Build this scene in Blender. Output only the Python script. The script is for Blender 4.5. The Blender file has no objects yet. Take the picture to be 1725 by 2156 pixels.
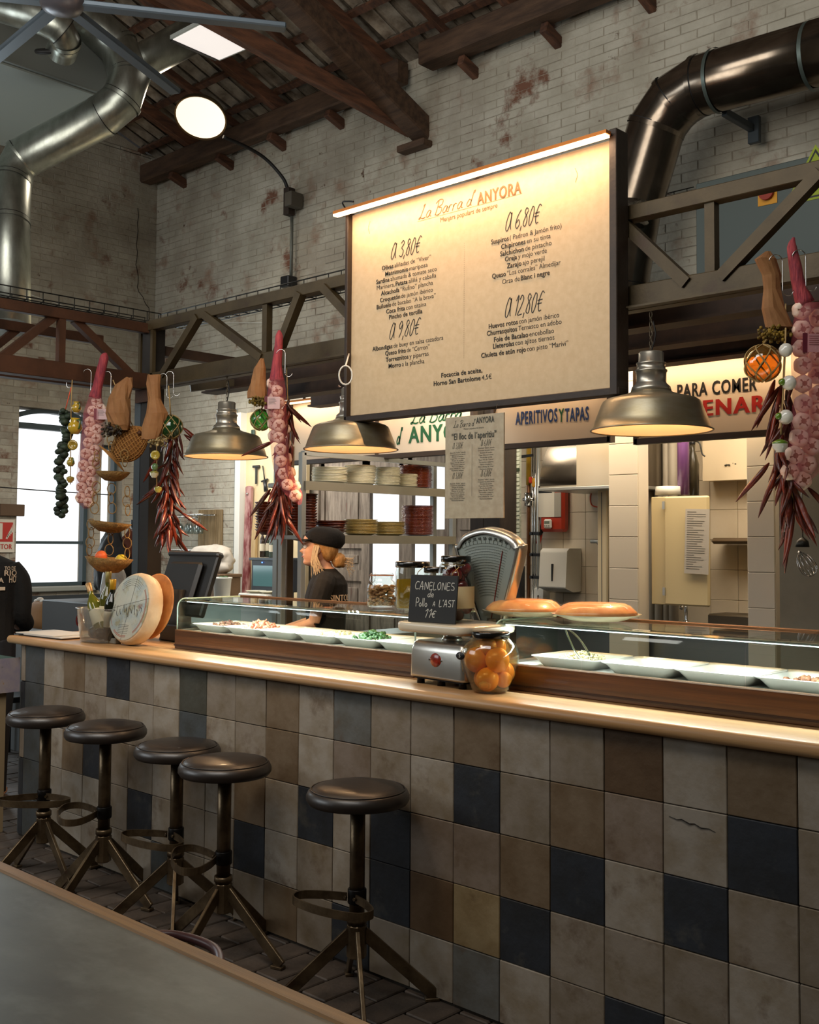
import bpy, bmesh, math, random
from math import sin, cos, pi, radians as R, sqrt
from mathutils import Vector as V, Matrix
random.seed(7)
S = bpy.context.scene
COL = S.collection

# ------------------------------------------------------------ camera
F, CY = 2289.0, 1027.4
CP = V((5.246, -2.820, 1.555)); YAW, PIT, ROL = .7569, .0502, .0066
fw = V((-sin(YAW)*cos(PIT), cos(YAW)*cos(PIT), sin(PIT)))
rt = V((cos(YAW), sin(YAW), 0)); up = rt.cross(fw)
r2 = rt*cos(ROL)+up*sin(ROL); u2 = -rt*sin(ROL)+up*cos(ROL)
cam = bpy.data.cameras.new('camera'); co = bpy.data.objects.new('camera', cam); COL.objects.link(co)
m = Matrix((r2, u2, -fw)).transposed().to_4x4(); m.translation = CP; co.matrix_world = m
cam.sensor_fit = 'HORIZONTAL'; cam.sensor_width = 36; cam.lens = F/1725*36
cam.shift_y = (CY-1078)/1725; cam.clip_start = .05; cam.clip_end = 200
S.camera = co

def at(px, py, x=None, y=None, z=None):
    'point on a world plane seen at a picture position (used to read real positions off the photograph)'
    v = fw + r2*((px-862.5)/F) - u2*((py-CY)/F)
    t = (x-CP.x)/v.x if x is not None else (y-CP.y)/v.y if y is not None else (z-CP.z)/v.z
    return CP+v*t

# ------------------------------------------------------------ world, exposure, big lights
S.view_settings.view_transform = 'Standard'; S.view_settings.look = 'None'
S.view_settings.gamma = 1; S.view_settings.exposure = 0.0
S.view_settings.use_curve_mapping = False
S.cycles.use_denoising = True
S.cycles.max_bounces = 8; S.cycles.transparent_max_bounces = 16; S.cycles.transmission_bounces = 10
S.cycles.caustics_reflective = False; S.cycles.caustics_refractive = False
S.cycles.sample_clamp_indirect = 6
w = bpy.data.worlds.new('sky'); S.world = w; w.use_nodes = True
w.node_tree.nodes['Background'].inputs[0].default_value = (.93, .97, 1, 1)
w.node_tree.nodes['Background'].inputs[1].default_value = 1.5

def lamp(kind, name, loc, energy, col=(1, 1, 1), size=.1, size_y=None, to=None, spread=None, parent=None):
    l = bpy.data.lights.new(name, kind); l.energy = energy; l.color = col
    if kind == 'AREA':
        l.shape = 'RECTANGLE' if size_y else 'SQUARE'; l.size = size
        if size_y: l.size_y = size_y
        if spread: l.spread = spread
    elif kind == 'POINT': l.shadow_soft_size = size
    elif kind == 'SPOT':
        l.shadow_soft_size = size; l.spot_size = spread or 1.2; l.spot_blend = .6
    o = bpy.data.objects.new(name, l); COL.objects.link(o); o.location = loc
    if to is not None: o.rotation_euler = (V(to)-V(loc)).to_track_quat('-Z', 'Y').to_euler()
    if parent: o.parent = parent
    return o
WARM = (1, .58, .26); WARM2 = (1, .72, .45); COOL = (.80, .93, 1)
# daylight of the hall's windows behind and beside the camera, then indoor lights and added fills
lamp('AREA', 'hall_window_light', (-3.5, -5.6, 3.6), 150, (.90, .96, 1), 5, 2.2, to=(0.5, 1.5, 2.2))
lamp('AREA', 'hall_roof_light', (3.5, -3.5, 6.2), 150, (1, .97, .92), 4, 2, to=(.6, 4, 3.6))
lamp('AREA', 'roof_fill_light', (2.0, -2.4, 3.6), 95, (1, .95, .88), 3, 2, to=(-1.6, 3.4, 6.6))  # fill with no fixture, added to brighten the roof underside and upper wall
lamp('AREA', 'left_window_light', (-5.1, 1.2, 2.2), 60, COOL, 1.6, 2, to=(-1, 1.0, 1.6))
lamp('AREA', 'kitchen_ceiling_light', (2.2, 3.0, 2.72), 46, (1, .84, .64), 1.8, .7, to=(2.2, 3.0, 0))
lamp('AREA', 'kitchen_fill_light', (.75, 2.9, 2.68), 24, (1, .86, .68), .8, .4, to=(.8, 3.6, 0))  # second kitchen light, added unseen to brighten the hood end
lamp('AREA', 'rack_fill_light', (.35, 2.2, 2.65), 16, (1, .92, .82), .8, .5, to=(-.5, 2.7, 1.2))  # added fill that lifts the stacked plates, no lamp stands there
lamp('AREA', 'back_bar_light', (-2.6, 3.0, 2.9), 62, (1, .95, .88), 1.6, 1.0, to=(-2.8, 3.6, 1.2))

# unseen warm spots added over the aisle to put highlights on the stools
for _x in (.5, 1.5, 2.5): lamp('SPOT', 'aisle_fill_spot', (_x, -1.0, 2.7), 13, WARM2, .14, to=(_x, -.35, .7), spread=1.3)

# ------------------------------------------------------------ materials
def lin(h):
    if not isinstance(h, str): return tuple(h)+(1,)
    c = [int(h[i:i+2], 16)/255 for i in (0, 2, 4)]
    return tuple((x/12.92 if x <= .04045 else ((x+.055)/1.055)**2.4) for x in c)+(1,)
MATS = {}
def M(name, col='808080', rough=.6, metal=0, col2=None, vs=6, vr=(.35, .65), stretch=(1, 1, 1), bump=0, bs=60, rand=0,
      emit=None, es=1, trans=0, ior=1.45, coat=0, alpha=1, world=False, detail=6, spec=.5, sub=0, patches=None):
    if name in MATS: return MATS[name]
    mt = bpy.data.materials.new(name); mt.use_nodes = True; nt = mt.node_tree; N = nt.nodes; L = nt.links
    b = N['Principled BSDF']; MATS[name] = mt
    b.inputs['Base Color'].default_value = lin(col); b.inputs['Roughness'].default_value = rough
    b.inputs['Metallic'].default_value = metal; b.inputs['IOR'].default_value = ior
    b.inputs['Specular IOR Level'].default_value = spec
    b.inputs['Transmission Weight'].default_value = trans; b.inputs['Coat Weight'].default_value = coat
    b.inputs['Alpha'].default_value = alpha
    if sub: b.inputs['Subsurface Weight'].default_value = sub; b.inputs['Subsurface Radius'].default_value = (.01, .006, .004)
    if emit: b.inputs['Emission Color'].default_value = lin(emit); b.inputs['Emission Strength'].default_value = es
    if col2 or bump or rand:
        if world:
            src = N.new('ShaderNodeNewGeometry').outputs['Position']
        else: src = N.new('ShaderNodeTexCoord').outputs['Object']
        mp = N.new('ShaderNodeMapping'); mp.inputs['Scale'].default_value = stretch
        L.new(src, mp.inputs[0]); vec = mp.outputs[0]
        if rand:
            oi = N.new('ShaderNodeObjectInfo'); vm = N.new('ShaderNodeVectorMath'); vm.operation = 'SCALE'
            cb = N.new('ShaderNodeCombineXYZ')
            for i in range(3): L.new(oi.outputs['Random'], cb.inputs[i])
            L.new(cb.outputs[0], vm.inputs[0]); vm.inputs['Scale'].default_value = 37
            va = N.new('ShaderNodeVectorMath'); L.new(vec, va.inputs[0]); L.new(vm.outputs[0], va.inputs[1]); vec = va.outputs[0]
        out = None
        if col2:
            n = N.new('ShaderNodeTexNoise'); n.inputs['Scale'].default_value = vs; n.inputs['Detail'].default_value = detail
            n.inputs['Roughness'].default_value = .6
            L.new(vec, n.inputs['Vector'])
            mr = N.new('ShaderNodeMapRange'); mr.inputs[1].default_value, mr.inputs[2].default_value = vr
            L.new(n.outputs['Fac'], mr.inputs[0])
            mx = N.new('ShaderNodeMix'); mx.data_type = 'RGBA'
            mx.inputs[6].default_value = lin(col); mx.inputs[7].default_value = lin(col2)
            L.new(mr.outputs[0], mx.inputs[0]); out = mx.outputs[2]
        if patches:                                  # (colour, scale, low, high): worn patches of another colour
            for pc, ps, lo, hi in patches:
                n = N.new('ShaderNodeTexNoise'); n.inputs['Scale'].default_value = ps; n.inputs['Detail'].default_value = 9
                n.inputs['Roughness'].default_value = .65; L.new(vec, n.inputs['Vector'])
                mr = N.new('ShaderNodeMapRange'); mr.inputs[1].default_value, mr.inputs[2].default_value = lo, hi
                L.new(n.outputs['Fac'], mr.inputs[0])
                mx = N.new('ShaderNodeMix'); mx.data_type = 'RGBA'; mx.inputs[7].default_value = lin(pc)
                if out: L.new(out, mx.inputs[6])
                else: mx.inputs[6].default_value = lin(col)
                L.new(mr.outputs[0], mx.inputs[0]); out = mx.outputs[2]
        if rand:
            hs = N.new('ShaderNodeHueSaturation'); mr = N.new('ShaderNodeMapRange')
            mr.inputs[3].default_value, mr.inputs[4].default_value = 1-rand, 1+rand
            L.new(oi.outputs['Random'], mr.inputs[0]); L.new(mr.outputs[0], hs.inputs['Value'])
            if out: L.new(out, hs.inputs['Color'])
            else: hs.inputs['Color'].default_value = lin(col)
            out = hs.outputs[0]
        if out: L.new(out, b.inputs['Base Color'])
        if bump:
            n = N.new('ShaderNodeTexNoise'); n.inputs['Scale'].default_value = bs; n.inputs['Detail'].default_value = 6
            L.new(vec, n.inputs['Vector'])
            bp = N.new('ShaderNodeBump'); bp.inputs['Strength'].default_value = min(1, bump); bp.inputs['Distance'].default_value = .01
            L.new(n.outputs['Fac'], bp.inputs['Height']); L.new(bp.outputs[0], b.inputs['Normal'])
    return mt

def MG(name, tint='ffffff', rough=.02, refl=1.0, ior=1.45, body=0):
    'thin clear glass: see-through with a fresnel reflection; body mixes in some diffuse colour'
    if name in MATS: return MATS[name]
    mt = bpy.data.materials.new(name); mt.use_nodes = True; nt = mt.node_tree; N = nt.nodes; L = nt.links
    N.remove(N['Principled BSDF']); out = N['Material Output']; MATS[name] = mt
    t = N.new('ShaderNodeBsdfTransparent'); t.inputs[0].default_value = lin(tint)
    g = N.new('ShaderNodeBsdfGlossy'); g.inputs['Roughness'].default_value = rough
    lw = N.new('ShaderNodeLayerWeight'); pw = N.new('ShaderNodeMath'); pw.operation = 'POWER'; pw.inputs[1].default_value = 4.5; L.new(lw.outputs['Facing'], pw.inputs[0])
    lw.inputs[0].default_value = .5
    mu = N.new('ShaderNodeMath'); mu.operation = 'MULTIPLY_ADD'; mu.inputs[1].default_value = min(1, .8*refl); mu.inputs[2].default_value = .045*refl; mu.use_clamp = True; L.new(pw.outputs[0], mu.inputs[0])
    base = t.outputs[0]
    if body:
        d = N.new('ShaderNodeBsdfDiffuse'); d.inputs[0].default_value = lin(tint)
        m0 = N.new('ShaderNodeMixShader'); m0.inputs[0].default_value = body; L.new(base, m0.inputs[1]); L.new(d.outputs[0], m0.inputs[2]); base = m0.outputs[0]
    m1 = N.new('ShaderNodeMixShader'); L.new(mu.outputs[0], m1.inputs[0]); L.new(base, m1.inputs[1]); L.new(g.outputs[0], m1.inputs[2])
    L.new(m1.outputs[0], out.inputs[0]); return mt

# ------------------------------------------------------------ mesh builder
class MB:
    def __init__(s): s.v = []; s.f = []; s.mi = []; s.k = 0; s.sm = []
    def add(s, vs, fs, smooth=False):
        o = len(s.v); s.v += [tuple(v) for v in vs]; s.f += [tuple(i+o for i in f) for f in fs]
        s.mi += [s.k]*len(fs); s.sm += [smooth]*len(fs); return s
    def box(s, a, b, rot=None, bev=0):
        (x0, y0, z0), (x1, y1, z1) = [min(p, q) for p, q in zip(a, b)], [max(p, q) for p, q in zip(a, b)]
        if bev:
            c = V(((x0+x1)/2, (y0+y1)/2, (z0+z1)/2)); h = V(((x1-x0)/2, (y1-y0)/2, (z1-z0)/2))
            bev = min(bev, min(h)*.9); vs = []; idx = {}
            for sx in (-1, 1):
                for sy in (-1, 1):
                    for sz in (-1, 1):
                        for ax in range(3):
                            p = V((sx*h.x, sy*h.y, sz*h.z))
                            for k in range(3):
                                if k != ax: p[k] -= (sx, sy, sz)[k]*bev
                            idx[(sx, sy, sz, ax)] = len(vs); vs.append(c+p)
            fs = []
            for ax in range(3):
                o1, o2 = [k for k in range(3) if k != ax]
                for sg in (-1, 1):
                    q = []
                    for a1, a2 in ((-1, -1), (1, -1), (1, 1), (-1, 1)):
                        t = [0, 0, 0]; t[ax] = sg; t[o1] = a1; t[o2] = a2; q.append(idx[(*t, ax)])
                    fs.append(q)
                for a1 in (-1, 1):
                    for a2 in (-1, 1):
                        q = []
                        for sg, oo in ((-1, o1), (-1, o2), (1, o2), (1, o1)):
                            t = [0, 0, 0]; t[ax] = sg; t[o1] = a1; t[o2] = a2; q.append(idx[(*t, oo)])
                        fs.append(q)
            for sx in (-1, 1):
                for sy in (-1, 1):
                    for sz in (-1, 1): fs.append([idx[(sx, sy, sz, k)] for k in range(3)])
        else:
            vs = [(x, y, z) for x in (x0, x1) for y in (y0, y1) for z in (z0, z1)]
            fs = [(0, 1, 3, 2), (4, 6, 7, 5), (0, 4, 5, 1), (2, 3, 7, 6), (0, 2, 6, 4), (1, 5, 7, 3)]
        if rot is not None: vs = [rot@V(v) for v in vs]
        return s.add(vs, fs)
    def bar(s, p, q, w, h=None, upv=(0, 0, 1), bev=0):
        'a straight rectangular bar from p to q'
        p, q = V(p), V(q); h = h or w; d = q-p; L = d.length; d.normalize()
        x = d.cross(V(upv)); x = x.normalized() if x.length > 1e-4 else V((1, 0, 0)); z = x.cross(d)
        mt = Matrix((x, d, z)).transposed().to_4x4(); mt.translation = p
        return s.box((-w/2, 0, -h/2), (w/2, L, h/2), rot=mt, bev=bev)
    def ring(s, c, r, n, mt): return [mt@V((r*cos(2*pi*i/n), r*sin(2*pi*i/n), c)) for i in range(n)]
    def lathe(s, prof, o=(0, 0, 0), n=24, mt=None, smooth=True, cap=True, sq=(1, 1)):
        'profile [(r, z)...] turned about z'
        mt = mt or Matrix.Translation(V(o)); vs = []; fs = []
        for r, z in prof: vs += [mt@V((r*sq[0]*cos(2*pi*i/n), r*sq[1]*sin(2*pi*i/n), z)) for i in range(n)]
        for j in range(len(prof)-1):
            for i in range(n):
                k = (i+1) % n; fs.append((j*n+i, j*n+k, (j+1)*n+k, (j+1)*n+i))
        s.add(vs, fs, smooth)
        if cap:
            o_ = len(s.v)-len(vs)
            if prof[0][0] > 1e-6: s.f.append(tuple(o_+i for i in range(n))[::-1]); s.mi.append(s.k); s.sm.append(False)
            if prof[-1][0] > 1e-6: s.f.append(tuple(o_+(len(prof)-1)*n+i for i in range(n))); s.mi.append(s.k); s.sm.append(False)
        return s
    def cyl(s, p, q, r, r1=None, n=16, cap=True, smooth=True):
        p, q = V(p), V(q); d = q-p
        mt = d.to_track_quat('Z', 'Y').to_matrix().to_4x4(); mt.translation = p
        return s.lathe([(r, 0), (r if r1 is None else r1, d.length)], mt=mt, n=n, cap=cap, smooth=smooth)
    def tube(s, pts, r, n=8, closed=False, cap=True, flat=1, twist=None):
        pts = [V(p) for p in pts]; N = len(pts); vs = []; fs = []; prev = None
        rr = r if isinstance(r, (list, tuple)) else [r]*N
        for i, p in enumerate(pts):
            if closed: t = pts[(i+1) % N]-pts[i-1]
            else: t = pts[min(i+1, N-1)]-pts[max(i-1, 0)]
            t = t.normalized() if t.length > 1e-9 else V((0, 0, 1))
            if prev is None:
                a = V((0, 0, 1)) if abs(t.z) < .95 else V((1, 0, 0)); nx = t.cross(a).normalized()
            else: nx = (prev-t*prev.dot(t)).normalized()
            prev = nx; ny = t.cross(nx)
            vs += [p+nx*cos(2*pi*k/n)*rr[i]+ny*sin(2*pi*k/n)*rr[i]*flat for k in range(n)]
        for i in range(N if closed else N-1):
            j = (i+1) % N
            for k in range(n): l = (k+1) % n; fs.append((i*n+k, i*n+l, j*n+l, j*n+k))
        s.add(vs, fs, True)
        if cap and not closed:
            o = len(s.v)-len(vs)
            s.f += [tuple(o+k for k in range(n))[::-1], tuple(o+(N-1)*n+k for k in range(n))]; s.mi += [s.k]*2; s.sm += [False]*2
        return s
    def ball(s, c, r, n=12, sq=(1, 1, 1), rot=None):
        c = V(c); vs = []; fs = []; m_ = n//2
        for j in range(1, m_):
            a = pi*j/m_
            for i in range(n):
                b = 2*pi*i/n; p = V((r*sin(a)*cos(b)*sq[0], r*sin(a)*sin(b)*sq[1], r*cos(a)*sq[2]))
                vs.append(c+(rot@p if rot else p))
        for j in range(m_-2):
            for i in range(n): k = (i+1) % n; fs.append((j*n+i, (j+1)*n+i, (j+1)*n+k, j*n+k))
        t = V((0, 0, r*sq[2])); vs += [c+(rot@t if rot else t), c-(rot@t if rot else t)]
        T, B = len(vs)-2, len(vs)-1
        for i in range(n): k = (i+1) % n; fs += [(T, i, k), (B, (m_-2)*n+k, (m_-2)*n+i)]
        return s.add(vs, fs, True)
    def quad(s, *p): return s.add(p, [tuple(range(len(p)))])
    def extr(s, poly, d, smooth=False):
        'closed planar outline pushed along vector d'
        n = len(poly); d = V(d); vs = [V(p) for p in poly]+[V(p)+d for p in poly]
        s.add(vs, [tuple(range(n))[::-1], tuple(range(n, 2*n))])
        return s.add(vs, [(i, (i+1) % n, n+(i+1) % n, n+i) for i in range(n)], smooth)
    def build(s, name, mat, parent=None, loc=None, rot=None, bev=0, bseg=2, sub=0, weld=False):
        me = bpy.data.meshes.new(name); me.from_pydata(s.v, [], s.f)
        for mm in (mat if isinstance(mat, (list, tuple)) else [mat]): me.materials.append(mm)
        for p, i, q in zip(me.polygons, s.mi, s.sm): p.material_index = i; p.use_smooth = q
        bm = bmesh.new(); bm.from_mesh(me)
        if weld: bmesh.ops.remove_doubles(bm, verts=bm.verts, dist=1e-5)
        if not getattr(s, 'keepn', False): bmesh.ops.recalc_face_normals(bm, faces=bm.faces)
        bm.to_mesh(me); bm.free()
        o = bpy.data.objects.new(name, me); COL.objects.link(o)
        if parent: o.parent = parent
        if loc is not None: o.location = loc
        if rot is not None: o.rotation_euler = rot
        if bev:
            bo = o.modifiers.new('b', 'BEVEL'); bo.width = bev; bo.segments = bseg; bo.limit_method = 'ANGLE'; bo.angle_limit = .6
        if sub:
            so = o.modifiers.new('s', 'SUBSURF'); so.levels = so.render_levels = sub
        return o

def tag(o, label=None, cat=None, group=None, kind=None):
    if label: o['label'] = label
    if cat: o['category'] = cat
    if group: o['group'] = group
    if kind: o['kind'] = kind
    return o
def thing(name, label, cat, loc=(0, 0, 0), rz=0, group=None, rot=None):
    o = bpy.data.objects.new(name, None); COL.objects.link(o); o.location = loc
    o.rotation_euler = rot if rot else (0, 0, rz); o.empty_display_size = .05
    return tag(o, label, cat, group)
def struct(o): o['kind'] = 'structure'; return o
def dup(root, loc=None, rz=None, label=None, group=None, rot=None, scale=None):
    def cp(o, par):
        c = o.copy(); COL.objects.link(c)
        if par: c.parent = par
        for ch in list(o.children): cp(ch, c)
        return c
    c = cp(root, None)
    if loc is not None: c.location = loc
    if rz is not None: c.rotation_euler = (0, 0, rz)
    if rot is not None: c.rotation_euler = rot
    if scale: c.scale = (scale,)*3
    if label: c['label'] = label
    if group: c['group'] = group
    return c
def bez(pts, n=8):
    'smooth line through points (Catmull-Rom)'
    P = [V(p) for p in pts]; P = [P[0]*2-P[1]]+P+[P[-1]*2-P[-2]]; out = []
    for i in range(1, len(P)-2):
        for k in range(n):
            t = k/n; a, b, c, d = P[i-1:i+3]
            out.append(.5*((2*b)+(c-a)*t+(2*a-5*b+4*c-d)*t*t+(3*b-a-3*c+d)*t**3))
    return out+[P[-2]]
# lettering as flat geometry; text lies in the local x-z plane, facing -y
_fc = {}
def text_geo(txt, bold=0, shear=0, sp=1):
    key = (txt, bold, shear, sp)
    if key not in _fc:
        cu = bpy.data.curves.new('t', 'FONT'); cu.body = txt; cu.size = 1; cu.resolution_u = 3
        cu.offset = bold; cu.space_character = sp; cu.shear = shear; cu.fill_mode = 'FRONT'
        o = bpy.data.objects.new('t', cu); COL.objects.link(o)
        me = o.to_mesh()
        vs = [v.co.copy() for v in me.vertices]; fs = [tuple(p.vertices) for p in me.polygons]
        o.to_mesh_clear(); bpy.data.objects.remove(o); bpy.data.curves.remove(cu)
        x0 = min(v.x for v in vs); x1 = max(v.x for v in vs)
        _fc[key] = (vs, fs, x0, x1)
    return _fc[key]
def text(mb, txt, x, z, h, y=0, width=None, bold=0, align='c', shear=0, wx=1, mt=None):
    'h = cap height; x is left, centre or right'
    extra = max(0, bold-.01); bold = min(bold, .01)
    vs, fs, x0, x1 = text_geo(txt, bold, shear, 1+extra*4.5); k = h/.70
    sx = width/(x1-x0) if width else k*wx
    W = (x1-x0)*sx; ox = x-(W/2 if align == 'c' else W if align == 'r' else 0)
    pts = [V((ox+(v.x-x0)*sx, y, z+v.y*k)) for v in vs]
    if mt: pts = [mt@p for p in pts]
    mb.add(pts, fs)
    for s_ in ((-1, 1) if extra else ()):
        dx = V((s_*extra*sx*.9, 0, 0)); dx = mt.to_3x3()@dx if mt else dx; dx += (mt.to_3x3()@V((0, -.0004*(2+s_), 0)) if mt else V((0, -.0004*(2+s_), 0))); mb.add([p+dx for p in pts], fs)
    return W
# handwriting: each letter a list of strokes on a 1-high cell
H = {
 'L': (.62, [[(.28,.85),(.42,1),(.36,.8),(.2,.3),(.08,.02),(.0,.05),(.1,.12),(.35,.02),(.6,.08)]]),
 'a': (.5, [[(.4,.42),(.22,.46),(.05,.22),(.12,.02),(.28,.1),(.42,.42),(.38,.1),(.5,.04)]]),
 'B': (.66, [[(.25,.95),(.18,.5),(.05,0)],[(.0,.8),(.25,1),(.58,.95),(.55,.65),(.25,.52),(.55,.42),(.52,.12),(.25,-.02),(.06,.06)]]),
 'r': (.38, [[(.08,.42),(.02,.0)],[(.05,.25),(.16,.44),(.32,.42)]]),
 'd': (.5, [[(.36,.36),(.2,.46),(.04,.2),(.12,.02),(.28,.1),(.4,.4),(.52,1.0)],[(.4,.4),(.36,.08),(.46,.03)]]),
 "'": (.22, [[(.12,1),(.06,.78)]]),
 'A': (.62, [[(.0,0),(.3,1),(.42,0)],[(.08,.35),(.5,.38)]]),
 'Q': (.6, [[(.45,.86),(.3,.98),(.08,.55),(.05,.1),(.22,0),(.42,.4),(.5,.95),(.46,.3),(.52,.02)]]),
 '3': (.5, [[(.12,.85),(.3,1),(.45,.82),(.22,.56),(.42,.35),(.3,.02),(.02,.1)]]),
 '6': (.5, [[(.45,.98),(.15,.6),(.05,.2),(.2,0),(.4,.2),(.3,.45),(.08,.3)]]),
 '9': (.5, [[(.42,.78),(.28,1),(.08,.75),(.2,.52),(.42,.8),(.35,.4),(.15,0)]]),
 '1': (.3, [[(.08,.75),(.28,1),(.12,0)]]),
 '2': (.5, [[(.1,.78),(.28,1),(.44,.8),(.25,.4),(.0,.02),(.4,.03)]]),
 ',': (.2, [[(.1,.08),(.02,-.18)]]),
 '8': (.5, [[(.42,.88),(.25,1),(.14,.78),(.36,.42),(.28,.03),(.06,.12),(.16,.45),(.44,.84)]]),
 '0': (.52, [[(.3,1),(.1,.6),(.08,.12),(.22,0),(.42,.4),(.44,.88),(.3,1)]]),
 '€': (.6, [[(.58,.9),(.38,1),(.14,.5),(.2,.05),(.42,.06)],[(.02,.58),(.45,.6)],[(.0,.4),(.4,.42)]]),
 ' ': (.3, []),
 'C': (.6, [[(.55,.9),(.25,.95),(.05,.5),(.15,.08),(.5,.1)]]), 'N': (.6, [[(.05,0),(.08,.9),(.42,.1),(.48,.95)]]),
 'E': (.5, [[(.42,.9),(.08,.88),(.05,.05),(.42,.08)],[(.07,.48),(.36,.5)]]), 'O': (.6, [[(.28,.95),(.05,.55),(.2,.05),(.45,.3),(.42,.85),(.28,.95)]]),
 'S': (.5, [[(.42,.9),(.15,.9),(.1,.6),(.4,.4),(.38,.08),(.05,.1)]]), 'e': (.45, [[(.06,.25),(.36,.28),(.25,.48),(.06,.3),(.15,.03),(.38,.08)]]),
 'P': (.5, [[(.08,0),(.1,.95),(.42,.85),(.38,.5),(.1,.48)]]), 'o': (.42, [[(.2,.45),(.04,.22),(.18,.02),(.34,.2),(.2,.45)]]),
 'l': (.2, [[(.1,.95),(.08,.03)]]), 'T': (.5, [[(.0,.92),(.5,.95)],[(.26,.93),(.22,.02)]]), 'l_': (.5, [[(.08,.95),(.05,.05),(.4,.08)]]),
}
def hand(mb, keys, x, z, h, y=0, w=.012, shear=.18, wx=1, align='l', ang=0):
    tot = sum(H[k][0] for k in keys)*h*wx
    ox = x-(tot/2 if align == 'c' else 0)
    for k in keys:
        adv, st = H[k]
        for s in st:
            pts = bez([(ox+(p[0]+p[1]*shear)*h*wx, y, z+p[1]*h) for p in s], 5) if len(s) > 2 else [V((ox+(p[0]+p[1]*shear)*h*wx, y, z+p[1]*h)) for p in s]
            vs = []; fs = []
            for i, p in enumerate(pts):
                t = pts[min(i+1, len(pts)-1)]-pts[max(i-1, 0)]; t.y = 0
                t = t.normalized() if t.length > 1e-9 else V((1, 0, 0))
                nrm = V((-t.z, 0, t.x))*w/2; vs += [p+nrm, p-nrm]
                if i: fs.append((2*i-2, 2*i-1, 2*i+1, 2*i))
            mb.add(vs, fs)
        ox += adv*h*wx
    return tot
# ============================================================ SETTING
white_brick = M('whitewashed_brick', 'b4ae9e', .85, col2='9d9685', vs=3, world=True, bump=.9, bs=22, rand=.07,
                patches=[('8f8576', 1.1, .48, .70), ('8a7462', 2.6, .55, .68), ('6e4a38', 1.9, .60, .67), ('5a4234', 8, .66, .72)])
mortar = M('whitewashed_mortar', 'a69d8c', .9, col2='8f8574', vs=5, world=True, bump=.6, bs=60, patches=[('5c4032', 2.2, .6, .68)])
wood_dark = M('old_beam_wood', '5a4331', .8, col2='3c2b1f', vs=3, stretch=(1, 6, 6), bump=.4, bs=25)
wood_red = M('roof_rafter_wood', '6c4630', .8, col2='452e22', vs=4, stretch=(6, 1, 6), bump=.4, bs=25, rand=.2)
tile_under = M('roof_tile_underside', 'a39684', .85, col2='6b5d4c', vs=6, bump=.4, bs=40, rand=.28)
steel_olive = M('olive_painted_steel', '4c3f28', .5, .3, col2='3a2f1a', vs=5, bump=.1, bs=90, patches=[('3a2a1c', 5, .58, .7)])
steel_brown = M('rust_painted_steel', '51321f', .6, .2, col2='3b2416', vs=5, bump=.1, bs=90)
black_steel = M('black_steel', '1d1b19', .5, .3)
XW, YW = -5.3, 4.1      # the two brick walls

# floor with brick paving
fb = MB(); fb.box((-9, -7, -.3), (9, 8.5, -.022)); floor = struct(fb.build('floor', M('floor_bedding', '2a241f', .9)))
pave = M('dark_paving_brick', '5c5046', .5, col2='443c35', vs=8, bump=.3, bs=40, rand=.25)
pv = []
for k in range(4):
    b = MB(); j = lambda: random.uniform(-.0015, .0015)
    b.box((-.0585+j(), -.121+j(), -.03), (.0585+j(), .121+j(), random.uniform(-.0015, .0015)), bev=.004); pv.append(b)
pmesh = [b.build('brick', pave, floor) for b in pv]
spots = []; stuff = MB()
for i in range(-42, 36):
    for q in range(-12, 18):
        x = i*.126; y = q*.252+(.126 if i % 2 else 0)-.02
        if x > -.25 and y > .12: continue
        if x > 3.95 or y < -2.2: continue
        d = (V((x, y, 0))-CP).length
        vis = not (x > -.25 and y < -1.6)
        spots.append((0 if vis else 9, d, x, y))
spots.sort()
for n, (q_, d, x, y) in enumerate(spots):
    if n < 296:
        o = pmesh[n] if n < 4 else pmesh[n % 4].copy()
        if n >= 4: COL.objects.link(o)
        o.location = (x, y, 0)
    else:
        stuff.box((x-.058, y-.12, -.03), (x+.058, y+.12, random.uniform(-.002, .002)))
tag(stuff.build('paving_bricks', pave, floor), kind='stuff')

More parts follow.
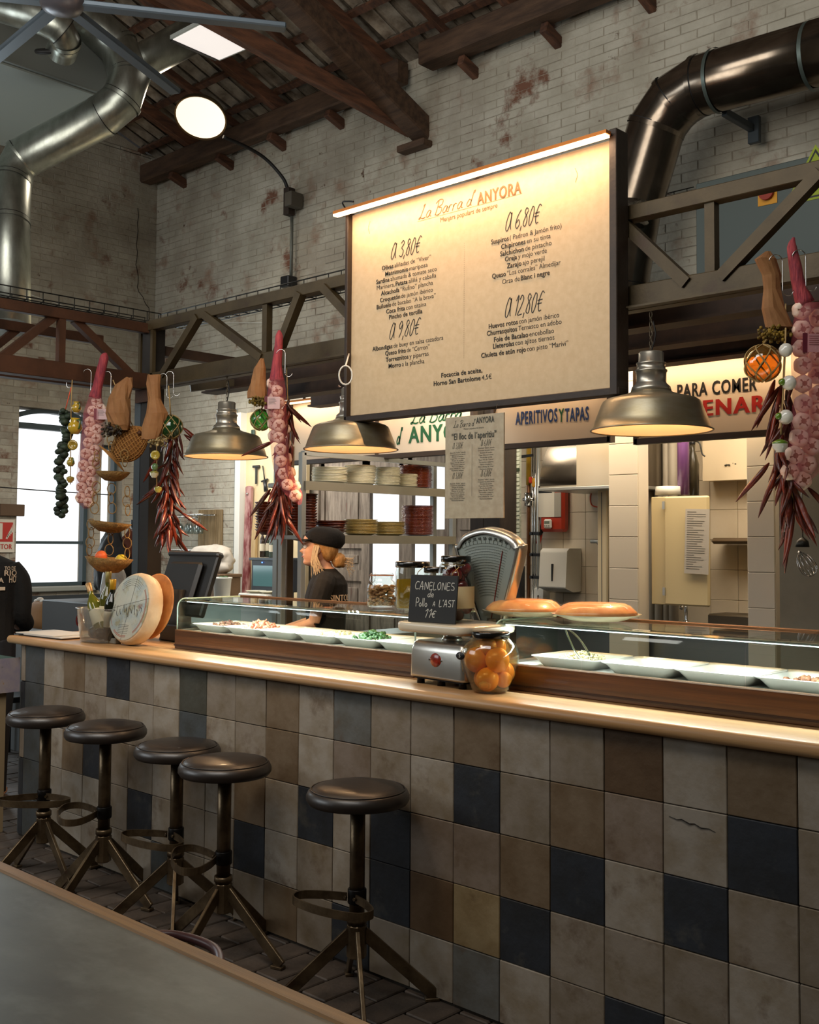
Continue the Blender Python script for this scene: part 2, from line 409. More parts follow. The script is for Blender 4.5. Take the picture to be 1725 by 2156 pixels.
def brick_wall(name, o, u, nrm, U, Z, holes, cap_n, skip=None):
    'o origin, u direction along wall, nrm outward; U=(u0,u1) Z=(z0,z1)'
    o, u, nrm = V(o), V(u), V(nrm); t = .3
    b = MB(); zs = sorted({Z[0], Z[1]} | {h[2] for h in holes} | {h[3] for h in holes}); us = sorted({U[0], U[1]} | {h[0] for h in holes} | {h[1] for h in holes})
    for i in range(len(us)-1):
        for j in range(len(zs)-1):
            cu, cz = (us[i]+us[i+1])/2, (zs[j]+zs[j+1])/2
            if any(h[0] < cu < h[1] and h[2] < cz < h[3] for h in holes): continue
            p = o+u*us[i]; q = o+u*us[i+1]-nrm*t
            b.box((p.x, p.y, zs[j]), (q.x, q.y, zs[j+1]))
    wall = struct(b.build(name, mortar))
    ch, bl = .068, .262; cand = []
    r = 0; z = Z[0]
    while z < Z[1]-.02:
        x = U[0]-(bl/2 if r % 2 else 0)
        while x < U[1]:
            a, c = max(x, U[0])+.003, min(x+bl, U[1])-.003; zt = min(z+ch, Z[1])-.005
            hit = False
            for h in holes:
                if zt > h[2] and z < h[3] and c > h[0] and a < h[1]:
                    if a < h[0]-.03: c = h[0]-.002
                    elif c > h[1]+.03: a = h[1]+.002
                    else: hit = True
            if c-a > .03 and not hit and not (skip and skip((a+c)/2, z)): cand.append((a, c, z+random.uniform(-.001, .001), zt))
            x += bl
        z += ch; r += 1
    cand.sort(key=lambda k: (o+u*((k[0]+k[1])/2)+V((0, 0, k[2]))-CP).length)
    st = MB(); full = {}
    rm = Matrix((u, nrm, V((0, 0, 1)))).transposed()
    def geo(L, hh, mb, off):
        dp = random.uniform(.002, .007); e = .004; jj = lambda: random.uniform(-.0025, .0025)
        f = [V((e+jj(), dp+jj(), e+jj())), V((L-e+jj(), dp+jj(), e+jj())), V((L-e+jj(), dp+jj(), hh-e+jj())), V((e+jj(), dp+jj(), hh-e+jj()))]
        g = [V((0, dp-.003, 0)), V((L, dp-.003, 0)), V((L, dp-.003, hh)), V((0, dp-.003, hh))]; k = [V((0, -.01, 0)), V((L, -.01, 0)), V((L, -.01, hh)), V((0, -.01, hh))]
        vs = [off+rm@p for p in f+g+k]
        fs = [(0, 1, 2, 3)]+[(i, (i+1) % 4, 4+(i+1) % 4, 4+i) for i in range(4)]+[(4+i, 4+(i+1) % 4, 8+(i+1) % 4, 8+i) for i in range(4)]
        mb.add(vs, fs)
    n = 0; protos = []
    for a, c, z0, z1 in cand:
        L, hh = c-a, z1-z0
        whole = abs(L-(bl-.006)) < .003
        if n < cap_n and whole:
            if len(protos) < 8:
                mb = MB(); geo(bl-.006, ch-.005, mb, V((0, 0, 0))); ob = mb.build('brick', white_brick, wall); protos.append(ob)
            else: ob = protos[n % 8].copy(); COL.objects.link(ob)
            ob.location = o+u*a+V((0, 0, z0)); n += 1
        else: geo(L, hh, st, o+u*a+V((0, 0, z0)))
    if st.f: tag(st.build('bricks', white_brick, wall), kind='stuff')
    return wall

ROOF0, SL = 5.86, .35                       # underside of the roof above the back wall, slope up towards the room
# back wall: door openings behind the plate rack
wall_back = brick_wall('wall_back', (0, YW, 0), (1, 0, 0), (0, -1, 0), (XW, 6.5), (0, ROOF0), [(-2.45, -.35, 0, 2.42)], 300,
                       skip=lambda x, z: z < 2.5 and x > -3.5 or z < .8 or x > 4.6)
wall_left = brick_wall('wall_left', (XW, 0, 0), (0, 1, 0), (1, 0, 0), (-7, YW), (0, 5.95), [(2.50, 3.37, 1.07, 2.93), (3.46, 3.72, 1.07, 2.6)], 300,
                       skip=lambda y, z: y < 1.4 or z < .5)
# gable above the left wall, hall walls outside the view
b = MB(); b.add([(XW, YW, 5.9), (XW, -7, 5.9), (XW, -7, 9.8), (XW-.3, YW, 5.9), (XW-.3, -7, 5.9), (XW-.3, -7, 9.8)],
                [(0, 1, 2), (3, 5, 4), (0, 2, 5, 3), (1, 4, 5, 2), (0, 3, 4, 1)]); struct(b.build('wall_left_gable', mortar))
b = MB(); b.box((-5.6, -7.3, 0), (9.3, -7, 9.9)); struct(b.build('wall_front', mortar))
b = MB(); b.box((9, -7, 0), (9.3, 8.5, 9.9)); struct(b.build('wall_right', mortar))
# cracks of exposed brick are in the paint; a real crack runs down the corner
ck = bez([(XW+.015, 3.86, 5.3), (XW+.015, 3.84, 4.8), (XW+.015, 3.88, 4.4), (XW+.015, 4.03, 4.15), (XW+.015, 4.0, 3.9), (XW+.015, 4.04, 3.6)], 6)
ck = [p+V((-.008, random.uniform(-.02, .02), 0)) for p in ck]

# roof: rafters, battens, tiles laid on battens
roof_o = MB(); 
def rz_(y): return ROOF0+SL*(YW-y)
roof_o.add([(XW-.3, YW+.35, rz_(YW+.35)+.16), (9.3, YW+.35, rz_(YW+.35)+.16), (9.3, -7.3, rz_(-7.3)+.16), (XW-.3, -7.3, rz_(-7.3)+.16),
            (XW-.3, YW+.35, rz_(YW+.35)+.26), (9.3, YW+.35, rz_(YW+.35)+.26), (9.3, -7.3, rz_(-7.3)+.26), (XW-.3, -7.3, rz_(-7.3)+.26)],
           [(0, 1, 2, 3), (4, 7, 6, 5), (0, 4, 5, 1), (1, 5, 6, 2), (2, 6, 7, 3), (3, 7, 4, 0)])
ceiling = struct(roof_o.build('ceiling', M('roof_deck', '2a211b', .9)))
sl = sqrt(1+SL*SL); ux = V((0, -1/sl, SL/sl)); nz = V((0, SL/sl, 1/sl))
base = V((0, YW+.25, rz_(YW+.25)))
def roofpt(x, s, h=0): return V((x, 0, 0))+base+ux*s+nz*h
for k in range(7):                                             # rafters
    x = -4.42+1.47*k
    if k > 6: break
    MB().bar(roofpt(x, 0, -.06), roofpt(x, 8.5, -.06), .085, .13, upv=(0, SL, 1), bev=.006).build('rafter', wood_red, ceiling)
for k in range(6):                                             # thinner rafters between
    x = -3.68+1.47*k
    MB().bar(roofpt(x, -.05, -.035), roofpt(x, 8.5, -.035), .05, .07, upv=(0, SL, 1), bev=.004).build('rafter', wood_red, ceiling)
for k in range(16):                                            # battens
    s = .1+k*.42
    MB().bar(roofpt(XW, s, .015), roofpt(5.5, s, .015), .06, .035, upv=(0, SL, 1)).build('batten', wood_red, ceiling)
# roof tiles, each a curved channel seen from below
pr = []
for k in range(5):
    b = MB(); n = 5; L = .45; vs = []
    for j in range(2):
        for i in range(n+1):
            a = pi*i/n; vs.append((-.085*cos(a)*(1 if j else .85), j*L, .028*sin(a)+j*.012))
    b.add(vs, [(i, i+1, n+2+i, n+1+i) for i in range(n)]); b.box((-.09, 0, .03), (.09, L, .04)); pr.append(b.build('roof_tile', tile_under, ceiling))
rot = Matrix((V((-1, 0, 0)), ux, nz)).transposed().to_euler()
cands = []
for i in range(int(10.6/.185)):
    for j in range(15):
        x = XW+.1+i*.185; p = roofpt(x+random.uniform(-.01, .01), .12+j*.42, .045)
        q = p-CP; c = V((q.dot(r2), q.dot(u2), q.dot(fw)))
        if c.z < .5: continue
        px, py = 862.5+F*c.x/c.z, CY-F*c.y/c.z
        ok = -60 < px < 1785 and -60 < py < 460
        cands.append((0 if ok else 1, c.z, p))
cands.sort(key=lambda t: t[:2]); st = MB()
for n, (q, d, p) in enumerate(cands):
    if n < 298:
        o = pr[n] if n < 5 else pr[n % 5].copy()
        if n >= 5: COL.objects.link(o)
        o.location = p; o.rotation_euler = rot; o.rotation_euler.z += random.uniform(-.02, .02)
    else:
        mt = Matrix((V((1, 0, 0)), ux, nz)).transposed().to_4x4(); mt.translation = p
        st.add([mt@V(v) for v in ((-.085, 0, 0), (-.03, 0, .028), (.03, 0, .028), (.085, 0, 0), (-.085, .45, .01), (-.03, .45, .038), (.03, .45, .038), (.085, .45, .01))],
               [(0, 1, 5, 4), (1, 2, 6, 5), (2, 3, 7, 6)])
tag(st.build('roof_tiles', tile_under, ceiling), kind='stuff')
# wall plate timber and short outrigger ends below it
o = MB().bar((XW, YW-.16, 5.70), (-1.25, YW-.16, 5.70), .16, .2, bev=.015).build('trim_1', wood_dark); struct(o)
o = MB().bar((-.95, YW-.2, 5.72), (6, YW-.2, 5.72), .2, .2, bev=.015).build('trim_2', wood_dark); struct(o)
for k, x in enumerate((-4.75, -3.9, -3.05, -2.2, -.55, .3, 1.15, 2.0)):
    q = MB().bar((x, YW+.05, 5.50), (x, YW-.2, 5.58), .07, .09, bev=.008).build('rafter_end', wood_red, ceiling)
# tie beam of the roof truss (pair of timbers meeting in a wall pocket)
tb = thing('roof_truss', 'heavy dark timber roof truss, two beams meeting in a pocket of the brick wall', 'truss', (-1.1, YW, 5.2))
MB().bar((-.07, .1, -.04), (-.07, -4.5, 1.85), .19, .19, bev=.012).build('principal_rafter', wood_dark, tb)
MB().bar((-.2, .1, .03), (-.2, -4.5, .49), .09, .14, bev=.008).build('tie_beam', wood_red, tb)
MB().box((-.27, -.12, -.19), (.06, .1, -.13), bev=.01).build('bearing_plate', wood_dark, tb)

# left window: frame, transom, panes
wf = M('window_frame_paint', '3c4a4e', .5)
wn = struct(MB().box((XW-.2, 2.50, 1.07), (XW-.12, 2.545, 2.93)).box((XW-.2, 3.325, 1.07), (XW-.12, 3.37, 2.93))
            .box((XW-.2, 2.5, 1.07), (XW-.12, 3.37, 1.11)).box((XW-.2, 2.5, 2.72), (XW-.12, 3.37, 2.78)).build('window_1', wf))
def arch(yc, w, z0, rise, th, x0, x1, mb):
    n = 10
    for i in range(n):
        a, c = -w+2*w*i/n, -w+2*w*(i+1)/n
        f = lambda t: z0+rise*(1-(t/w)**2)
        mb.add([(x, yc+t, f(t)+d) for x in (x0, x1) for t in (a, c) for d in (0, th)], [(0, 1, 3, 2), (4, 6, 7, 5), (0, 2, 6, 4), (1, 5, 7, 3), (0, 4, 5, 1), (2, 3, 7, 6)])
ab = MB(); arch(2.935, .45, 2.80, .1, .05, XW-.2, XW-.1, ab); ab.build('arch_frame', wf, wn)
MB().box((XW-.19, 2.545, 1.515), (XW-.13, 3.325, 1.545)).build('transom', wf, wn)
gl = MG('window_glass')
for z0, z1 in ((1.11, 1.515), (1.545, 2.72)): MB().box((XW-.165, 2.545, z0), (XW-.16, 3.325, z1)).build('pane', gl, wn)
MB().box((XW-.25, 2.44, 1.02), (XW+.06, 3.43, 1.07), bev=.008).build('window_sill', M('grey_sill', '8b8d84', .6), wn)
struct(MB().box((XW-.2, 3.46, 1.07), (XW-.12, 3.49, 2.6)).box((XW-.2, 3.69, 1.07), (XW-.12, 3.72, 2.6)).box((XW-.2, 3.46, 2.56), (XW-.12, 3.72, 2.6)).build('window_2', wf))
struct(MB().box((XW+.0, 1.4, .0), (XW+.03, YW, .98)).build('baseboard_left', M('slate_dado', '33383b', .6)))
# ============================================================ BAR COUNTER
TC = {'L': '9c9284', 'M': '8b7f70', 'B': '77654f', 'K': '604a33', 'Y': '96825f', 'P': '857668', 'D': '303338', 'S': '4b4f50', 'G': '6a6a66', 'O': '4c4b42'}
rows = ['SLBMDMLOMMBLGMMBLMKLBLM',   # n = -1 .. 21, row 0 is cut by the slab
        'SMMMLLLSLMBLPMLDMBPLDMM',
        'SLBDMMLMLBLDLDPPBDLDMMM',
        'SLLLMDLMMDLMLDKYDMMMLMM',
        'SLLMLLSMLMBMDMLGLMDLLML'.replace('X', 'D')]
bar = thing('bar_counter', 'long bar counter faced with square handmade tiles in grey, beige and near-black', 'counter', (0, 0, 0))
MB().box((-.24, .012, 0), (5.2, .62, 1.005)).build('carcass', M('counter_core', '3a332b', .9), bar)
groutm = M('tile_joint', '3b342b', .9)
MB().box((-.245, .004, 0), (5.2, .012, 1.0)).build('joint_bed', groutm, bar)
tm = {}
for k, c in TC.items():
    r, g, b_ = [int(c[i:i+2], 16) for i in (0, 2, 4)]
    c2 = '%02x%02x%02x' % (int(r*.86), int(g*.82), int(b_*.74))
    tm[k] = M('tile_'+k, c, .45 if k in 'DSO' else .55, col2=c2, vs=9, vr=(.4, .7), bump=.15, bs=35, rand=.07,
              patches=[('5c4630' if k not in 'DSO' else '55524a', 6, .57, .76)], spec=.4)
tp = {}
for r in range(6):
    for n in range(-1, 25):
        line = rows[min(r, 4)]; k = line[(n+1) % len(line)] if r < 5 else 'LMDMBLLMDM'[(n*3) % 10]
        if r == 4 and n == 17: k = 'D'
        x0, x1 = n*.2+.0012, n*.2+.1988; z1 = 1.01-.2*r-.0012; z0 = max(1.01-.2*(r+1)+.0012, .002)
        if r == 0: z1 = 1.004
        if r == 5 or z1-z0 < .02: continue
        if n == -1: x0 = -.1988
        if n == 24: continue
        key = (k, r == 0 or n == -1, r if r in (0,) else 1, n == -1)
        if key not in tp:
            mb = MB(); w_, h_ = x1-x0, z1-z0
            mb.box((0, -.004, 0), (w_, .006, h_), bev=.0022); tp[key] = mb.build('tile', tm[k], bar); o = tp[key]
        else: o = tp[key].copy(); COL.objects.link(o)
        o.location = (x0, random.uniform(-.001, .001), z0); o.rotation_euler = (random.uniform(-.002, .002), 0, random.uniform(-.003, .003))
for r in range(5):                                        # end face of the counter
    for q in range(3):
        o = MB().box((-.262, .002+q*.2, 1.01-.2*(r+1)+.002), (-.245, .2+q*.2, 1.004-.2*r), bev=.002).build('tile', tm['S'], bar)
for r, k in enumerate('MDMDD'):
    MB().box((0, -.004, 0), (.041, .006, .1955), bev=.002).build('tile', tm[k], bar).location = (-.243, 0, 1.01-.2*(r+1)+.0012)
# chip along one tile edge
ckp = [(3.62, .776), (3.645, .771), (3.66, .774), (3.685, .766), (3.70, .769), (3.72, .761), (3.745, .763), (3.765, .757)]
MB().tube([V((a, -.0055, b)) for a, b in ckp], [.001, .002, .0035, .004, .0025, .0035, .002, .001], 5, flat=.4).build('chipped_edge', M('chip_dark', '1c1713', .95), bar)

slab = M('worn_wood_slab', 'c49a6c', .34, col2='ad8253', vs=3.5, stretch=(.35, 3, 3), bump=.08, bs=40, rand=0, detail=8,
         patches=[('d2b088', 1.6, .5, .7)])
sb = MB(); pr_ = []
y0, y1, z0, z1 = -.045, .66, 1.004, 1.045
n = 8
for i in range(n+1):
    a = pi*i/n; pr_.append((y0+.018-.018*sin(a), (z0+z1)/2-(z1-z0)/2*cos(a)))
prof = pr_+[(y1, z1), (y1, z0)]
sb.extr([(-.33, y, z) for y, z in prof], (5.6, 0, 0), True)
tag(sb.build('bar_worktop', slab), 'long pale wooden bar top with rounded front edge over the tiled counter', 'worktop')

# ------------------------------------------------------------ display cases
walnut = M('walnut_rail', '633c1c', .38, col2='3c2410', vs=5, stretch=(.25, 6, 8), bump=.1, bs=60, rand=.05, coat=.3)
glass = MG('case_glass', 'f4fbf8', .02, .9)
gedge = M('glass_edge', 'b4d4c6', .15, coat=.5)
chrome = M('chrome', 'c8c8c6', .12, 1)
alu = M('brushed_aluminium', 'b4b2ac', .3, 1)
porcelain = M('white_porcelain', 'e4e0d6', .18, coat=.4)
def case(x0, x1, label, seam=()):
    L = x1-x0; t = thing('display_case', label, 'display case', (x0, .2, 1.045), group=None)
    MB().box((0, 0, 0), (L, .03, .090), bev=.003).build('base_rail', walnut, t)
    MB().box((0, .03, 0), (L, .4, .01)).box((0, .39, 0), (L, .4, .090)).box((0, .03, .01), (.02, .39, .090)).box((L-.02, .03, .01), (L, .39, .090)).build('tray_well', alu, t)
    MB().box((0, -.004, .014), (L, 0, .02)).build('rail_bead', M('walnut_dark', '2e1508', .5), t)
    # curved front glass running into the top glass
    pts = [(.012, .090), (.012, .19)]
    for i in range(7): a = pi/2*i/6; pts.append((.012+.04*(1-cos(a)), .19+.045*sin(a)))
    pts += [(.39, .235)]
    th = .004; xs = [0]+list(seam)+[L]
    for a, b_ in zip(xs[:-1], xs[1:]):
        g = MB(); inner = []
        for i, (y, z) in enumerate(pts):
            p = V((0, *pts[max(i-1, 0)])); q = V((0, *pts[min(i+1, len(pts)-1)])); d = (q-p).normalized(); nn = V((0, -d.z, d.y)); inner.append((y-nn.y*th, z-nn.z*th))
        m_ = len(pts); xa, xb = a+.002, b_-.002
        vs = [(x, y, z) for x in (xa, xb) for (y, z) in pts+inner]
        fs = []
        for i in range(m_-1): fs += [(i, i+1, 2*m_+i+1, 2*m_+i), (m_+i, 3*m_+i, 3*m_+i+1, m_+i+1), (i, m_+i, m_+i+1, i+1), (2*m_+i, 2*m_+i+1, 3*m_+i+1, 3*m_+i)]
        fs += [(0, 2*m_, 3*m_, m_), (m_-1, 2*m_-1, 4*m_-1, 3*m_-1)]
        g.add(vs, fs, False); g.build('curved_glass', glass, t)
    for x in (0, L-.005):
        g = MB(); g.extr([(x, y, z) for y, z in [(.014, .090)]+pts[1:]+[(.39, .090)]], (.005, 0, 0)); g.build('end_glass', glass, t)
        MB().tube([(x+.0025, y, z) for y, z in pts], .0035, 6).build('glass_edge', gedge, t)
    MB().box((0, .385, .229), (L, .405, .241), bev=.002).build('rear_rail', M('bronze_rail', '6a4528', .4, .4), t)
    MB().box((.01, .05, .222), (L-.01, .075, .228)).build('led_profile', alu, t)
    MB().box((.02, .053, .2185), (L-.02, .072, .222)).build('led_strip', M('case_led', 'ffffff', emit='eefaff', es=3), t)
    lamp('AREA', 'case_light', ((L)/2, .0625, .216), 7*L, (.93, .98, 1), L-.1, .02, parent=t)
    MB().box((.02, .03, .0785), (L-.02, .385, .0805)).build('shelf_plate', M('case_steel', 'd2d2ce', .45, .1), t)
    return t
c1 = case(.86, 2.42, 'long glass-topped tapas display case to the left of the scale', (.62, 1.2))
c2 = case(2.80, 5.1, 'glass display case on the right end of the bar, two pies on its top', (.37, .95, 1.5))
CZ = 1.045+.0805
def dish(x, y, L, W, label, rz=0, name='serving_dish', grp=None, h=.035):
    t = thing(name, label, 'dish', (x, y, CZ), rz, grp)
    def rr(a, b, z, r=.03, n=4):
        out = []
        for cx, cy, a0 in ((a-r, b-r, 0), (-a+r, b-r, pi/2), (-a+r, -b+r, pi), (a-r, -b+r, 1.5*pi)):
            out += [V((cx+r*cos(a0+pi/2*i/n), cy+r*sin(a0+pi/2*i/n), z)) for i in range(n+1)]
        return out
    a, b = L/2, W/2
    loops = [rr(a-.035, b-.03, 0), rr(a-.012, b-.012, h*.8), rr(a, b, h), rr(a, b, h+.003), rr(a-.014, b-.014, h*.85), rr(a-.037, b-.033, .006)]
    n = len(loops[0]); mb = MB(); vs = sum(loops, []); fs = []
    for j in range(len(loops)-1):
        for i in range(n): k = (i+1) % n; fs.append((j*n+i, j*n+k, (j+1)*n+k, (j+1)*n+i))
    fs += [tuple(range(n))[::-1], tuple((len(loops)-1)*n+i for i in range(n))]
    mb.add(vs, fs, True); mb.build('body', porcelain, t)
    return t
c1d = [(1.02, 'white dish of cured meat at the left case end, beside the cheese wheel'), (1.27, 'white dish under the left case glass piled with pink ham shavings'),
       (1.52, 'empty white dish in the middle of the left case'), (1.77, 'white dish of pale sliced cheese in the left case'),
       (2.02, 'white dish of green peppers beside the weighing scale'), (2.26, 'white dish under the left case glass, partly hidden by the scale')]
for x, l in c1d: dish(x, .395, .245, .27, l)
c2d = [(3.05, 'white dish of shredded yellow food with tongs, under the right case glass'), (3.34, 'empty white dish next to the dish with tongs'),
       (3.61, 'empty white dish between another empty dish and the dish of dark nuggets'), (3.88, 'white dish holding a few dark browned nuggets'),
       (4.15, 'empty white dish at the right end of the display case')]
for x, l in c2d: dish(x, .395, .28, .26, l, grp=None)
def heap(name, x, y, L, W, n, mat, label, fn, z=CZ+.02, grow=.03):
    'food pile: pieces joined as one countless heap'
    mb = MB()
    for i in range(n):
        u_, v_ = random.gauss(0, .36), random.gauss(0, .36)
        if abs(u_) > 1 or abs(v_) > 1: continue
        fn(mb, V((x+u_*L/2, y+v_*W/2, z+grow*(1-min(1, sqrt(u_*u_+v_*v_)))*random.uniform(.4, 1))))
    return tag(mb.build(name, mat), label, 'food', kind='stuff')
def leafp(sz, flat=.35, curl=1):
    def f(mb, p):
        a = random.uniform(0, 6.3); s_ = sz*random.uniform(.6, 1.2)
        mb.ball(p, s_, 6, (1, .55, flat), Matrix.Rotation(a, 3, 'Z')@Matrix.Rotation(random.uniform(-.7, .7)*curl, 3, 'Y'))
    return f
heap('sliced_meat', 1.02, .4, .26, .2, 90, M('cured_meat', '8a6a50', .5, col2='6a4038', vs=30), 'brown cured meat slices in the dish beside the cheese wheel', leafp(.014))
heap('ham_shavings', 1.27, .4, .26, .2, 130, M('pink_ham', 'c8664c', .45, col2='e8b494', vs=40), 'pink ham shavings in the second dish of the left case', leafp(.016, .25, 1.6), grow=.05)
heap('cheese_slices', 1.77, .4, .22, .18, 60, M('pale_cheese', 'd8c9a0', .5, col2='b8a87c', vs=30), 'pale cheese pieces in the left case', leafp(.02, .4))
gp = M('green_pepper', '1e3a14', .4, col2='36582a', vs=20, coat=.4)
heap('green_peppers', 2.02, .39, .26, .2, 80, gp, 'green peppers heaped beside the weighing scale', leafp(.018, .5, 1.3), grow=.045)
heap('shredded_cheese', 3.05, .4, .24, .2, 170, M('shreds', 'e0cf8a', .6, col2='f1e8c4', vs=60), 'yellow shredded food under the metal tongs', leafp(.009, .3, 1.5), grow=.035)
heap('nuggets', 3.90, .38, .22, .15, 34, M('nugget', '5a3424', .5, col2='9a6a4a', vs=50, bump=.4, bs=80), 'dark browned nuggets in a white dish', leafp(.014, .7), grow=.02)
# tongs
t = thing('serving_tongs', 'steel serving tongs resting in the dish of shredded food', 'tongs', (3.02, .40, CZ+.06), rot=(0, .25, -.5))
for s_ in (-1, 1):
    MB().tube(bez([(-.1, s_*.002, .045), (-.03, s_*.018, .03), (.05, s_*.024, .0), (.09, s_*.012, -.02)], 5), [.004]*16, 6, flat=1).build('arm', chrome, t)
    MB().ball((.095, s_*.010, -.022), .016, 8, (1.3, .5, .5)).build('bowl', chrome, t)
# inside-case clutter seen through glass: clear tubs behind
def tub(x, y, z, L, W, h, label, c='b8c0c0'):
    t = thing('plastic_tub', label, 'tub', (x, y, z))
    mb = MB(); mb.box((-L/2, -W/2, 0), (L/2, W/2, h)); mb.build('body', MG('clear_plastic', 'e4eaea', .15, .8, body=.2), t)
    MB().box((-L/2-.01, -W/2-.01, h), (L/2+.01, W/2+.01, h+.012), bev=.004).build('lid', MG('tub_lid', 'c4caca', .3, .8, body=.5), t)

# work surface behind the counter
wk = thing('work_counter', 'steel work counter running behind the bar cases', 'counter', (0, 0, 0))
MB().box((-.2, .66, 0), (5.2, .98, .84)).build('body', M('steel_front', '8b8c8a', .35, .8), wk)
MB().box((-.2, .62, .84), (5.2, 1.0, .87), bev=.004).build('worktop', M('steel_top', 'a8aaa8', .25, .9), wk)
for x, l in ((3.25, 'clear plastic tub behind the glass of the right case, left of three'), (3.62, 'clear plastic tub behind the right case, middle of three'), (4.0, 'clear plastic tub behind the right case, right of three')):
    tub(x, .8, .87, .3, .2, .22, l)

# ------------------------------------------------------------ stools
vinyl = M('black_vinyl', '1d1611', .42, col2='2a2018', vs=12, bump=.05, bs=50, coat=.1, spec=1)
gun = M('worn_gunmetal', '7c6a50', .38, .75, col2='4a3c2c', vs=9, bump=.08, bs=70, patches=[('6a3a1c', 9, .62, .72)])
def make_stool(label, loc, rz):
    t = thing('bar_stool', label, 'stool', loc, rz, 'bar stools along the tiled counter')
    seat = MB().lathe([(0, .684), (.15, .684), (.168, .688), (.176, .70), (.176, .715), (.168, .731), (.160, .7355), (.156, .7355), (.154, .739), (.12, .749), (.06, .755), (0, .757)], n=40).build('seat', vinyl, t)
    MB().tube([(.1605*cos(2*pi*i/40), .1605*sin(2*pi*i/40), .7365) for i in range(40)], .0022, 5, closed=True).build('seam', vinyl, seat)
    MB().cyl((0, 0, .30), (0, 0, .684), .026, n=24).build('pole', gun, t)
    MB().lathe([(.031, .27), (.031, .30), (.0345, .30), (.0345, .28)], n=24).build('sleeve', gun, t)
    MB().lathe([(.026, .16), (.034, .165), (.034, .27), (.03, .275)], n=8, smooth=False).build('hub', gun, t)
    for k in range(4):
        a = pi/4+k*pi/2; d = V((cos(a), sin(a), 0))
        p = d*.022+V((0, 0, .245)); q = d*.275+V((0, 0, .014))
        l = MB().bar(p, q, .014, .042, bev=.002).build('leg', gun, t)
        MB().bar(d*.235+V((0, 0, .006)), d*.285+V((0, 0, .006)), .03, .012, bev=.002).build('foot', gun, l)
    # footrest: flat strap bent out from the pole and back
    pts = bez([(-.02, -.03, .37), (-.09, -.06, .37), (-.155, -.11, .37), (-.14, -.165, .37), (-.05, -.19, .37), (.05, -.19, .37), (.14, -.165, .37), (.155, -.11, .37), (.09, -.06, .37), (.02, -.03, .37)], 5)
    fb_ = MB(); vs = []; fs = []
    for i, p in enumerate(pts):
        d = (pts[min(i+1, len(pts)-1)]-pts[max(i-1, 0)]).normalized(); nn = V((-d.y, d.x, 0))*.0025
        vs += [p+nn+V((0, 0, .014)), p-nn+V((0, 0, .014)), p-nn-V((0, 0, .014)), p+nn-V((0, 0, .014))]
        if i:
            for k in range(4): fs.append((4*i-4+k, 4*i-4+(k+1) % 4, 4*i+(k+1) % 4, 4*i+k))
    fs += [(3, 2, 1, 0), tuple(4*(len(pts)-1)+k for k in range(4))]
    fb_.add(vs, fs); fr = fb_.build('footrest', gun, t)
    MB().lathe([(.03, .345), (.032, .348), (.032, .392), (.03, .395)], n=20).build('clamp', M('black_iron', '151210', .4, .6), fr)
    for k in (-1, 1): MB().cyl((k*.02, -.034, .37), (k*.02, -.042, .37), .006, n=6).build('bolt', gun, fr)
    return t
# stools (positions read off the photograph)
ST = [(97, 1500, -.28, 'round black bar stool at the far left end of the counter', .75), (223, 1530, -.24, 'second round black bar stool from the far end, footrest turned left', -.55),
      (374, 1570, -.19, 'third bar stool, its seat half behind the stool nearer the camera', .15), (474, 1605, -.26, 'fourth bar stool, overlapping the seat of the one behind it', -.55),
      (754, 1662, -.215, 'lone black bar stool standing nearest, right of the group of four', .12)]
st0 = None
for i, (px, py, y, l, rz) in enumerate(ST):
    p = at(px, py, y=y); sc = 1
    if st0 is None: st0 = make_stool(l, (p.x, y, 0), rz); o = st0
    else: o = dup(st0, (p.x, y, 0), rz, l)
    o.scale = (1, 1, (p.z+.012)/.745)

# ------------------------------------------------------------ table in the foreground
tt = thing('wooden_edged_table', 'grey stone-topped table with pale wooden edging in the bottom left corner', 'table', (0, 0, 0))
MB().box((1.6, -3.3, .722), (4.6, -1.545, .748)).build('tabletop', M('table_stone', '63655c', .36, col2='4b4c44', vs=2.6, vr=(.35, .68), rand=0, bump=.03, bs=30, detail=10, stretch=(1, 1.6, 1), patches=[('7c8078', 2.2, .5, .72)]), tt)
MB().box((1.57, -1.545, .715), (4.6, -1.505, .752), bev=.005).box((1.57, -3.3, .715), (1.6, -1.545, .752), bev=.004).build('edging', M('oak_edging', '96703f', .45, col2='7c5a30', vs=6, stretch=(.3, 8, 8), bump=.1, bs=50), tt)
for x, y in ((1.7, -1.65), (4.4, -1.65), (1.7, -3.2)):
    MB().box((x-.03, y-.03, 0), (x+.03, y+.03, .72), bev=.004).build('leg', M('oak_edging'), tt)
# chair back just showing past the table edge
cq = at(428, 1990, z=.62)
t = thing('chair', 'chair with a curved dark red back rail, almost hidden by the table edge', 'chair', (cq.x, cq.y-.13, 0), -.25)
arc = bez([(-.17, .03, .62), (-.12, .10, .62), (0, .14, .62), (.12, .10, .62), (.17, .03, .62)], 5)
MB().tube(arc, .011, 8).build('back_rail', M('oxblood_paint', '4a2a28', .4), t)
MB().lathe([(0, .43), (.17, .43), (.18, .44), (.17, .452), (0, .455)], n=24, mt=Matrix.Translation(V((0, -.03, -.03)))).build('seat', M('oxblood_paint'), t)
for a in (-1, 1):
    MB().cyl((a*.17, .03, .41), (a*.17, .03, .62), .009).build('upright', M('oxblood_paint'), t)
for a, b_ in ((-.13, -.16), (.13, -.16), (-.13, .1), (.13, .1)):
    MB().cyl((a*.9, b_*.9, .40), (a*1.1, b_*1.1-.02, 0), .01).build('leg', M('oxblood_paint'), t)

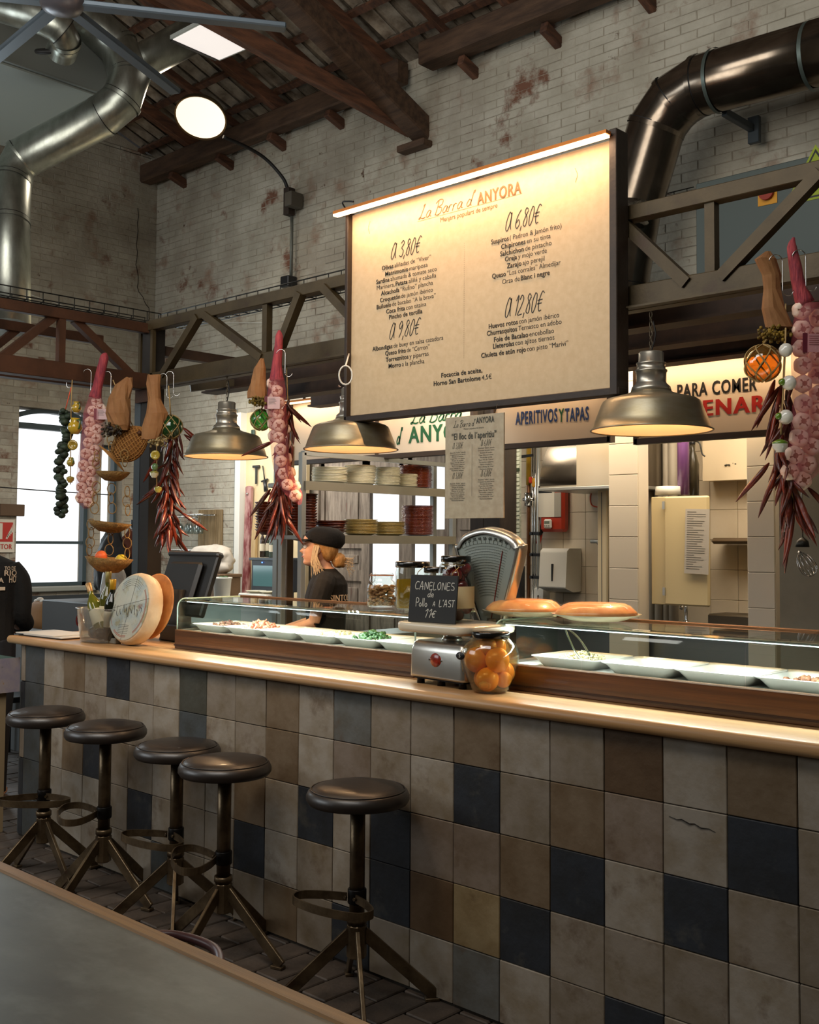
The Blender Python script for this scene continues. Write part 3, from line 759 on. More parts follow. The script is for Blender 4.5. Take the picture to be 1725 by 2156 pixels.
# ============================================================ STEEL FRAME ABOVE THE BAR
def truss(name, label, p, q, zb, zt, pts, mat, hb=.1, d=(.06, .05), brackets=True):
    'pts: top/bottom nodes as fractions; chords with angle lips'
    p, q = V(p), V(q); t = thing(name, label, 'truss', p); D = q-p
    n = V((-D.y, D.x, 0)).normalized()
    MB().bar((0, 0, zb-hb/2), D+V((0, 0, zb-hb/2)), d[0], hb, bev=.003).build('bottom_chord', mat, t)
    o = MB().bar(n*-.045+V((0, 0, zb-hb+.006)), D+n*-.045+V((0, 0, zb-hb+.006)), .05, .008).build('chord_lip', mat, t)
    MB().bar((0, 0, zt-.03), D+V((0, 0, zt-.03)), d[0], .06, bev=.003).build('top_chord', mat, t)
    for a, b_, kind in pts:
        if kind == 'v': MB().bar(D*a+V((0, 0, zb-.01)), D*a+V((0, 0, zt-.05)), .04, .04, upv=(1, 0, 0)).build('vertical', mat, t)
        else:
            P0 = D*a+V((0, 0, zb-.03))-n*.02; P1 = D*b_+V((0, 0, zt-.045))-n*.02
            MB().bar(P0, P1, .045, .045, upv=n).build('diagonal', mat, t)
    return t
XP = -.475
# front truss, left of the menu and right of it
def fx(px, py): return at(px, py, y=.9).x
L_ = 5.4
def fr_(px, py): return (fx(px, py)-XP)/L_
truss('front_truss', 'olive steel lattice girder over the bar, carrying the pendant lamps', (XP, .9, 0), (XP+L_, .9, 0), 2.576, 2.9,
      [(fr_(350, 790), fr_(425, 655), 'd'), (fr_(560, 740), fr_(440, 655), 'd'), (fr_(562, 740), 0, 'v'), (fr_(590, 740), fr_(640, 640), 'd'), (fr_(790, 700), fr_(690, 630), 'd'), (fr_(800, 700), 0, 'v'),
       (fr_(850, 700), fr_(930, 600), 'd'), (.5, .42, 'd'), (.52, 0, 'v'), (.54, .6, 'd'), (fr_(1455, 600), fr_(1310, 478), 'd'), (fr_(1500, 575), 0, 'v'), (fr_(1525, 580), fr_(1735, 375), 'd'), (.99, .92, 'd')], steel_olive)
def fy(px, py): return (.9-at(px, py, x=XP).y)/3.4
truss('left_truss', 'rust-brown steel lattice girder above the left end of the bar', (XP, .9, 0), (XP, -2.5, 0), 2.576, 2.885,
      [(fy(285, 790), fy(160, 665), 'd'), (fy(127, 760), 0, 'v'), (fy(0, 735), fy(118, 668), 'd'), (.5, .42, 'd'), (.52, 0, 'v'), (.56, .7, 'd')], steel_brown, d=(.05, .05))
truss('rear_left_truss', 'second rust-brown girder just behind the left truss', (XP-.55, .9, 0), (XP-.55, -2.0, 0), 2.60, 2.885, [(.3, .2, 'd'), (.33, 0, 'v')], steel_brown, hb=.06, d=(.04, .04))
for k, y in enumerate((1.35, 1.8, 2.25)):
    t = thing('ceiling_beam', ['nearest', 'middle', 'furthest'][k]+' of three dark steel beams over the bar, between lamps and lit signs', 'beam', (XP, y, 0))
    MB().box((0, -.03, 2.51), (5.4, .03, 2.62)).build('web', M('rust_beam', '4c3626', .6, col2='33241a', vs=5), t)
    MB().box((0, -.06, 2.50), (5.4, .06, 2.512)).build('flange', M('rust_beam'), t)
b = MB().box((XP, 1.6, 2.74), (XP+5.4, 2.62, 2.77)); struct(b.build('trim_3', M('bar_ceiling', '2a211a', .8)))
t = thing('side_beam', 'dark steel beam running back from the corner post', 'beam', (XP, .9, 0))
MB().box((-.03, 0, 2.70), (.03, 2.9, 2.76)).build('web', M('rust_beam'), t)
MB().bar((.15, .2, 2.50), (.9, 1.5, 2.74), .045, .045).build('brace', steel_olive, t)
# corner post
ps = thing('corner_post', 'dark square steel post rising at the left end of the bar', 'post', (XP, .93, 0))
MB().box((-.05, -.05, 0), (.05, .05, 2.88), bev=.002).build('shaft', M('post_paint', '2a2622', .45, .2, col2='211c18', vs=5), ps)
MB().box((-.12, -.05, 0), (-.055, -.02, 2.45)).build('side_strip', M('post_strip', '4a5256', .5, .2), ps)
MB().box((-.08, -.075, 2.40), (.08, -.05, 2.56)).build('joint_plate', steel_brown, ps)
for sx in (-.065, .065): MB().box((sx-.012, -.06, 2.56), (sx+.012, -.035, 2.84)).build('side_strip', steel_olive, ps)

# cable tray along the two walls
def tray(name, label, p, q):
    p, q = V(p), V(q); t = thing(name, label, 'cable tray', p); D = q-p; L = D.length; d = D.normalized(); n = V((-d.y, d.x, 0))
    mb = MB()
    for a, z in ((-.09, .06), (-.09, 0), (-.045, 0), (0, 0), (.045, 0), (.09, 0), (.09, .06)): mb.tube([n*a+V((0, 0, z)), n*a+D+V((0, 0, z))], .004, 5)
    mb.build('long_wires', M('tray_wire', '24231f', .5, .5), t)
    mb = MB(); k = 0
    while k*.1 < L: o_ = d*k*.1; mb.tube([o_+n*-.09+V((0, 0, .06)), o_+n*-.09, o_+n*.09, o_+n*.09+V((0, 0, .06))], .0032, 4); k += 1
    tag(mb.build('cross_wires', M('tray_wire'), t), kind='stuff')
    return t
tray('cable_tray', 'wire cable tray over the front truss, in front of the whitewashed wall', (XP-.15, 1.15, 2.93), (1.6, 1.15, 2.93))
tray('cable_tray', 'wire cable tray over the left truss, in front of the left wall', (XP-.2, 1.05, 2.93), (XP-.2, -.6, 2.93))
tray('cable_tray', 'short stretch of wire tray beside the grey electrical cabinet', tuple(at(1330, 452, y=3.98)), (at(1475, 425, y=3.98).x, 3.98, at(1330, 452, y=3.98).z))

# ------------------------------------------------------------ menu board
frame_wood = M('menu_frame', '33261b', .55, col2='241a12', vs=6, bump=.15, bs=50)
mbd = thing('menu_board', 'large hanging menu board with warm light bar along its top', 'menu board', (1.44, .8, 2.163))
W_, H_ = 1.485, .99
MB().box((-.01, 0, 0), (W_, .02, H_+.0)).build('panel', M('menu_cream', 'c8b08c', .65, col2='bfa682', vs=30), mbd)
MB().box((-.025, -.03, -.03), (W_+.04, .03, 0), bev=.003).box((-.03, -.03, -.03), (-.01, .05, H_+.01), bev=.003).box((W_, -.035, -.03), (W_+.035, .05, H_+.03), bev=.003).box((-.02, .02, -.0), (W_+.02, .06, H_), bev=.003).build('frame', frame_wood, mbd)
MB().box((W_-.012, -.004, 0), (W_, 0, H_)).build('panel_edge', M('pale_edge', 'b9b4a4', .4), mbd)
MB().box((-.06, -.085, H_-.002), (W_+.02, -.05, H_+.012)).build('light_profile', M('warm_alu', 'c87a3a', .35, .7), mbd)
MB().box((-.06, -.083, H_-.012), (W_+.015, -.052, H_-.002)).build('light_strip', M('menu_led', 'ffffff', emit='ffc08a', es=6), mbd)
for x in (-.03, W_+.01): MB().bar((x, 0, H_+.004), (x, -.07, H_+.004), .012, .01).build('light_arm', frame_wood, mbd)
MB().tube(bez([(-.03, .0, H_+.01), (-.04, -.04, H_+.06), (.02, -.06, H_+.05), (.06, -.06, H_+.04)], 4), .004, 6).build('cable', black_steel, mbd)
lamp('AREA', 'menu_spill_light', (W_/2, -.09, H_-.02), 6, (1, .60, .30), W_, .02, to=(W_/2, -1.1, -2.2), parent=mbd)
lamp('AREA', 'menu_light', (W_/2, -.068, H_-.016), 5, (1, .62, .36), W_, .02, to=(W_/2, 0.02, 0.35), parent=mbd)
ink = M('menu_ink', '1e211d', .6); gold = M('menu_gold', '6a4410', .5)
def bx(px, py):
    p = at(px, py, y=.8); return p.x-1.44, p.z-2.163
lt = MB(); gd = MB()
def line(mb, lft, rgt, z_px, words, h=.026):
    'words: (text, bold). lft/rgt: picture x of the line ends read at their heights'
    (x0, z0), (x1, z1) = bx(*lft), bx(*rgt); z = (z0+z1)/2; W = x1-x0
    tot = sum((text_geo(a, .02 if b_ else 0)[3]-text_geo(a, .02 if b_ else 0)[2])+.22 for a, b_ in words)-.22
    x = x0; k = W/tot
    for a, b_ in words:
        g = text_geo(a, .02 if b_ else 0); w = (g[3]-g[2])*k
        text(mb, a, x, z, h, y=-.0015, width=w, bold=.02 if b_ else 0, align='l'); x += w+.22*k
    return z
rows_l = [((806, 566), (880, 549), [('Olivas', 1), ('aliñadas de “Viver”', 0)], 906), ]
def ml(mb, x0, y0, x1, y1, words, h=.021): line(mb, (x0, y0), (x1, y1), 0, words, h)
ml(lt, 805, 569, 908, 546, [('Olivas', 1), ('aliñadas de “Viver”', 0)])
ml(lt, 812, 581, 901, 562, [('Matrimonio', 1), ('mariposa', 0)])
ml(lt, 793, 597, 920, 572, [('Sardina', 1), ('ahumada & tomate seco', 0)])
ml(lt, 794, 609, 919, 586, [('Marinera,', 0), ('Patata', 1), ('aliñá y caballa', 0)])
ml(lt, 803, 621, 912, 601, [('Alcachofa', 1), ('“Rufino” plancha', 0)])
ml(lt, 801, 636, 912, 615, [('Croquetón', 1), ('de jamón ibérico', 0)])
ml(lt, 794, 650, 918, 628, [('Buñuelo', 1), ('de bacalao “A la brava”', 0)])
ml(lt, 814, 660, 898, 645, [('Coca frita', 1), ('con titaina', 0)])
ml(lt, 820, 672, 890, 660, [('Pincho de tortilla', 1)])
ml(lt, 785, 739, 934, 716, [('Albondigas', 1), ('de buey en salsa cazadora', 0)])
ml(lt, 812, 748, 905, 735, [('Queso frito', 1), ('de “Cerron”', 0)])
ml(lt, 813, 762, 903, 749, [('Torreznitos', 1), ('y piparras', 0)])
ml(lt, 819, 775, 894, 765, [('Morro', 1), ('a la plancha', 0)])
ml(lt, 1035, 514, 1183, 481, [('Suspiros', 1), ('( Padron & Jamón frito)', 0)])
ml(lt, 1056, 525, 1160, 501, [('Chipirones', 1), ('en su tinta', 0)])
ml(lt, 1054, 540, 1162, 516, [('Salchichon', 1), ('de pistacho', 0)])
ml(lt, 1064, 551, 1152, 532, [('Oreja', 1), ('y mojo verde', 0)])
ml(lt, 1068, 566, 1147, 548, [('Zarajo', 1), ('ajo perejil', 0)])
ml(lt, 1037, 587, 1181, 557, [('Queso', 1), ('“Los corrales” Almedijar', 0)])
ml(lt, 1058, 598, 1158, 579, [('Orza de', 0), ('Blanc i negre', 1)])
ml(lt, 1030, 692, 1178, 668, [('Huevos rotos', 1), ('con jamón ibérico', 0)])
ml(lt, 1026, 707, 1183, 682, [('Churrasquitos', 1), ('Ternasco en adobo', 0)])
ml(lt, 1041, 720, 1167, 701, [('Foie de Bacalao', 1), ('encebollao', 0)])
ml(lt, 1039, 735, 1168, 714, [('Lleterolas', 1), ('con ajitos tiernos', 0)])
ml(lt, 1014, 754, 1197, 727, [('Chuleta de atún rojo', 1), ('con pisto “Marivi”', 0)])
ml(lt, 930, 795, 1016, 784, [('Focaccia de aceite,', 1)])
ml(lt, 914, 813, 1036, 797, [('Horno San Bartolome', 1), ('4,5€', 0)])
def price(mb, x0, y0, x1, y1, s, h, wx=1, w=.0042):
    (a, z0), (b_, z1) = bx(x0, y0), bx(x1, y1); ks = [' ' if c == ' ' else c for c in s]; ks[0] = 'Q'
    tot = sum(H[k][0] for k in ks)*h
    hand(mb, ks, a, (z0+z1)/2, h, y=-.0015, w=w, wx=(b_-a)/tot)
price(lt, 823, 545, 886, 532, 'Q 3,80€', .075)
price(lt, 820, 714, 884, 704, 'Q 9,80€', .075)
price(lt, 1064, 486, 1138, 470, 'Q 6,80€', .078)
price(lt, 1063, 668, 1144, 655, 'Q 12,80€', .082)
(xa, za), (xb, zb) = bx(978, 512), bx(977, 757)
n = 60
for i in range(n): z = za+(zb-za)*i/n; lt.quad((xa, -.0015, z), (xa+.0018, -.0015, z), (xa+.0018, -.0015, z-.0026), (xa, -.0015, z-.0026))
# heading in gold
(x0, z0), (x1, z1) = bx(882, 462), bx(1000, 432)
hand(gd, list('La Barra d')+["'"], x0, (z0+z1)/2, .066, y=-.0015, w=.0038, wx=(x1-x0)/(sum(H[k][0] for k in "La Barra d'")*.066))
(x0, z0), (x1, z1) = bx(1006, 428), bx(1098, 409)
g2 = MB(); g2.keepn = True; g3 = MB(); g3.keepn = True; g4 = MB(); g4.keepn = True
text(g2, 'ANYORA', x0, (z0+z1)/2, .052, y=-.0015, width=x1-x0, bold=.035, align='l')
(x0, z0), (x1, z1) = bx(928, 468), bx(1048, 437)
text(g3, 'Menjars populars de sempre', x0, (z0+z1)/2, .022, y=-.0015, width=x1-x0, align='l')
(x0, z0), (x1, z1) = bx(880, 467), bx(1100, 410)
ul = MB(); ul.keepn = True; ul.quad((x0, -.0015, z0), (x1, -.0015, z0), (x1, -.0015, z0+.0015), (x0, -.0015, z0+.0015)); ul.build('underline', gold, mbd)
for s_, px, py in ((1, 776, 480), (-1, 1216, 368)):
    (x0, z0) = bx(px, py); q = bez([(x0+s_*.012, 0, z0+.03), (x0, 0, z0), (x0+s_*.01, 0, z0-.03)], 6)
    for a, b_ in zip(q[:-1], q[1:]): g4.quad(a+V((0, -.0015, 0)), b_+V((0, -.0015, 0)), b_+V((.002, -.0015, 0)), a+V((.002, -.0015, 0)))
lt.keepn = gd.keepn = True
lt.build('dark_lettering', ink, mbd); gd.build('gold_script', gold, mbd); g2.build('gold_capitals', gold, mbd); g3.build('gold_tagline', gold, mbd); g4.build('corner_brackets', gold, mbd)

# ------------------------------------------------------------ pendant lamps
spun = M('spun_brass_grey', 'a39c88', .38, .75, col2='8e8264', vs=4, stretch=(1, 1, 3), bump=.04, bs=90)
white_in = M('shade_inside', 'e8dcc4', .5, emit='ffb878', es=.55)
def pendant(px, py, label, rad, drop, first=None):
    p = at(px, py, y=.88); L = 2.475-p.z
    if first: return dup(first, (p.x, .88, p.z), label=label)
    t = thing('pendant_lamp', label, 'lamp', (p.x, .88, p.z), group='brass pendant lamps over the bar')
    R0 = rad
    prof = [(R0, 0), (R0+.002, .004), (R0-.006, .008), (R0*.93, .04), (R0*.83, .100), (R0*.80, .113), (R0*.74, .122), (R0*.42, .142), (R0*.34, .150), (R0*.33, .156)]
    sh = MB(); sh.lathe(prof, n=48, cap=False); inn = [(r-.004, z-.002) for r, z in prof]; inn[0] = (R0-.003, .001); 
    sh.build('shade', spun, t)
    MB().lathe(inn, n=48, cap=False).build('shade_lining', white_in, t)
    MB().tube([(R0*cos(2*pi*i/48), R0*sin(2*pi*i/48), .002) for i in range(48)], .004, 6, closed=True).build('rim', spun, t)
    MB().lathe([(.078, .154), (.074, .170), (.060, .183), (.058, .188), (.058, .228), (.062, .230), (.062, .236), (.055, .240), (.055, .258), (.057, .260), (.057, .265), (.049, .268), (.049, .303), (.044, .308), (0, .310)], n=32).build('neck', M('lamp_neck', 'b4aea0', .32, .8), t)
    MB().ball((0, 0, .095), .03, 16, (1, 1, 1.2)).build('bulb', M('bulb_glow', 'ffffff', emit='ffb468', es=40), t)
    ch = MB(); k = 0; z = .310
    while z < L-.005:
        q = [(.006*cos(a_*pi/4)*(1 if k % 2 else 0), .006*cos(a_*pi/4)*(0 if k % 2 else 1), z+.012+.013*sin(a_*pi/4)) for a_ in range(8)]
        ch.tube(q, .0016, 4, closed=True); z += .019; k += 1
    ch.build('chain', M('chain_metal', '6a6050', .4, .9), t)
    MB().tube(bez([(.0, 0, .308), (.02, 0, .37), (.01, 0, L-.02)], 5), .003, 6).build('cord', black_steel, t)
    lamp('SPOT', 'pendant_light', (0, 0, .06), 55, (1, .62, .32), .05, to=(0, 0, -1), spread=2.3, parent=t)
    return t
l1 = pendant(476, 962, 'left pendant lamp, hanging free left of the garlic braid', .2325, 0)
pendant(739, 947, 'middle pendant lamp, partly behind the lower left corner of the menu board', .2325, 0, l1)
pendant(1372, 907, 'right pendant lamp, the largest in view, right of the menu board', .2325, 0, l1)
# ============================================================ BACK BAR, SIGNS, KITCHEN
cream = M('sign_cream', 'e2d3bb', .6)
green = M('sign_green', '1f5a34', .5); blue = M('sign_blue', '1f3f7a', .5); red = M('sign_red', 'b3271c', .5); blk = M('sign_black', '1a1a18', .5)
SY = 2.7
def sx(px): return at(px, 900, y=SY).x
def sign(name, label, x0, x1, zb, zt, build):
    t = thing(name, label, 'sign', (x0, SY, zb)); L = x1-x0; h = zt-zb
    MB().box((0, 0, 0), (L, .02, h)).build('panel', cream, t)
    MB().box((-.02, -.02, -.035), (L+.02, .03, 0), bev=.002).box((-.025, -.02, -.035), (0, .03, h+.02)).box((L, -.02, -.035), (L+.025, .03, h+.02)).build('frame', M('sign_frame', '3c2e22', .5), t)
    MB().box((0, -.11, h+.0), (L, -.07, h+.014)).build('light_profile', M('warm_alu'), t)
    MB().box((0, -.108, h-.010), (L, -.072, h-.001)).build('light_strip', M('sign_led', 'ffffff', emit='ffb878', es=5), t)
    MB().box((0, -.07, h+.0), (L, .03, h+.012)).build('top_cover', M('sign_frame'), t)
    lamp('AREA', 'sign_light', (L/2, -.09, h-.014), 2.6*L, (1, .70, .44), L, .02, to=(L/2, .0, .1), parent=t)
    for x_ in (.12, L-.12): MB().box((x_-.008, .0, h), (x_+.008, .016, 2.745-zb)).build('hanger', black_steel, t)
    build(t, L, h, lambda px, py: (at(px, py, y=SY-.002).x-x0, at(px, py, y=SY-.002).z-zb)); return t
def s1(t, L, h, q):
    MB().box((q(795, 900)[0]-.012, -.015, 0), (q(795, 900)[0]+.012, .0, h)).build('divider', M('sign_frame'), t)
    mb = MB(); mb.keepn = True
    (xa, za), (xb, zb) = q(865, 896), q(972, 880); ks = list('La Barra'); hh = .105
    hand(mb, ks, xa, (za+zb)/2, hh, y=-.002, w=.011, wx=(xb-xa)/(sum(H[k][0] for k in ks)*hh))
    (xa, za), (xb, zb) = q(835, 936), q(856, 934); hand(mb, ['d', "'"], xa, za, .12, y=-.002, w=.012, wx=.62)
    (xa, za), (xb, zb) = q(861, 934), q(1010, 920); text(mb, 'ANYORA', xa, (za+zb)/2, .115, y=-.002, width=xb-xa, bold=.04, align='l')
    mb.build('green_lettering', green, t)
def s2(t, L, h, q):
    for s_, a, b_, m_ in (('APERITIVOS', (1086, 893), (1174, 889), blue), ('Y', (1177, 888), (1188, 888), green), ('TAPAS', (1190, 888), (1240, 884), blue)):
        (xa, za), (xb, zb) = q(*a), q(*b_); mb = MB(); mb.keepn = True
        text(mb, s_, xa, (za+zb)/2, .083, y=-.002, width=xb-xa, bold=.04, align='l'); mb.build('lettering', m_, t)
def s3(t, L, h, q):
    for s_, a, b_, m_, c in (('PARA COMER', (1427, 834), (1594, 825), blk, .075), ('CENAR', (1446, 878), (1612, 866), red, .088)):
        (xa, za), (xb, zb) = q(*a), q(*b_); mb = MB(); mb.keepn = True
        text(mb, s_, xa, (za+zb)/2, c, y=-.002, width=xb-xa, bold=.05 if m_ is red else .04, align='l'); mb.build('lettering', m_, t)
sign('shop_sign', 'lit cream sign with green script and capitals over the plate rack', sx(617), .60, 2.185, 2.625, s1)
sign('shop_sign', 'lit cream sign in blue and green capitals between two pendant lamps', .80, sx(1282), 2.195, 2.635, s2)
sign('shop_sign', 'lit cream sign with black and red capitals, right end behind the garlic', sx(1345), 3.5, 2.17, 2.60, s3)

# dark column between the signs
MB().box((.50, 2.8, 0), (.62, 3.0, 2.7), bev=.004).box((.62, 2.8, 0), (.76, 2.98, 2.7), bev=.004).build('column_core', M('dark_column', '2b211a', .6, col2='1c1510', vs=4, stretch=(6, 6, .6)), tag(thing('column', 'dark boarded wooden column behind the scale, between two lit signs', 'column', (0, 0, 0))))

# hanging paper menu under the board
p0, p1 = at(937, 1092, y=.70), at(1061, 868, y=.70)
pm = thing('paper_menu', 'small hanging paper menu below the big menu board', 'menu', (p0.x, .70, p0.z)); w_, h_ = p1.x-p0.x, p1.z-p0.z
MB().box((0, 0, 0), (w_, .008, h_), bev=.001).build('card', M('menu_card', 'b0a48c', .7, col2='a3967e', vs=30), pm)
for x in (.05, w_-.05): MB().cyl((x, .004, h_), (x, .02, 2.135-p0.z), .0015, n=5).build('string', black_steel, pm)
mb = MB(); mb.keepn = True
def pz(py): return at(1000, py, y=.70).z-p0.z
def px_(px): return at(px, 1000, y=.70).x-p0.x
ks = list('La Barra d')+["'"]; hand(mb, ks, px_(955), pz(897), .030, y=-.001, w=.0018, wx=(px_(1000)-px_(955))/(sum(H[k][0] for k in ks)*.03))
text(mb, 'ANYORA', px_(1003), pz(892), .026, y=-.001, width=px_(1041)-px_(1003), bold=.03, align='l')
text(mb, 'Menjars populars de sempre', w_/2, pz(903), .007, y=-.001, width=.11)
text(mb, '“El lloc de l´aperitiu”', w_/2, pz(923), .028, y=-.001, width=px_(1044)-px_(950), bold=.02)
for cx, zz, s_ in ((964, 942, 'Q 3,80€'), (1024, 940, 'Q 6,80€'), (964, 1006, 'Q 3,80€'), (1024, 1004, 'Q 6,80€')):
    hand(mb, [c for c in s_], px_(cx), pz(zz), .026, y=-.001, w=.0014, align='c', wx=.7)
items = ['Olivas aliñadas de “Viver”', 'Matrimonio mariposa', 'Sardina ahumada & tomate seco', 'Marinera, Patata aliñá y caballa', 'Alcachofa “Rufino” plancha', 'Croquetón de jamón ibérico',
         'Buñuelo de bacalao', 'Coca frita con titaina', 'Pincho de tortilla', 'Queso frito de “Cerron”', 'Torreznitos y piparras', 'Morro a la plancha']
for cx, z0_, z1_ in ((964, 952, 990), (1024, 946, 990), (964, 1018, 1054), (1024, 1012, 1052)):
    for i in range(10):
        s_ = items[(i+cx) % 12]; text(mb, s_, px_(cx), pz(z0_+(z1_-z0_)*i/9), .0062, y=-.001, width=min(.088, .0036*len(s_)))
mb.quad(*(V((px_(994)+a, -.001, b_)) for a, b_ in ((0, pz(1045)), (.001, pz(1045)), (.001, pz(935)), (0, pz(935)))))
mb.build('lettering', M('soft_ink', '3c3c34', .6), pm)

# ------------------------------------------------------------ plate rack running towards the back wall
RX = -.22
def ry(px): return at(px, 1000, x=RX).y
rack = thing('plate_rack', 'steel shelving rack stacked with plates and bowls behind the bar', 'rack', (RX, 0, 0))
stl = M('rack_steel', 'b2b3ad', .35, .6)
Y0, Y1 = 1.93, 3.45
for x, y in ((0, Y0), (-.20, Y0), (0, Y1), (-.20, Y1)): MB().box((x-.02, y-.02, 0), (x+.02, y+.02, 2.15), bev=.003).build('upright', stl, rack)
for z, nm in ((1.955, 'shelf'), (1.60, 'shelf'), (.9, 'shelf')):
    MB().box((-.36, Y0, z-.03), (.03, Y1, z), bev=.004).build(nm, stl, rack)
    MB().box((.02, Y0, z-.055), (.035, Y1, z+.004)).build('shelf_lip', M('shelf_lip', 'a09884', .4, .4), rack)
MB().box((-.02, Y0, 2.13), (.02, Y1, 2.16)).build('top_rail', stl, rack)
def plate(rad, h, m_, label, group, cat='plate', name='plate', depth=.6):
    t = MB().lathe([(rad*.55, 0), (rad*.58, .002), (rad*.75, h*.45), (rad, h), (rad, h+.004), (rad*.74, h*.5+.005), (rad*.5, .005), (0, .005)], n=28).build(name, m_)
    return tag(t, label, cat, group)
pc = M('cream_china', 'd8d0b4', .25, coat=.3); py_ = M('mustard_china', 'b39a5c', .3, coat=.3, rand=.1); pg = M('amber_glass', '8a3a14', .08, coat=.6, alpha=.8)
terra = M('glazed_terracotta', '6e2c12', .2, col2='4c1a0a', vs=14, coat=.6, rand=.15)
def stack(proto, x, y, z, n, dz, jit=.004):
    proto.location = (x, y, z)
    for i in range(1, n):
        c = proto.copy(); COL.objects.link(c)
        c.location = (x+random.uniform(-jit, jit), y+random.uniform(-jit, jit), z+i*dz); c.rotation_euler.z = random.uniform(0, 6)
def ryc(a, b_): return (ry(a)+ry(b_))/2
S1, S2 = 1.956, 1.601
stack(plate(.125, .018, pc, 'cream plate in the leftmost stack on the upper rack shelf', 'cream plates, leftmost upper stack'), RX-.13, ryc(682, 758), S1, 10, .0105)
stack(plate(.115, .02, pc, 'cream plate in the tall second stack on the upper rack shelf', 'cream plates, tall upper stack'), RX-.14, ryc(757, 816), S1, 14, .0095)
stack(plate(.095, .018, pc, 'smaller cream plate in the third stack on the upper rack shelf', 'cream plates, third upper stack'), RX-.10, ryc(815, 858), S1, 14, .0095)
stack(plate(.08, .016, pc, 'small cream saucer in the low stack beside the amber glass plates', 'small cream saucers'), RX-.08, ryc(857, 890), S1, 9, .0105)
stack(plate(.125, .018, pg, 'amber glass plate in the stack on the upper rack shelf', 'amber plates, upper stack'), RX-.16, ryc(875, 940), S1, 16, .0105)
stack(plate(.125, .018, py_, 'mustard plate in the left stack on the lower rack shelf', 'mustard plates, left stack'), RX-.15, ryc(752, 828), S2, 10, .0105)
stack(plate(.12, .018, py_, 'mustard plate in the right stack on the lower rack shelf', 'mustard plates, right stack'), RX-.17, ryc(826, 882), S2, 9, .0105)
stack(plate(.12, .018, pg, 'amber glass plate in the tall stack on the lower rack shelf', 'amber plates, lower stack'), RX-.13, ryc(875, 938), S2, 21, .0105)
stack(plate(.10, .035, terra, 'brown terracotta bowl in the tall stack behind the cap', 'terracotta bowls', 'bowl', 'bowl'), RX-.12, ryc(640, 688), S2, 14, .0185)
stack(plate(.10, .035, terra, 'brown terracotta bowl in the stack furthest left on the lower shelf', 'terracotta bowls, left', 'bowl', 'bowl'), RX-.33, ryc(622, 650), S2, 11, .0185)
o = plate(.125, .03, terra, 'oval terracotta dish stacked low beside the mustard plates', 'oval terracotta dishes', 'dish', 'oval_dish'); o.scale = (.8, 1, 1)
stack(o, RX-.13, ryc(695, 752), S2, 5, .017)

# ------------------------------------------------------------ old wooden doors in the back opening
aged = M('aged_grey_wood', '8c7f70', .8, col2='5e5348', vs=5, stretch=(7, 7, .8), bump=.3, bs=40, patches=[('6b4438', 5, .62, .74)])
drs = []
XO0, XO1 = -2.45, -.35
fr = struct(MB().box((XO0, YW-.03, 2.32), (XO1, YW+.07, 2.42)).box((XO0-.07, YW-.03, 0), (XO0, YW+.07, 2.42)).box((XO1, YW-.03, 0), (XO1+.07, YW+.07, 2.42)).build('door_1', aged))
fl = XO0
for k, (x0, x1, kind) in enumerate(((XO0, at(775, 1100, y=YW).x-.03, 'p'), (at(775, 1100, y=YW).x-.03, at(842, 1100, y=YW).x+.04, 'g'), (at(862, 1100, y=YW).x-.02, at(942, 1100, y=YW).x+.02, 'g'), (at(945, 1100, y=YW).x, XO1, 'p'))):
    lf = MB(); s_ = .05
    lf.box((x0, YW, 0), (x0+s_, YW+.045, 2.32)).box((x1-s_, YW, 0), (x1, YW+.045, 2.32)).box((x0, YW, 2.22), (x1, YW+.045, 2.32)).box((x0, YW, 0), (x1, YW+.045, .12))
    bars = (1.0, 1.62) if kind == 'g' else (.8, 1.25, 1.55)
    for z in bars: lf.box((x0+s_, YW, z-.05), (x1-s_, YW+.045, z+.05))
    o = lf.build('door_leaf', aged, fr)
    zz = [.12]+[z for z in bars]+[2.22]
    for a, b_ in zip(zz[:-1], zz[1:]):
        if kind == 'p' or b_ < 1.2:
            MB().box((x0+s_, YW+.02, a), (x1-s_, YW+.035, b_)).box((x0+s_+.06, YW+.008, a+.11), (x1-s_-.06, YW+.02, b_-.11), bev=.008).build('door_panel', aged, o)
        else: MB().box((x0+s_, YW+.02, a), (x1-s_, YW+.024, b_)).build('pane', gl, o)
MB().box((at(842, 1100, y=YW).x+.04, YW, 0), (at(862, 1100, y=YW).x-.02, YW+.06, 2.32)).build('mullion', aged, fr)

# ------------------------------------------------------------ back-left: pinboard wall with tools, glasses, machines
MB().box((-3.44, 3.98, .3), (-2.52, 4.02, 2.85)).build('board', M('cream_board', 'd2c09a', .7, col2='c2ae86', vs=3), tag(thing('tool_board', 'cream wall board behind the garlic with hanging knives and tools', 'board'), kind='thing'))
MB().box((-3.52, 3.9, .3), (-3.44, 4.0, 2.85), bev=.004).build('trim_4', M('white_trim', 'd0cec4', .5))['kind'] = 'structure'
b = MB(); b.tube([(-3.57, 3.95, 1.0), (-3.57, 3.95, 2.9)], .012, 8); tag(b.build('wall_pipe', M('grey_pipe', '8c9494', .4, .3)), 'thin grey pipe running down beside the white corner trim', 'pipe')
def ky(px, py, y=3.96): return at(px, py, y=y)
iron = M('tool_iron', '3a3a36', .4, .7)
t = thing('meat_hammer', 'small iron hammer hanging on the cream board under the lamp rim', 'tool', ky(540, 985))
MB().box((-.05, -.015, .0), (.05, .01, .025), bev=.004).build('head', iron, t); MB().box((-.012, -.008, -.16), (.012, .006, .0), bev=.003).build('handle', iron, t)
t = thing('sharpening_steel', 'dagger-like sharpening steel hanging beside the small hammer', 'tool', ky(554, 985), rot=(0, -.22, 0))
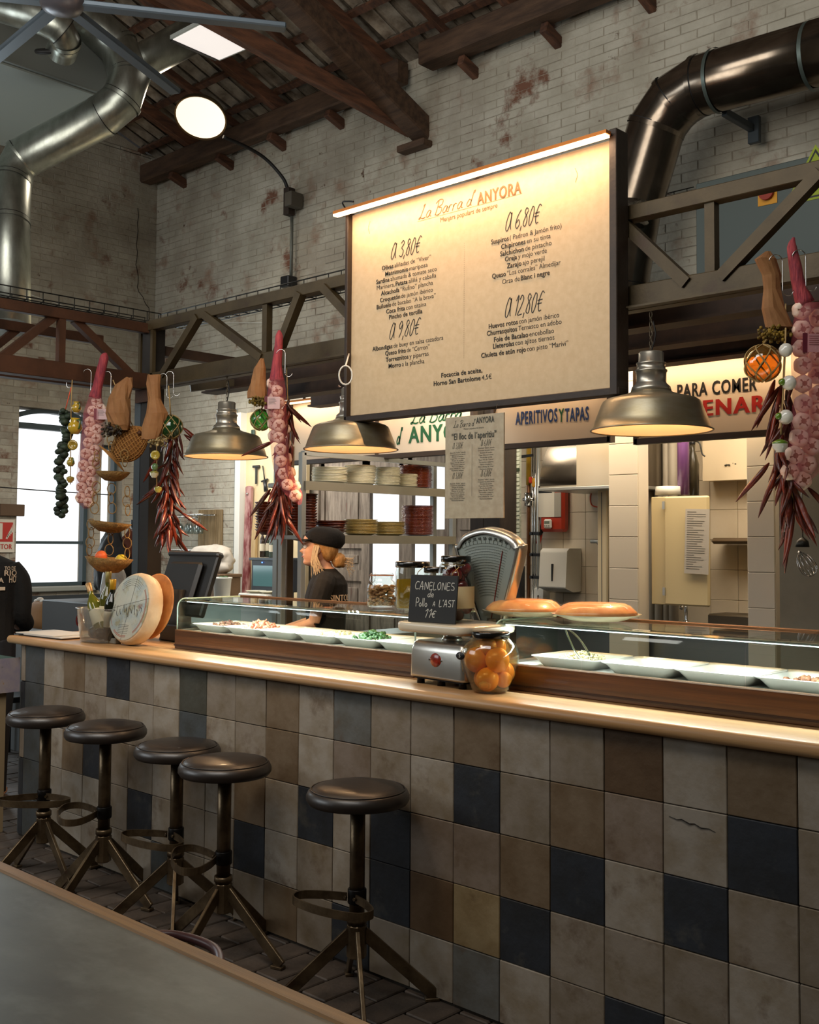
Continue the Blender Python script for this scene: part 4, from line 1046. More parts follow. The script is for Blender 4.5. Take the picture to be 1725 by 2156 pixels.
MB().cyl((0, 0, .02), (0, 0, -.13), .006).build('rod', iron, t); MB().box((-.05, -.01, -.135), (.05, .01, -.12), bev=.003).build('guard', iron, t); MB().cyl((0, 0, -.13), (0, 0, -.24), .016, .022).build('handle', M('black_plastic', '1b1c1e', .4), t)
t = thing('hanging_tool', 'small dark green tool hanging under the green glass float', 'tool', ky(533, 915)); MB().box((-.025, -.01, -.05), (.025, .01, .05), bev=.006).build('body', M('dark_green_tool', '24382c', .5), t)
def slat(name, label, px0, py0, px1, py1, w, mats, curve=.0):
    p, q = ky(px0, py0), ky(px1, py1); t = thing(name, label, 'board', q)
    D = p-q; pts = bez([(0, 0, 0), (D.x*.35+curve, 0, D.z*.35), (D.x*.7+curve, 0, D.z*.7), (D.x*.97, 0, D.z*.96), (D.x, 0, D.z)], 5); mb = MB(); vs = []; n = len(pts)
    for i, p_ in enumerate(pts):
        ww = w*(1 if i < n-4 else .9-.25*(i-n+4)); vs += [p_+V((-ww, -.03, 0)), p_+V((ww, -.03, 0)), p_+V((ww, 0, 0)), p_+V((-ww, 0, 0))]
    fs = []
    for i in range(n-1):
        for k in range(4): fs.append((4*i+k, 4*i+(k+1) % 4, 4*i+4+(k+1) % 4, 4*i+4+k))
    fs += [(3, 2, 1, 0), tuple(4*n-4+k for k in range(4))]; mb.add(vs, fs); mb.build('board_body', mats, t)
    MB().ball((D.x*.93, -.04, D.z*.93), .012, 8).build('stud', chrome, t)
slat('worn_red_board', 'long worn red board standing against the cream panel', 528, 1023, 520, 1262, .045, M('worn_red', '6e2a2a', .6, col2='a88078', vs=9, stretch=(2, 2, .6), vr=(.42, .6)))
slat('pale_stave', 'curved pale wooden stave standing right of the worn red board', 545, 1060, 540, 1262, .032, M('pale_stave', 'b79d72', .6, col2='9d8257', vs=6, stretch=(4, 4, .6)), -.03)
# glass rack with hanging wine glasses
p = at(425, 1085, y=4.0)
gr = thing('glass_rack', 'wall rack of boards and chrome rails with hanging wine glasses', 'rack', (p.x, 4.09, p.z))
for k in range(4): MB().box((-.16+k*.105, -.02, -.62), (-.062+k*.105, .0, .06), bev=.003).build('back_board', M('rack_board', '8a7452', .7, col2='6b5738', vs=6, stretch=(6, 6, .7), rand=.1), gr)
MB().box((-.42, -.005, -.72), (-.16, .01, -.36)).build('dark_back', M('black_plastic'), gr)
for dz, dx0, dx1 in ((0, -.12, .19), (-.37, -.35, .10), (-.02, -.36, -.12)):
    MB().tube([(dx0, -.06, dz), (dx1, -.06, dz)], .006, 6).tube([(dx0, -.22, dz), (dx1, -.22, dz)], .006, 6).build('rail', chrome, gr)
    mb = MB(); k = dx0
    while k < dx1: mb.tube([(k, -.02, dz+.008), (k, -.24, dz+.008)], .003, 5); k += .04
    mb.build('rods', chrome, gr)
wg = MG('wine_glass', 'e8eeee', .03, 1.6)
def wineglass(label, loc):
    t = MB().lathe([(.034, .0), (.033, .003), (.004, .006), (.004, .085), (.012, .095), (.034, .13), (.036, .155), (.030, .205), (.0285, .205), (.0345, .155), (.032, .131), (.008, .1), (0, .098)], n=20, cap=False).build('wine_glass', wg)
    t.location = loc; t.rotation_euler = (pi, 0, 0); return tag(t, label, 'glass', 'hanging wine glasses')
g0 = wineglass('wine glass hanging upside down from the chrome rack', (p.x+.05, 3.90, p.z+.01))
for k, (dx, dy, dz) in enumerate(((-.03, -.02, 0), (.02+.07, .02, 0), (-.11, 0, -.0), (-.18, -.04, -.0), (-.25, 0, -.0), (.03, -.02, -.37), (-.04, 0, -.37), (-.11, -.02, -.37), (-.18, 0, -.37), (-.25, -.01, -.37))):
    c = g0.copy(); COL.objects.link(c); c.location = (p.x+.0+dx, 3.90+dy, p.z+.01+dz)
    if dz: c['label'] = 'wine glass hanging upside down from the lower chrome rail'; c['group'] = 'wine glasses on the lower rail'
# rear counter and machines
rc = thing('rear_counter', 'white and grey counter along the back wall carrying the machines', 'counter', (0, 0, 0))
MB().box((-4.6, 3.3, 0), (-2.0, 3.97, .98)).build('body', M('rear_front', 'a9aaa4', .5), rc); MB().box((-4.62, 3.27, .98), (-1.98, 3.97, 1.02), bev=.004).build('worktop', M('rear_top', 'c9c6bc', .35), rc)
def bk(px, y=3.5): return at(px, 1200, y=y).x
def bz(py, y=3.5, px=480): return at(px, py, y=y).z
wp = M('white_appliance', 'd8d6cc', .3, coat=.2)
t = thing('toaster_oven', 'white machine with two black knobs, under a crumpled white bag', 'appliance', (bk(425), 3.5, 1.02)); a = .17
MB().box((-a-.05, -.13, 0), (a, .2, .22), bev=.01).build('housing', wp, t)
for z in (.18, .09): MB().cyl((.11, -.13, z-.02), (.11, -.16, z-.02), .028, .024).build('knob', M('black_plastic'), t)
for z in (.19, .15, .09, .05): MB().box((-.16, -.14, z-.01), (.04, -.128, z+.006)).build('slot', M('black_plastic'), t)
def blob(name, label, cat, loc, sc, mat, n=3, amp=.12, seed=1, fr_=6):
    random.seed(seed); bm = bmesh.new(); bmesh.ops.create_icosphere(bm, subdivisions=n, radius=1)
    from mathutils import noise
    for v in bm.verts:
        v.co *= 1+amp*noise.noise(v.co*fr_/3+V((seed, 0, 0)))*2+amp*.5*noise.noise(v.co*fr_+V((0, seed, 0)))
        v.co = V((v.co.x*sc[0], v.co.y*sc[1], v.co.z*sc[2]))
    me = bpy.data.meshes.new(name); bm.to_mesh(me); bm.free(); me.materials.append(mat)
    for p_ in me.polygons: p_.use_smooth = True
    o = bpy.data.objects.new(name, me); COL.objects.link(o); o.location = loc
    random.seed(seed+50); return tag(o, label, cat)
bagm = M('white_bag', 'b8b0a4', .6, bump=.6, bs=8, col2='a0988a', vs=4)
blob('plastic_bag', 'crumpled white bag lying on the white machine by the glasses', 'bag', (bk(437)+.05, 3.5, 1.365), (.30, .18, .145), bagm, 4, .16, 3, 5)
t = thing('wooden_crate', 'brown wooden box with a flat lid beside the white machine', 'box', (bk(477), 3.45, 1.02))
MB().box((-.13, -.12, 0), (.13, .12, .20), bev=.003).build('body', M('crate_wood', '6a5138', .7, col2='54402b', vs=5), t); MB().box((-.14, -.13, .20), (.14, .13, .23), bev=.004).build('lid', M('crate_wood'), t)
t = thing('bucket', 'white plastic bucket with herbs beside the brown box', 'bucket', (bk(505), 3.3, 1.02)); MB().lathe([(.07, 0), (.085, .19), (.092, .19), (.092, .205), (.08, .205), (.065, .02), (0, .02)], n=28).build('body', wp, t)
for k in range(9): MB().ball((random.uniform(-.05, .05), random.uniform(-.05, .05), .205), .03, 6, (1, .5, .4)).build('herb_leaf', gp, t)
t = thing('marker_pen', 'orange and white marker pen standing behind the left case', 'pen', (bk(477, 3.35), 3.35, 1.02)); MB().cyl((0, 0, 0), (-.005, 0, .11), .008).build('barrel', wp, t); MB().cyl((-.005, 0, .11), (-.01, 0, .18), .007).build('cap', M('orange_plastic', 'd8702a', .4), t)
t = thing('white_container', 'low white container with two plates on it under the mini fridge', 'container', (bk(560, 3.25), 3.25, 1.02)); MB().box((-.2, -.15, 0), (.2, .15, .085), bev=.01).build('body', wp, t)
for dx in (-.07, .12): tag(plate(.09, .018, pc, 'small cream plate on the white container below the mini fridge', 'plates below the mini fridge'), None).location = (bk(560, 3.25)+dx, 3.2, 1.106)
t = thing('foil_bowl', 'shallow steel bowl of food in front of the white container', 'bowl', (bk(550, 3.0), 3.0, 1.02)); MB().lathe([(.05, 0), (.10, .05), (.104, .05), (.05, .006), (0, .006)], n=28).build('body', porcelain, t)
MB().ball((0, 0, .05), .07, 10, (1, 1, .35)).build('food', M('pale_food', 'c8b8a0', .6), t)
t = thing('mini_fridge', 'small black drinks fridge with a lit glass front', 'appliance', (bk(560, 3.42), 3.55, 1.10)); MB().box((-.19, -.15, 0), (.19, .15, .30), bev=.01).build('housing', M('black_plastic'), t)
MB().box((-.15, -.156, .055), (.15, -.15, .24)).build('glass_front', M('fridge_glow', '20383a', .1, emit='6f9a98', es=.35), t); MB().box((-.20, -.17, .285), (.20, .16, .31), bev=.005).build('top_lid', M('dark_grey_plastic', '333a40', .4), t)
MB().ball((-.02, -.158, .268), .006, 8).build('status_light', M('blue_led', '2040ff', emit='4a7aff', es=6), t)
for sx_ in (-.1, .1): MB().box((sx_-.02, -.1, -.08), (sx_+.02, .1, 0)).build('stand', M('black_plastic'), t)
def bottle(label, loc, h=.3, r=.037, c='1d2a18', cap='7a2018', lab='d8ccb0', rot=None, group=None, neckc=None, trans=.6):
    t = thing('bottle', label, 'bottle', loc, group=group, rot=rot)
    g_ = M('bottle_'+c, c, .06, coat=.6, alpha=.85 if trans > .5 else 1)
    MB().lathe([(0, .004), (r*.9, 0), (r, .008), (r, h*.58), (r*.85, h*.66), (r*.42, h*.76), (r*.36, h*.80), (r*.36, h*.97), (r*.42, h*.97), (r*.42, h), (0, h)], n=24).build('glass', g_, t)
    MB().lathe([(r*.385, h*.84), (r*.40, h*.845), (r*.44, h*1.0), (r*.40, h*1.006), (0, h*1.006)], n=20, cap=False).build('foil', M('foil_'+cap, cap, .35, .4), t)
    MB().lathe([(r*1.012, h*.22), (r*1.012, h*.48)], n=24, cap=False).build('label', M('label_'+lab, lab, .7), t)
    return t
bottle('dark bottle with red cap standing on the mini fridge, left one', (bk(552, 3.55), 3.55, 1.411), .26, .025, '2a1a14', 'b83a20')
bottle('dark bottle standing in the middle on the mini fridge', (bk(563, 3.6), 3.6, 1.411), .27, .03, '2c3a30', '2a2a2a')
bottle('grey-green bottle on the mini fridge, beside the steel post', (bk(573, 3.5), 3.5, 1.411), .24, .03, '4c5a50', '3a3a3a')
tag(blob('foil_bag', 'crumpled white and red bag over the bottles behind the chillies', 'bag', (bk(562, 3.92), 3.93, 1.80), (.07, .05, .12), M('red_white_bag', 'd0c4b4', .5, col2='a03028', vs=9, vr=(.5, .6)), 3, .3, 9, 6))
# tall steel posts left of the rack
for px, wdt, m_, l in ((583, .05, stl, 'bright steel upright left of the plate rack'), (604, .06, M('brown_post', '6b5540', .5, .4), 'brown metal post between two steel uprights left of the plate rack')):
    x = at(px, 1150, y=2.3).x; tag(MB().box((x-wdt/2, 2.28, 0), (x+wdt/2, 2.28+wdt, 2.25), bev=.003).build('post', m_), l, 'post')

# ------------------------------------------------------------ kitchen
KY = 3.9
kt = M('kitchen_tile', 'd6cab4', .25, col2='cbbda4', vs=3, rand=.03, coat=.2)
kw = struct(MB().box((-.05, KY, 0), (6.2, KY+.12, 2.78)).build('wall_kitchen', M('kitchen_joint', '8f8470', .8)))
kp = None
for i in range(17):
    for j in range(4, 14):
        x = .09+i*.2; z = j*.2-.012
        if x > 3.6: continue
        if kp is None: kp = MB().box((.001, -.006, .001), (.199, .002, .199), bev=.002).build('tile', kt, kw); o = kp
        else: o = kp.copy(); COL.objects.link(o)
        o.location = (x, KY, z)
struct(MB().box((.78, 2.62, 2.77), (6.0, KY, 2.80)).build('trim_5', M('bar_ceiling')))
# ribbed pale panel and black box at its left
t = thing('ribbed_panel', 'pale green ribbed panel at the kitchen entrance, right of the column', 'panel', (at(1075, 1000, y=3.5).x, 3.5, 0))
k_ = at(1094, 1000, y=3.5).x-at(1055, 1000, y=3.5).x
MB().box((-k_*.5, 0, 1.40), (k_*.5, .02, 2.7)).build('sheet', M('pale_green', 'b9bfae', .5), t)
for i in range(40): MB().box((-k_*.5, -.006, 1.42+i*.031), (k_*.5, .0, 1.44+i*.031)).build('rib', M('pale_green'), t)
MB().box((-k_*.5, -.012, 2.08), (k_*.5, .0, 2.105)).build('strap', M('dark_strap', '2f3a28', .5), t)
tag(MB().box((at(1055, 1000, y=3.4).x, 3.4, .3), (at(1097, 1000, y=3.4).x, 3.46, at(1075, 1190, y=3.4).z), bev=.01).build('black_panel', M('black_plastic')), 'matt black panel standing below the ribbed panel', 'panel')
# pipes
def kx(px, y=3.8): return at(px, 1100, y=y).x
for px, r_, m_, l in ((1110, .016, M('copper_brown', '6a4426', .4, .5), 'brown pipe with a brass valve, leftmost of the kitchen pipes'), (1119, .008, chrome, 'thin chrome pipe beside the brown kitchen pipe'),
                      (1124, .008, chrome, 'second thin chrome pipe on the kitchen wall'), (1131, .012, stl, 'steel pipe nearest the range hood')):
    t = thing('kitchen_pipe', l, 'pipe', (kx(px), 3.82, 0)); MB().cyl((0, 0, .6), (0, 0, 2.7), r_, n=12).build('tube', m_, t)
    if px == 1110:
        MB().cyl((0, 0, 2.0), (0, 0, 2.7), .019, n=12).build('yellow_sleeve', M('gas_yellow', 'b8922a', .5), t)
        MB().cyl((0, 0, 1.84), (0, 0, 1.94), .032, n=8).cyl((-.05, 0, 1.89), (.05, 0, 1.89), .014).build('valve', chrome, t)
    else:
        for z in (1.3, 1.47, 1.63): MB().box((-.02, -.02, z-.012), (.02, .02, z+.012), bev=.003).build('clip', M('black_plastic'), t)
t = thing('gas_valve', 'small red and yellow valve handle on the kitchen pipes', 'valve', (kx(1122), 3.78, at(1122, 1012, y=3.78).z)); MB().box((-.02, -.01, -.02), (.01, .01, .03), bev=.006).build('red_handle', M('valve_red', 'c23a1a', .4), t); MB().box((.012, -.01, -.05), (.035, .01, .02), bev=.006).build('yellow_tag', M('valve_yellow', 'd8a030', .5), t)
t = thing('wall_bracket', 'black triangular bracket at the top of the pipes', 'bracket', (kx(1095), 3.7, at(1110, 962, y=3.7).z)); MB().bar((0, 0, 0), (.2, 0, .01), .015, .02).bar((0, 0, 0), (.09, 0, .13), .015, .02).build('arms', black_steel, t)
# range hood
hx0, hx1 = at(1137, 1000, y=3.3).x, at(1330, 1000, y=3.3).x; hz = at(1200, 1028, y=3.3).z
hd = thing('range_hood', 'curved stainless steel extraction hood in the kitchen', 'hood', (hx0, 3.3, hz))
mb = MB(); Lh = hx1-hx0; prof = [(0, 0), (0, .09)]+[(.0+.30*(i/6)**1.4, .09+.5*(i/6)) for i in range(1, 7)]+[(.55, .59), (.55, 0)]
mb.extr([(0, y, z) for y, z in prof], (Lh, 0, 0), True); mb.build('canopy', M('hood_steel', '8e8578', .22, .95), hd); MB().box((-.005, -.008, -.012), (Lh+.005, .56, .01), bev=.003).build('lip', stl, hd)
MB().box((Lh*.42, -.004, .0), (Lh, .0, .35)).build('reflection_sheet', M('hood_reflection', 'cdbfa6', .3, .4), hd)  # cream reflection on the steel, put in as a flat coloured sheet
def kq(px, py, y): return at(px, py, y=y)
# paper pack holder, timer, knife, hook
p = kq(1172, 1072, 3.85); t = thing('paper_pack', 'red, white and black pack hanging on the kitchen wall under the hood', 'pack', p)
MB().box((-.12, -.05, -.17), (.10, .03, .17), bev=.02).build('body', M('pack_red', 'a8341c', .4), t); MB().box((-.125, -.055, -.06), (.02, -.045, .13)).build('white_label', M('pack_white', 'd0cabc', .5), t)
MB().box((-.125, -.056, .12), (0, -.05, .175)).build('black_top', M('black_plastic'), t); MB().box((.02, -.056, -.06), (.08, -.05, .12)).build('grey_label', M('pack_grey', '9c968a', .5), t)
t = thing('kitchen_timer', 'small white digital timer clipped to the red pack', 'timer', kq(1154, 1103, 3.78)); MB().box((-.035, -.012, -.035), (.035, .012, .035), bev=.01).build('case', wp, t); MB().box((-.024, -.0135, .0), (.022, -.012, .02)).build('screen', M('lcd', '6b7568', .3), t)
for k in range(3): MB().cyl((-.018+k*.018, -.012, -.015), (-.018+k*.018, -.016, -.015), .005, n=8).build('button', M('grey_button', '6a6a68', .5), t)
p = kq(1139, 1122, 3.84); t = thing('knife', 'knife with red handle hanging by the kitchen pipes', 'knife', p, rot=(0, .3, 0))
MB().box((-.02, -.008, -.09), (.02, .008, .0), bev=.007).build('handle', M('knife_red', 'b5301c', .4), t); MB().extr([(-.02, 0, 0), (.02, 0, 0), (.022, 0, .12), (-.015, 0, .17)], (0, -.003, 0)).build('blade', iron, t)
p = kq(1253, 1050, 3.8); t = tag(MB().tube(bez([(.0, 0, .09), (-.035, 0, .03), (-.03, 0, -.04), (.02, 0, -.06), (.04, 0, -.045)], 6), .005, 6).build('cable', M('orange_cord', 'd8502a', .5)), 'loop of orange cord hanging under the right end of the hood', 'cord'); t.location = p
# dispensers
def disp(name, label, px, py, w, h, d, slot):
    t = thing(name, label, 'dispenser', kq(px, py, KY-.01))
    mb = MB(); mb.extr([(-w/2, -d*.9, h/2-.02), (-w/2, -d*.75, h/2), (-w/2, 0, h/2), (-w/2, 0, -h/2-.015), (-w/2, -d*.5, -h/2-.02), (-w/2, -d, -h/2+.01)], (w, 0, 0)); mb.build('cover', wp, t, bev=.012, bseg=3)
    MB().box((-slot/4, -d-.003, -h*.3), (slot/4, -d+.012, h*.12)).build('slot', M('black_plastic'), t)
disp('towel_dispenser', 'large white paper towel dispenser on the kitchen tiles', 1196, 1197, .24, .30, .20, .02)
disp('soap_dispenser', 'small white soap dispenser left of the towel dispenser', 1148, 1258, .085, .17, .09, .012)
t = thing('wall_sticker', 'tiny blue and white sticker left of the towel dispenser', 'sticker', kq(1151, 1183, KY-.008)); MB().box((-.028, 0, -.009), (.028, -.001, .009)).build('blue_base', M('sticker_blue', '2a3f7c', .5), t); MB().box((-.02, -.0015, -.005), (.012, -.001, .005)).build('white_field', wp, t)
t = thing('wall_tap', 'steel arm and bracket sticking out beside the white pillar', 'bracket', kq(1245, 1140, 3.7)); MB().cyl((0, 0, 0), (.16, 0, 0), .014).build('arm', stl, t); MB().extr([(.04, 0, -.01), (.14, 0, -.01), (.14, 0, -.11)], (0, .01, 0)).build('gusset', M('grey_button'), t)
# pillars, cabinet door leaf
def pillar(px0, px1, y, label, m_='pillar_paint'):
    x0, x1 = at(px0, 1100, y=y).x, at(px1, 1100, y=y).x
    t = thing('kitchen_pillar', label, 'pillar', (x0, y, 0)); P_ = M('pillar_paint', 'd2c6b2', .5)
    MB().box((0, 0, 0), (x1-x0, .12, 2.77)).build('core', P_, t)
    for k in range(14): MB().box((.003, -.008, k*.2+.002), (x1-x0-.003, .002, k*.2+.198), bev=.002).build('tile', M('pillar_tile', 'cfc4b0', .3, rand=.02), t)
    return t
pillar(1283, 1345, 3.2, 'white tiled pillar between the hood and the cream cabinet')
pillar(1574, 1633, 3.0, 'pale pillar right of the cream cabinet, left of the chillies')
t = thing('strip_lamp', 'tall narrow cream casing left of the white tiled pillar', 'casing', kq(1273, 1160, 3.5)); MB().box((-.04, -.03, -.43), (.04, .03, .42), bev=.008).build('body', M('cream_plastic', 'cfc2a2', .4), t); MB().box((-.004, -.033, -.4), (.0, -.028, .4)).build('seam', M('grey_button'), t)
x0, x1, x2 = at(1370, 1150, y=3.3).x, at(1400, 1150, y=3.3).x, at(1494, 1150, y=3.3).x; zt, zb = at(1430, 1045, y=3.3).z, at(1430, 1275, y=3.3).z
t = thing('wall_cabinet', 'cream wall cabinet with a paper list stuck to its door', 'cabinet', (x0, 3.3, zb)); cc = M('cabinet_cream', 'cdbb8e', .45)
MB().box((0, .01, 0), (x1-x0, .3, zt-zb), bev=.004).build('body', cc, t)
dr = MB().box((x1-x0, -.01, .0), (x2-x0, .02, zt-zb), bev=.01).build('door', cc, t)
for z in (.06, zt-zb-.08): MB().box((x1-x0-.006, -.02, z), (x1-x0+.01, -.005, z+.05)).build('hinge', stl, dr)
ls = thing('paper_list', 'handwritten paper list stuck on the cream cabinet door', 'paper', (at(1468, 1140, y=3.27).x, 3.268, at(1468, 1140, y=3.27).z), rot=(0, .03, 0))
w2, h2 = at(1494, 1140, y=3.27).x-at(1443, 1140, y=3.27).x, at(1468, 1075, y=3.27).z-at(1468, 1212, y=3.27).z
MB().box((-w2/2, 0, -h2/2), (w2/2, .002, h2/2)).build('sheet', M('list_paper', 'b9b2a6', .7), ls)
mb = MB()
for k in range(26): mb.box((-w2*.42, -.001, h2*.45-k*h2*.035), (-w2*.42+w2*random.uniform(.25, .8), 0, h2*.45-k*h2*.035+.003))
tag(mb.build('written_lines', M('pencil_grey', '6b675e', .7), ls), kind='stuff')
# conduits right of the pillar
for k, px in enumerate((1358, 1372, 1388, 1404, 1418)):
    t = tag(MB().cyl((kx(px, 3.7), 3.7, .5), (kx(px, 3.7), 3.7, 2.75), .025 if k % 2 else .032, n=16).build('conduit', M('conduit_grey', 'b5ab98', .5)), ['pale conduit nearest the tiled pillar', 'second pale conduit from the tiled pillar', 'middle pale conduit above the cream cabinet', 'fourth pale conduit from the tiled pillar', 'pale conduit beside the purple tube'][k], 'pipe')
z_ = at(1440, 1043, y=3.5).z
t = thing('purple_roll', 'tall purple roll standing on the cream cabinet', 'roll', (kx(1440, 3.45), 3.45, z_)); MB().cyl((0, 0, 0), (0, 0, .75), .038, n=24).build('roll_body', M('purple_wrap', '7a4f86', .25, coat=.5), t)
t = thing('white_tub', 'round white tub on the cream cabinet beside the purple roll', 'tub', (kx(1408, 3.4), 3.4, z_)); MB().lathe([(.085, 0), (.08, .055), (0, .058)], n=24).build('body', wp, t)
t = thing('soda_siphon', 'dark glass siphon bottle behind the purple roll', 'bottle', (kx(1459, 3.55), 3.55, z_)); MB().lathe([(.042, 0), (.044, .2), (.03, .26), (.018, .29), (.02, .33)], n=20).build('body', M('dark_siphon', '3a3426', .2), t); MB().ball((0, 0, .34), .022, 10).build('cap', M('black_plastic'), t)
MB().tube(bez([(0, 0, .35), (.05, 0, .34), (.07, 0, .27), (.09, 0, .25)], 5), .005, 6).build('spout', iron, t)
# upper box / beam and shelf behind between cabinet and right pillar
tag(MB().box((at(1480, 1000, y=3.75).x, 3.75, at(1500, 1012, y=3.75).z), (at(1600, 1000, y=3.75).x, KY, 2.76)).build('wall_box', M('box_paint', 'd8c6a6', .5)), 'boxed-out cream section of kitchen wall above the tiled niche', 'panel')
t = thing('niche_shelf', 'round-edged steel shelf in the tiled niche holding greens', 'shelf', (at(1495, 1140, y=3.7).x, 3.7, at(1530, 1139, y=3.7).z)); MB().box((0, 0, -.02), (.36, .18, .02), bev=.018).build('board', M('shelf_brown', '7c6a54', .3, .6), t)
heap('dark_greens', at(1540, 1133, y=3.75).x, 3.78, .2, .08, 30, M('dark_greens_m', '2c2a1e', .6), 'dark dried greens lying on the steel shelf', leafp(.02), z=at(1530, 1130, y=3.7).z, grow=.02)
for o in COL.objects:
    if o.name.startswith('dark_greens'): o.location.z = at(1530, 1135, y=3.7).z-CZ
# whisk hanging at right
p = kq(1688, 1030, 2.6); t = thing('whisk', 'long wire whisk hanging on the dark kitchen wall below the garlic', 'whisk', p, rot=(0, 0, 0))
D_ = lambda px, py: kq(px, py, 2.6)-p
MB().cyl((0, 0, .25), D_(1691, 1150), .004).build('hanger_rod', chrome, t); MB().lathe([(.035, 0), (.03, .03), (.008, .05)], n=16, mt=Matrix.Translation(D_(1690, 1152))).build('guard', iron, t)
c0, c1_ = D_(1682, 1160), D_(1712, 1212)
for k in range(6):
    a = pi*k/6; ax = (c1_-c0).normalized(); sd = V((0, 1, 0)).cross(ax).normalized()*cos(a)+V((0, 1, 0))*sin(a)
    MB().tube(bez([c0, c0+(c1_-c0)*.35+sd*.035, c0+(c1_-c0)*.8+sd*.04, c1_, c0+(c1_-c0)*.8-sd*.04, c0+(c1_-c0)*.35-sd*.035, c0], 5), .0018, 5).build('wire', chrome, t)
tag(MB().box((at(1640, 1000, y=2.9).x, 2.9, 0), (4.9, 3.0, 2.76)).build('partition_panel', M('partition', '8f8672', .5, col2='7c735e', vs=2)), 'dim tiled partition at the right edge behind the whisk', 'panel')
# kitchen worktop with pans
t = thing('kitchen_counter', 'steel kitchen counter under the towel dispensers', 'counter', (0, 0, 0)); MB().box((-.0, 3.35, 0), (4.4, 3.88, 1.0)).build('body', M('steel_front'), t); MB().box((-.02, 3.33, 1.0), (4.42, 3.89, 1.03)).build('worktop', M('steel_top'), t)
t = thing('steel_pan', 'dark rectangular pan on the kitchen counter below the shelf', 'pan', (at(1515, 1300, y=3.6).x, 3.6, 1.03)); MB().box((-.02, -.12, 0), (.5, .12, .09), bev=.01).build('body', M('dark_pan', '4a4132', .4, .6), t)
t = thing('wall_tap', 'chrome mixer tap under the cream cabinet', 'tap', (at(1445, 1290, y=3.6).x, 3.6, 1.03)); MB().tube(bez([(0, 0, 0), (0, 0, .12), (.02, -.06, .15), (.02, -.1, .11)], 5), .011, 8).build('spout', chrome, t); MB().lathe([(.025, 0), (.02, .03)], n=16).build('base', chrome, t)
# ============================================================ THINGS ON THE BAR
def atd(px, py, d):
    'point at viewing depth d along the sight line of a picture position'
    return CP+(fw+r2*((px-862.5)/F)-u2*((py-CY)/F))*d
BT = 1.0455
steel_pol = M('polished_steel', 'c8c6be', .27, .85, col2='b2afa6', vs=3, bump=.03, bs=30)
# --- weighing scale
sc = thing('weighing_scale', 'old polished steel weighing scale with a tall fan-shaped dial', 'scale', (2.655, .20, BT))
mb = MB()
def rrect(a, b, r=.02, n=4):
    out = []
    for cx, cy, a0 in ((a-r, b-r, 0), (-a+r, b-r, pi/2), (-a+r, -b+r, pi), (a-r, -b+r, 1.5*pi)):
        out += [(cx+r*cos(a0+pi/2*i/n), cy+r*sin(a0+pi/2*i/n)) for i in range(n+1)]
    return out
def loft(mb, rings, smooth=True, caps=True):
    n = len(rings[0]); vs = [V(p) for r_ in rings for p in r_]; fs = []
    for j in range(len(rings)-1):
        for i in range(n): k = (i+1) % n; fs.append((j*n+i, j*n+k, (j+1)*n+k, (j+1)*n+i))
    mb.add(vs, fs, smooth)
    if caps:
        o_ = len(mb.v)-len(vs)
        mb.f += [tuple(o_+i for i in range(n))[::-1], tuple(o_+(len(rings)-1)*n+i for i in range(n))]; mb.mi += [mb.k]*2; mb.sm += [False]*2
ang = -.10
loft(mb, [[(x*s_, y*s_, z) for x, y in rrect(.145, .125)] for s_, z in ((1.0, .026), (1.0, .034), (.985, .12), (.93, .148), (.86, .156))])
body = mb.build('housing', steel_pol, sc, rot=(0, 0, ang))
for x in (-.11, .0, .11):
    for y in (-.095, .095):
        if x == 0 and y > 0: continue
        MB().cyl((x, y, 0), (x, y, .03), .015, .013, n=12).build('foot', M('black_iron'), sc, rot=(0, 0, ang))
MB().box((-.13, -.11, .018), (.13, .11, .028)).build('underplate', M('black_iron'), sc, rot=(0, 0, ang))
bd = MB(); bd.lathe([(.0, .003), (.024, .003), (.027, 0), (.03, 0)], n=24, mt=Matrix.Translation(V((-.0, -.1225, .092)))@Matrix.Rotation(pi/2, 4, 'X'), sq=(1.15, .95))
bd.build('badge', M('red_enamel', '9c2c18', .25, coat=.6, col2='4a1810', vs=60), sc, rot=(0, 0, ang))
for s_ in (-1, 1): MB().cyl((s_*.03, -.12, .092), (s_*.03, -.127, .092), .0035, n=8).build('rivet', chrome, sc, rot=(0, 0, ang))
kb = MB()
for i in range(7): a = 2*pi*i/7; kb.cyl((.146+.012, -.02+.022*cos(a), .09+.022*sin(a)), (.176, -.02+.022*cos(a), .09+.022*sin(a)), .008, n=8)
kb.cyl((.14, -.02, .09), (.178, -.02, .09), .022, n=16); kb.build('adjusting_knob', M('black_plastic'), sc, rot=(0, 0, ang))
MB().lathe([(.05, .15), (.035, .165), (.033, .178), (.06, .188)], n=20, mt=Matrix.Translation(V((-.04, 0, 0)))).build('spindle', steel_pol, sc)
pl = MB(); loft(pl, [[(x*s_-.02, y*s_-.005, z) for x, y in rrect(.185, .145, .05, 6)] for s_, z in ((.93, .186), (.985, .19), (1, .20), (1, .214), (.985, .219), (.94, .221))])
pl.build('platter', M('cream_enamel', 'd9cdb4', .3, coat=.3), sc, rot=(0, 0, -.06))
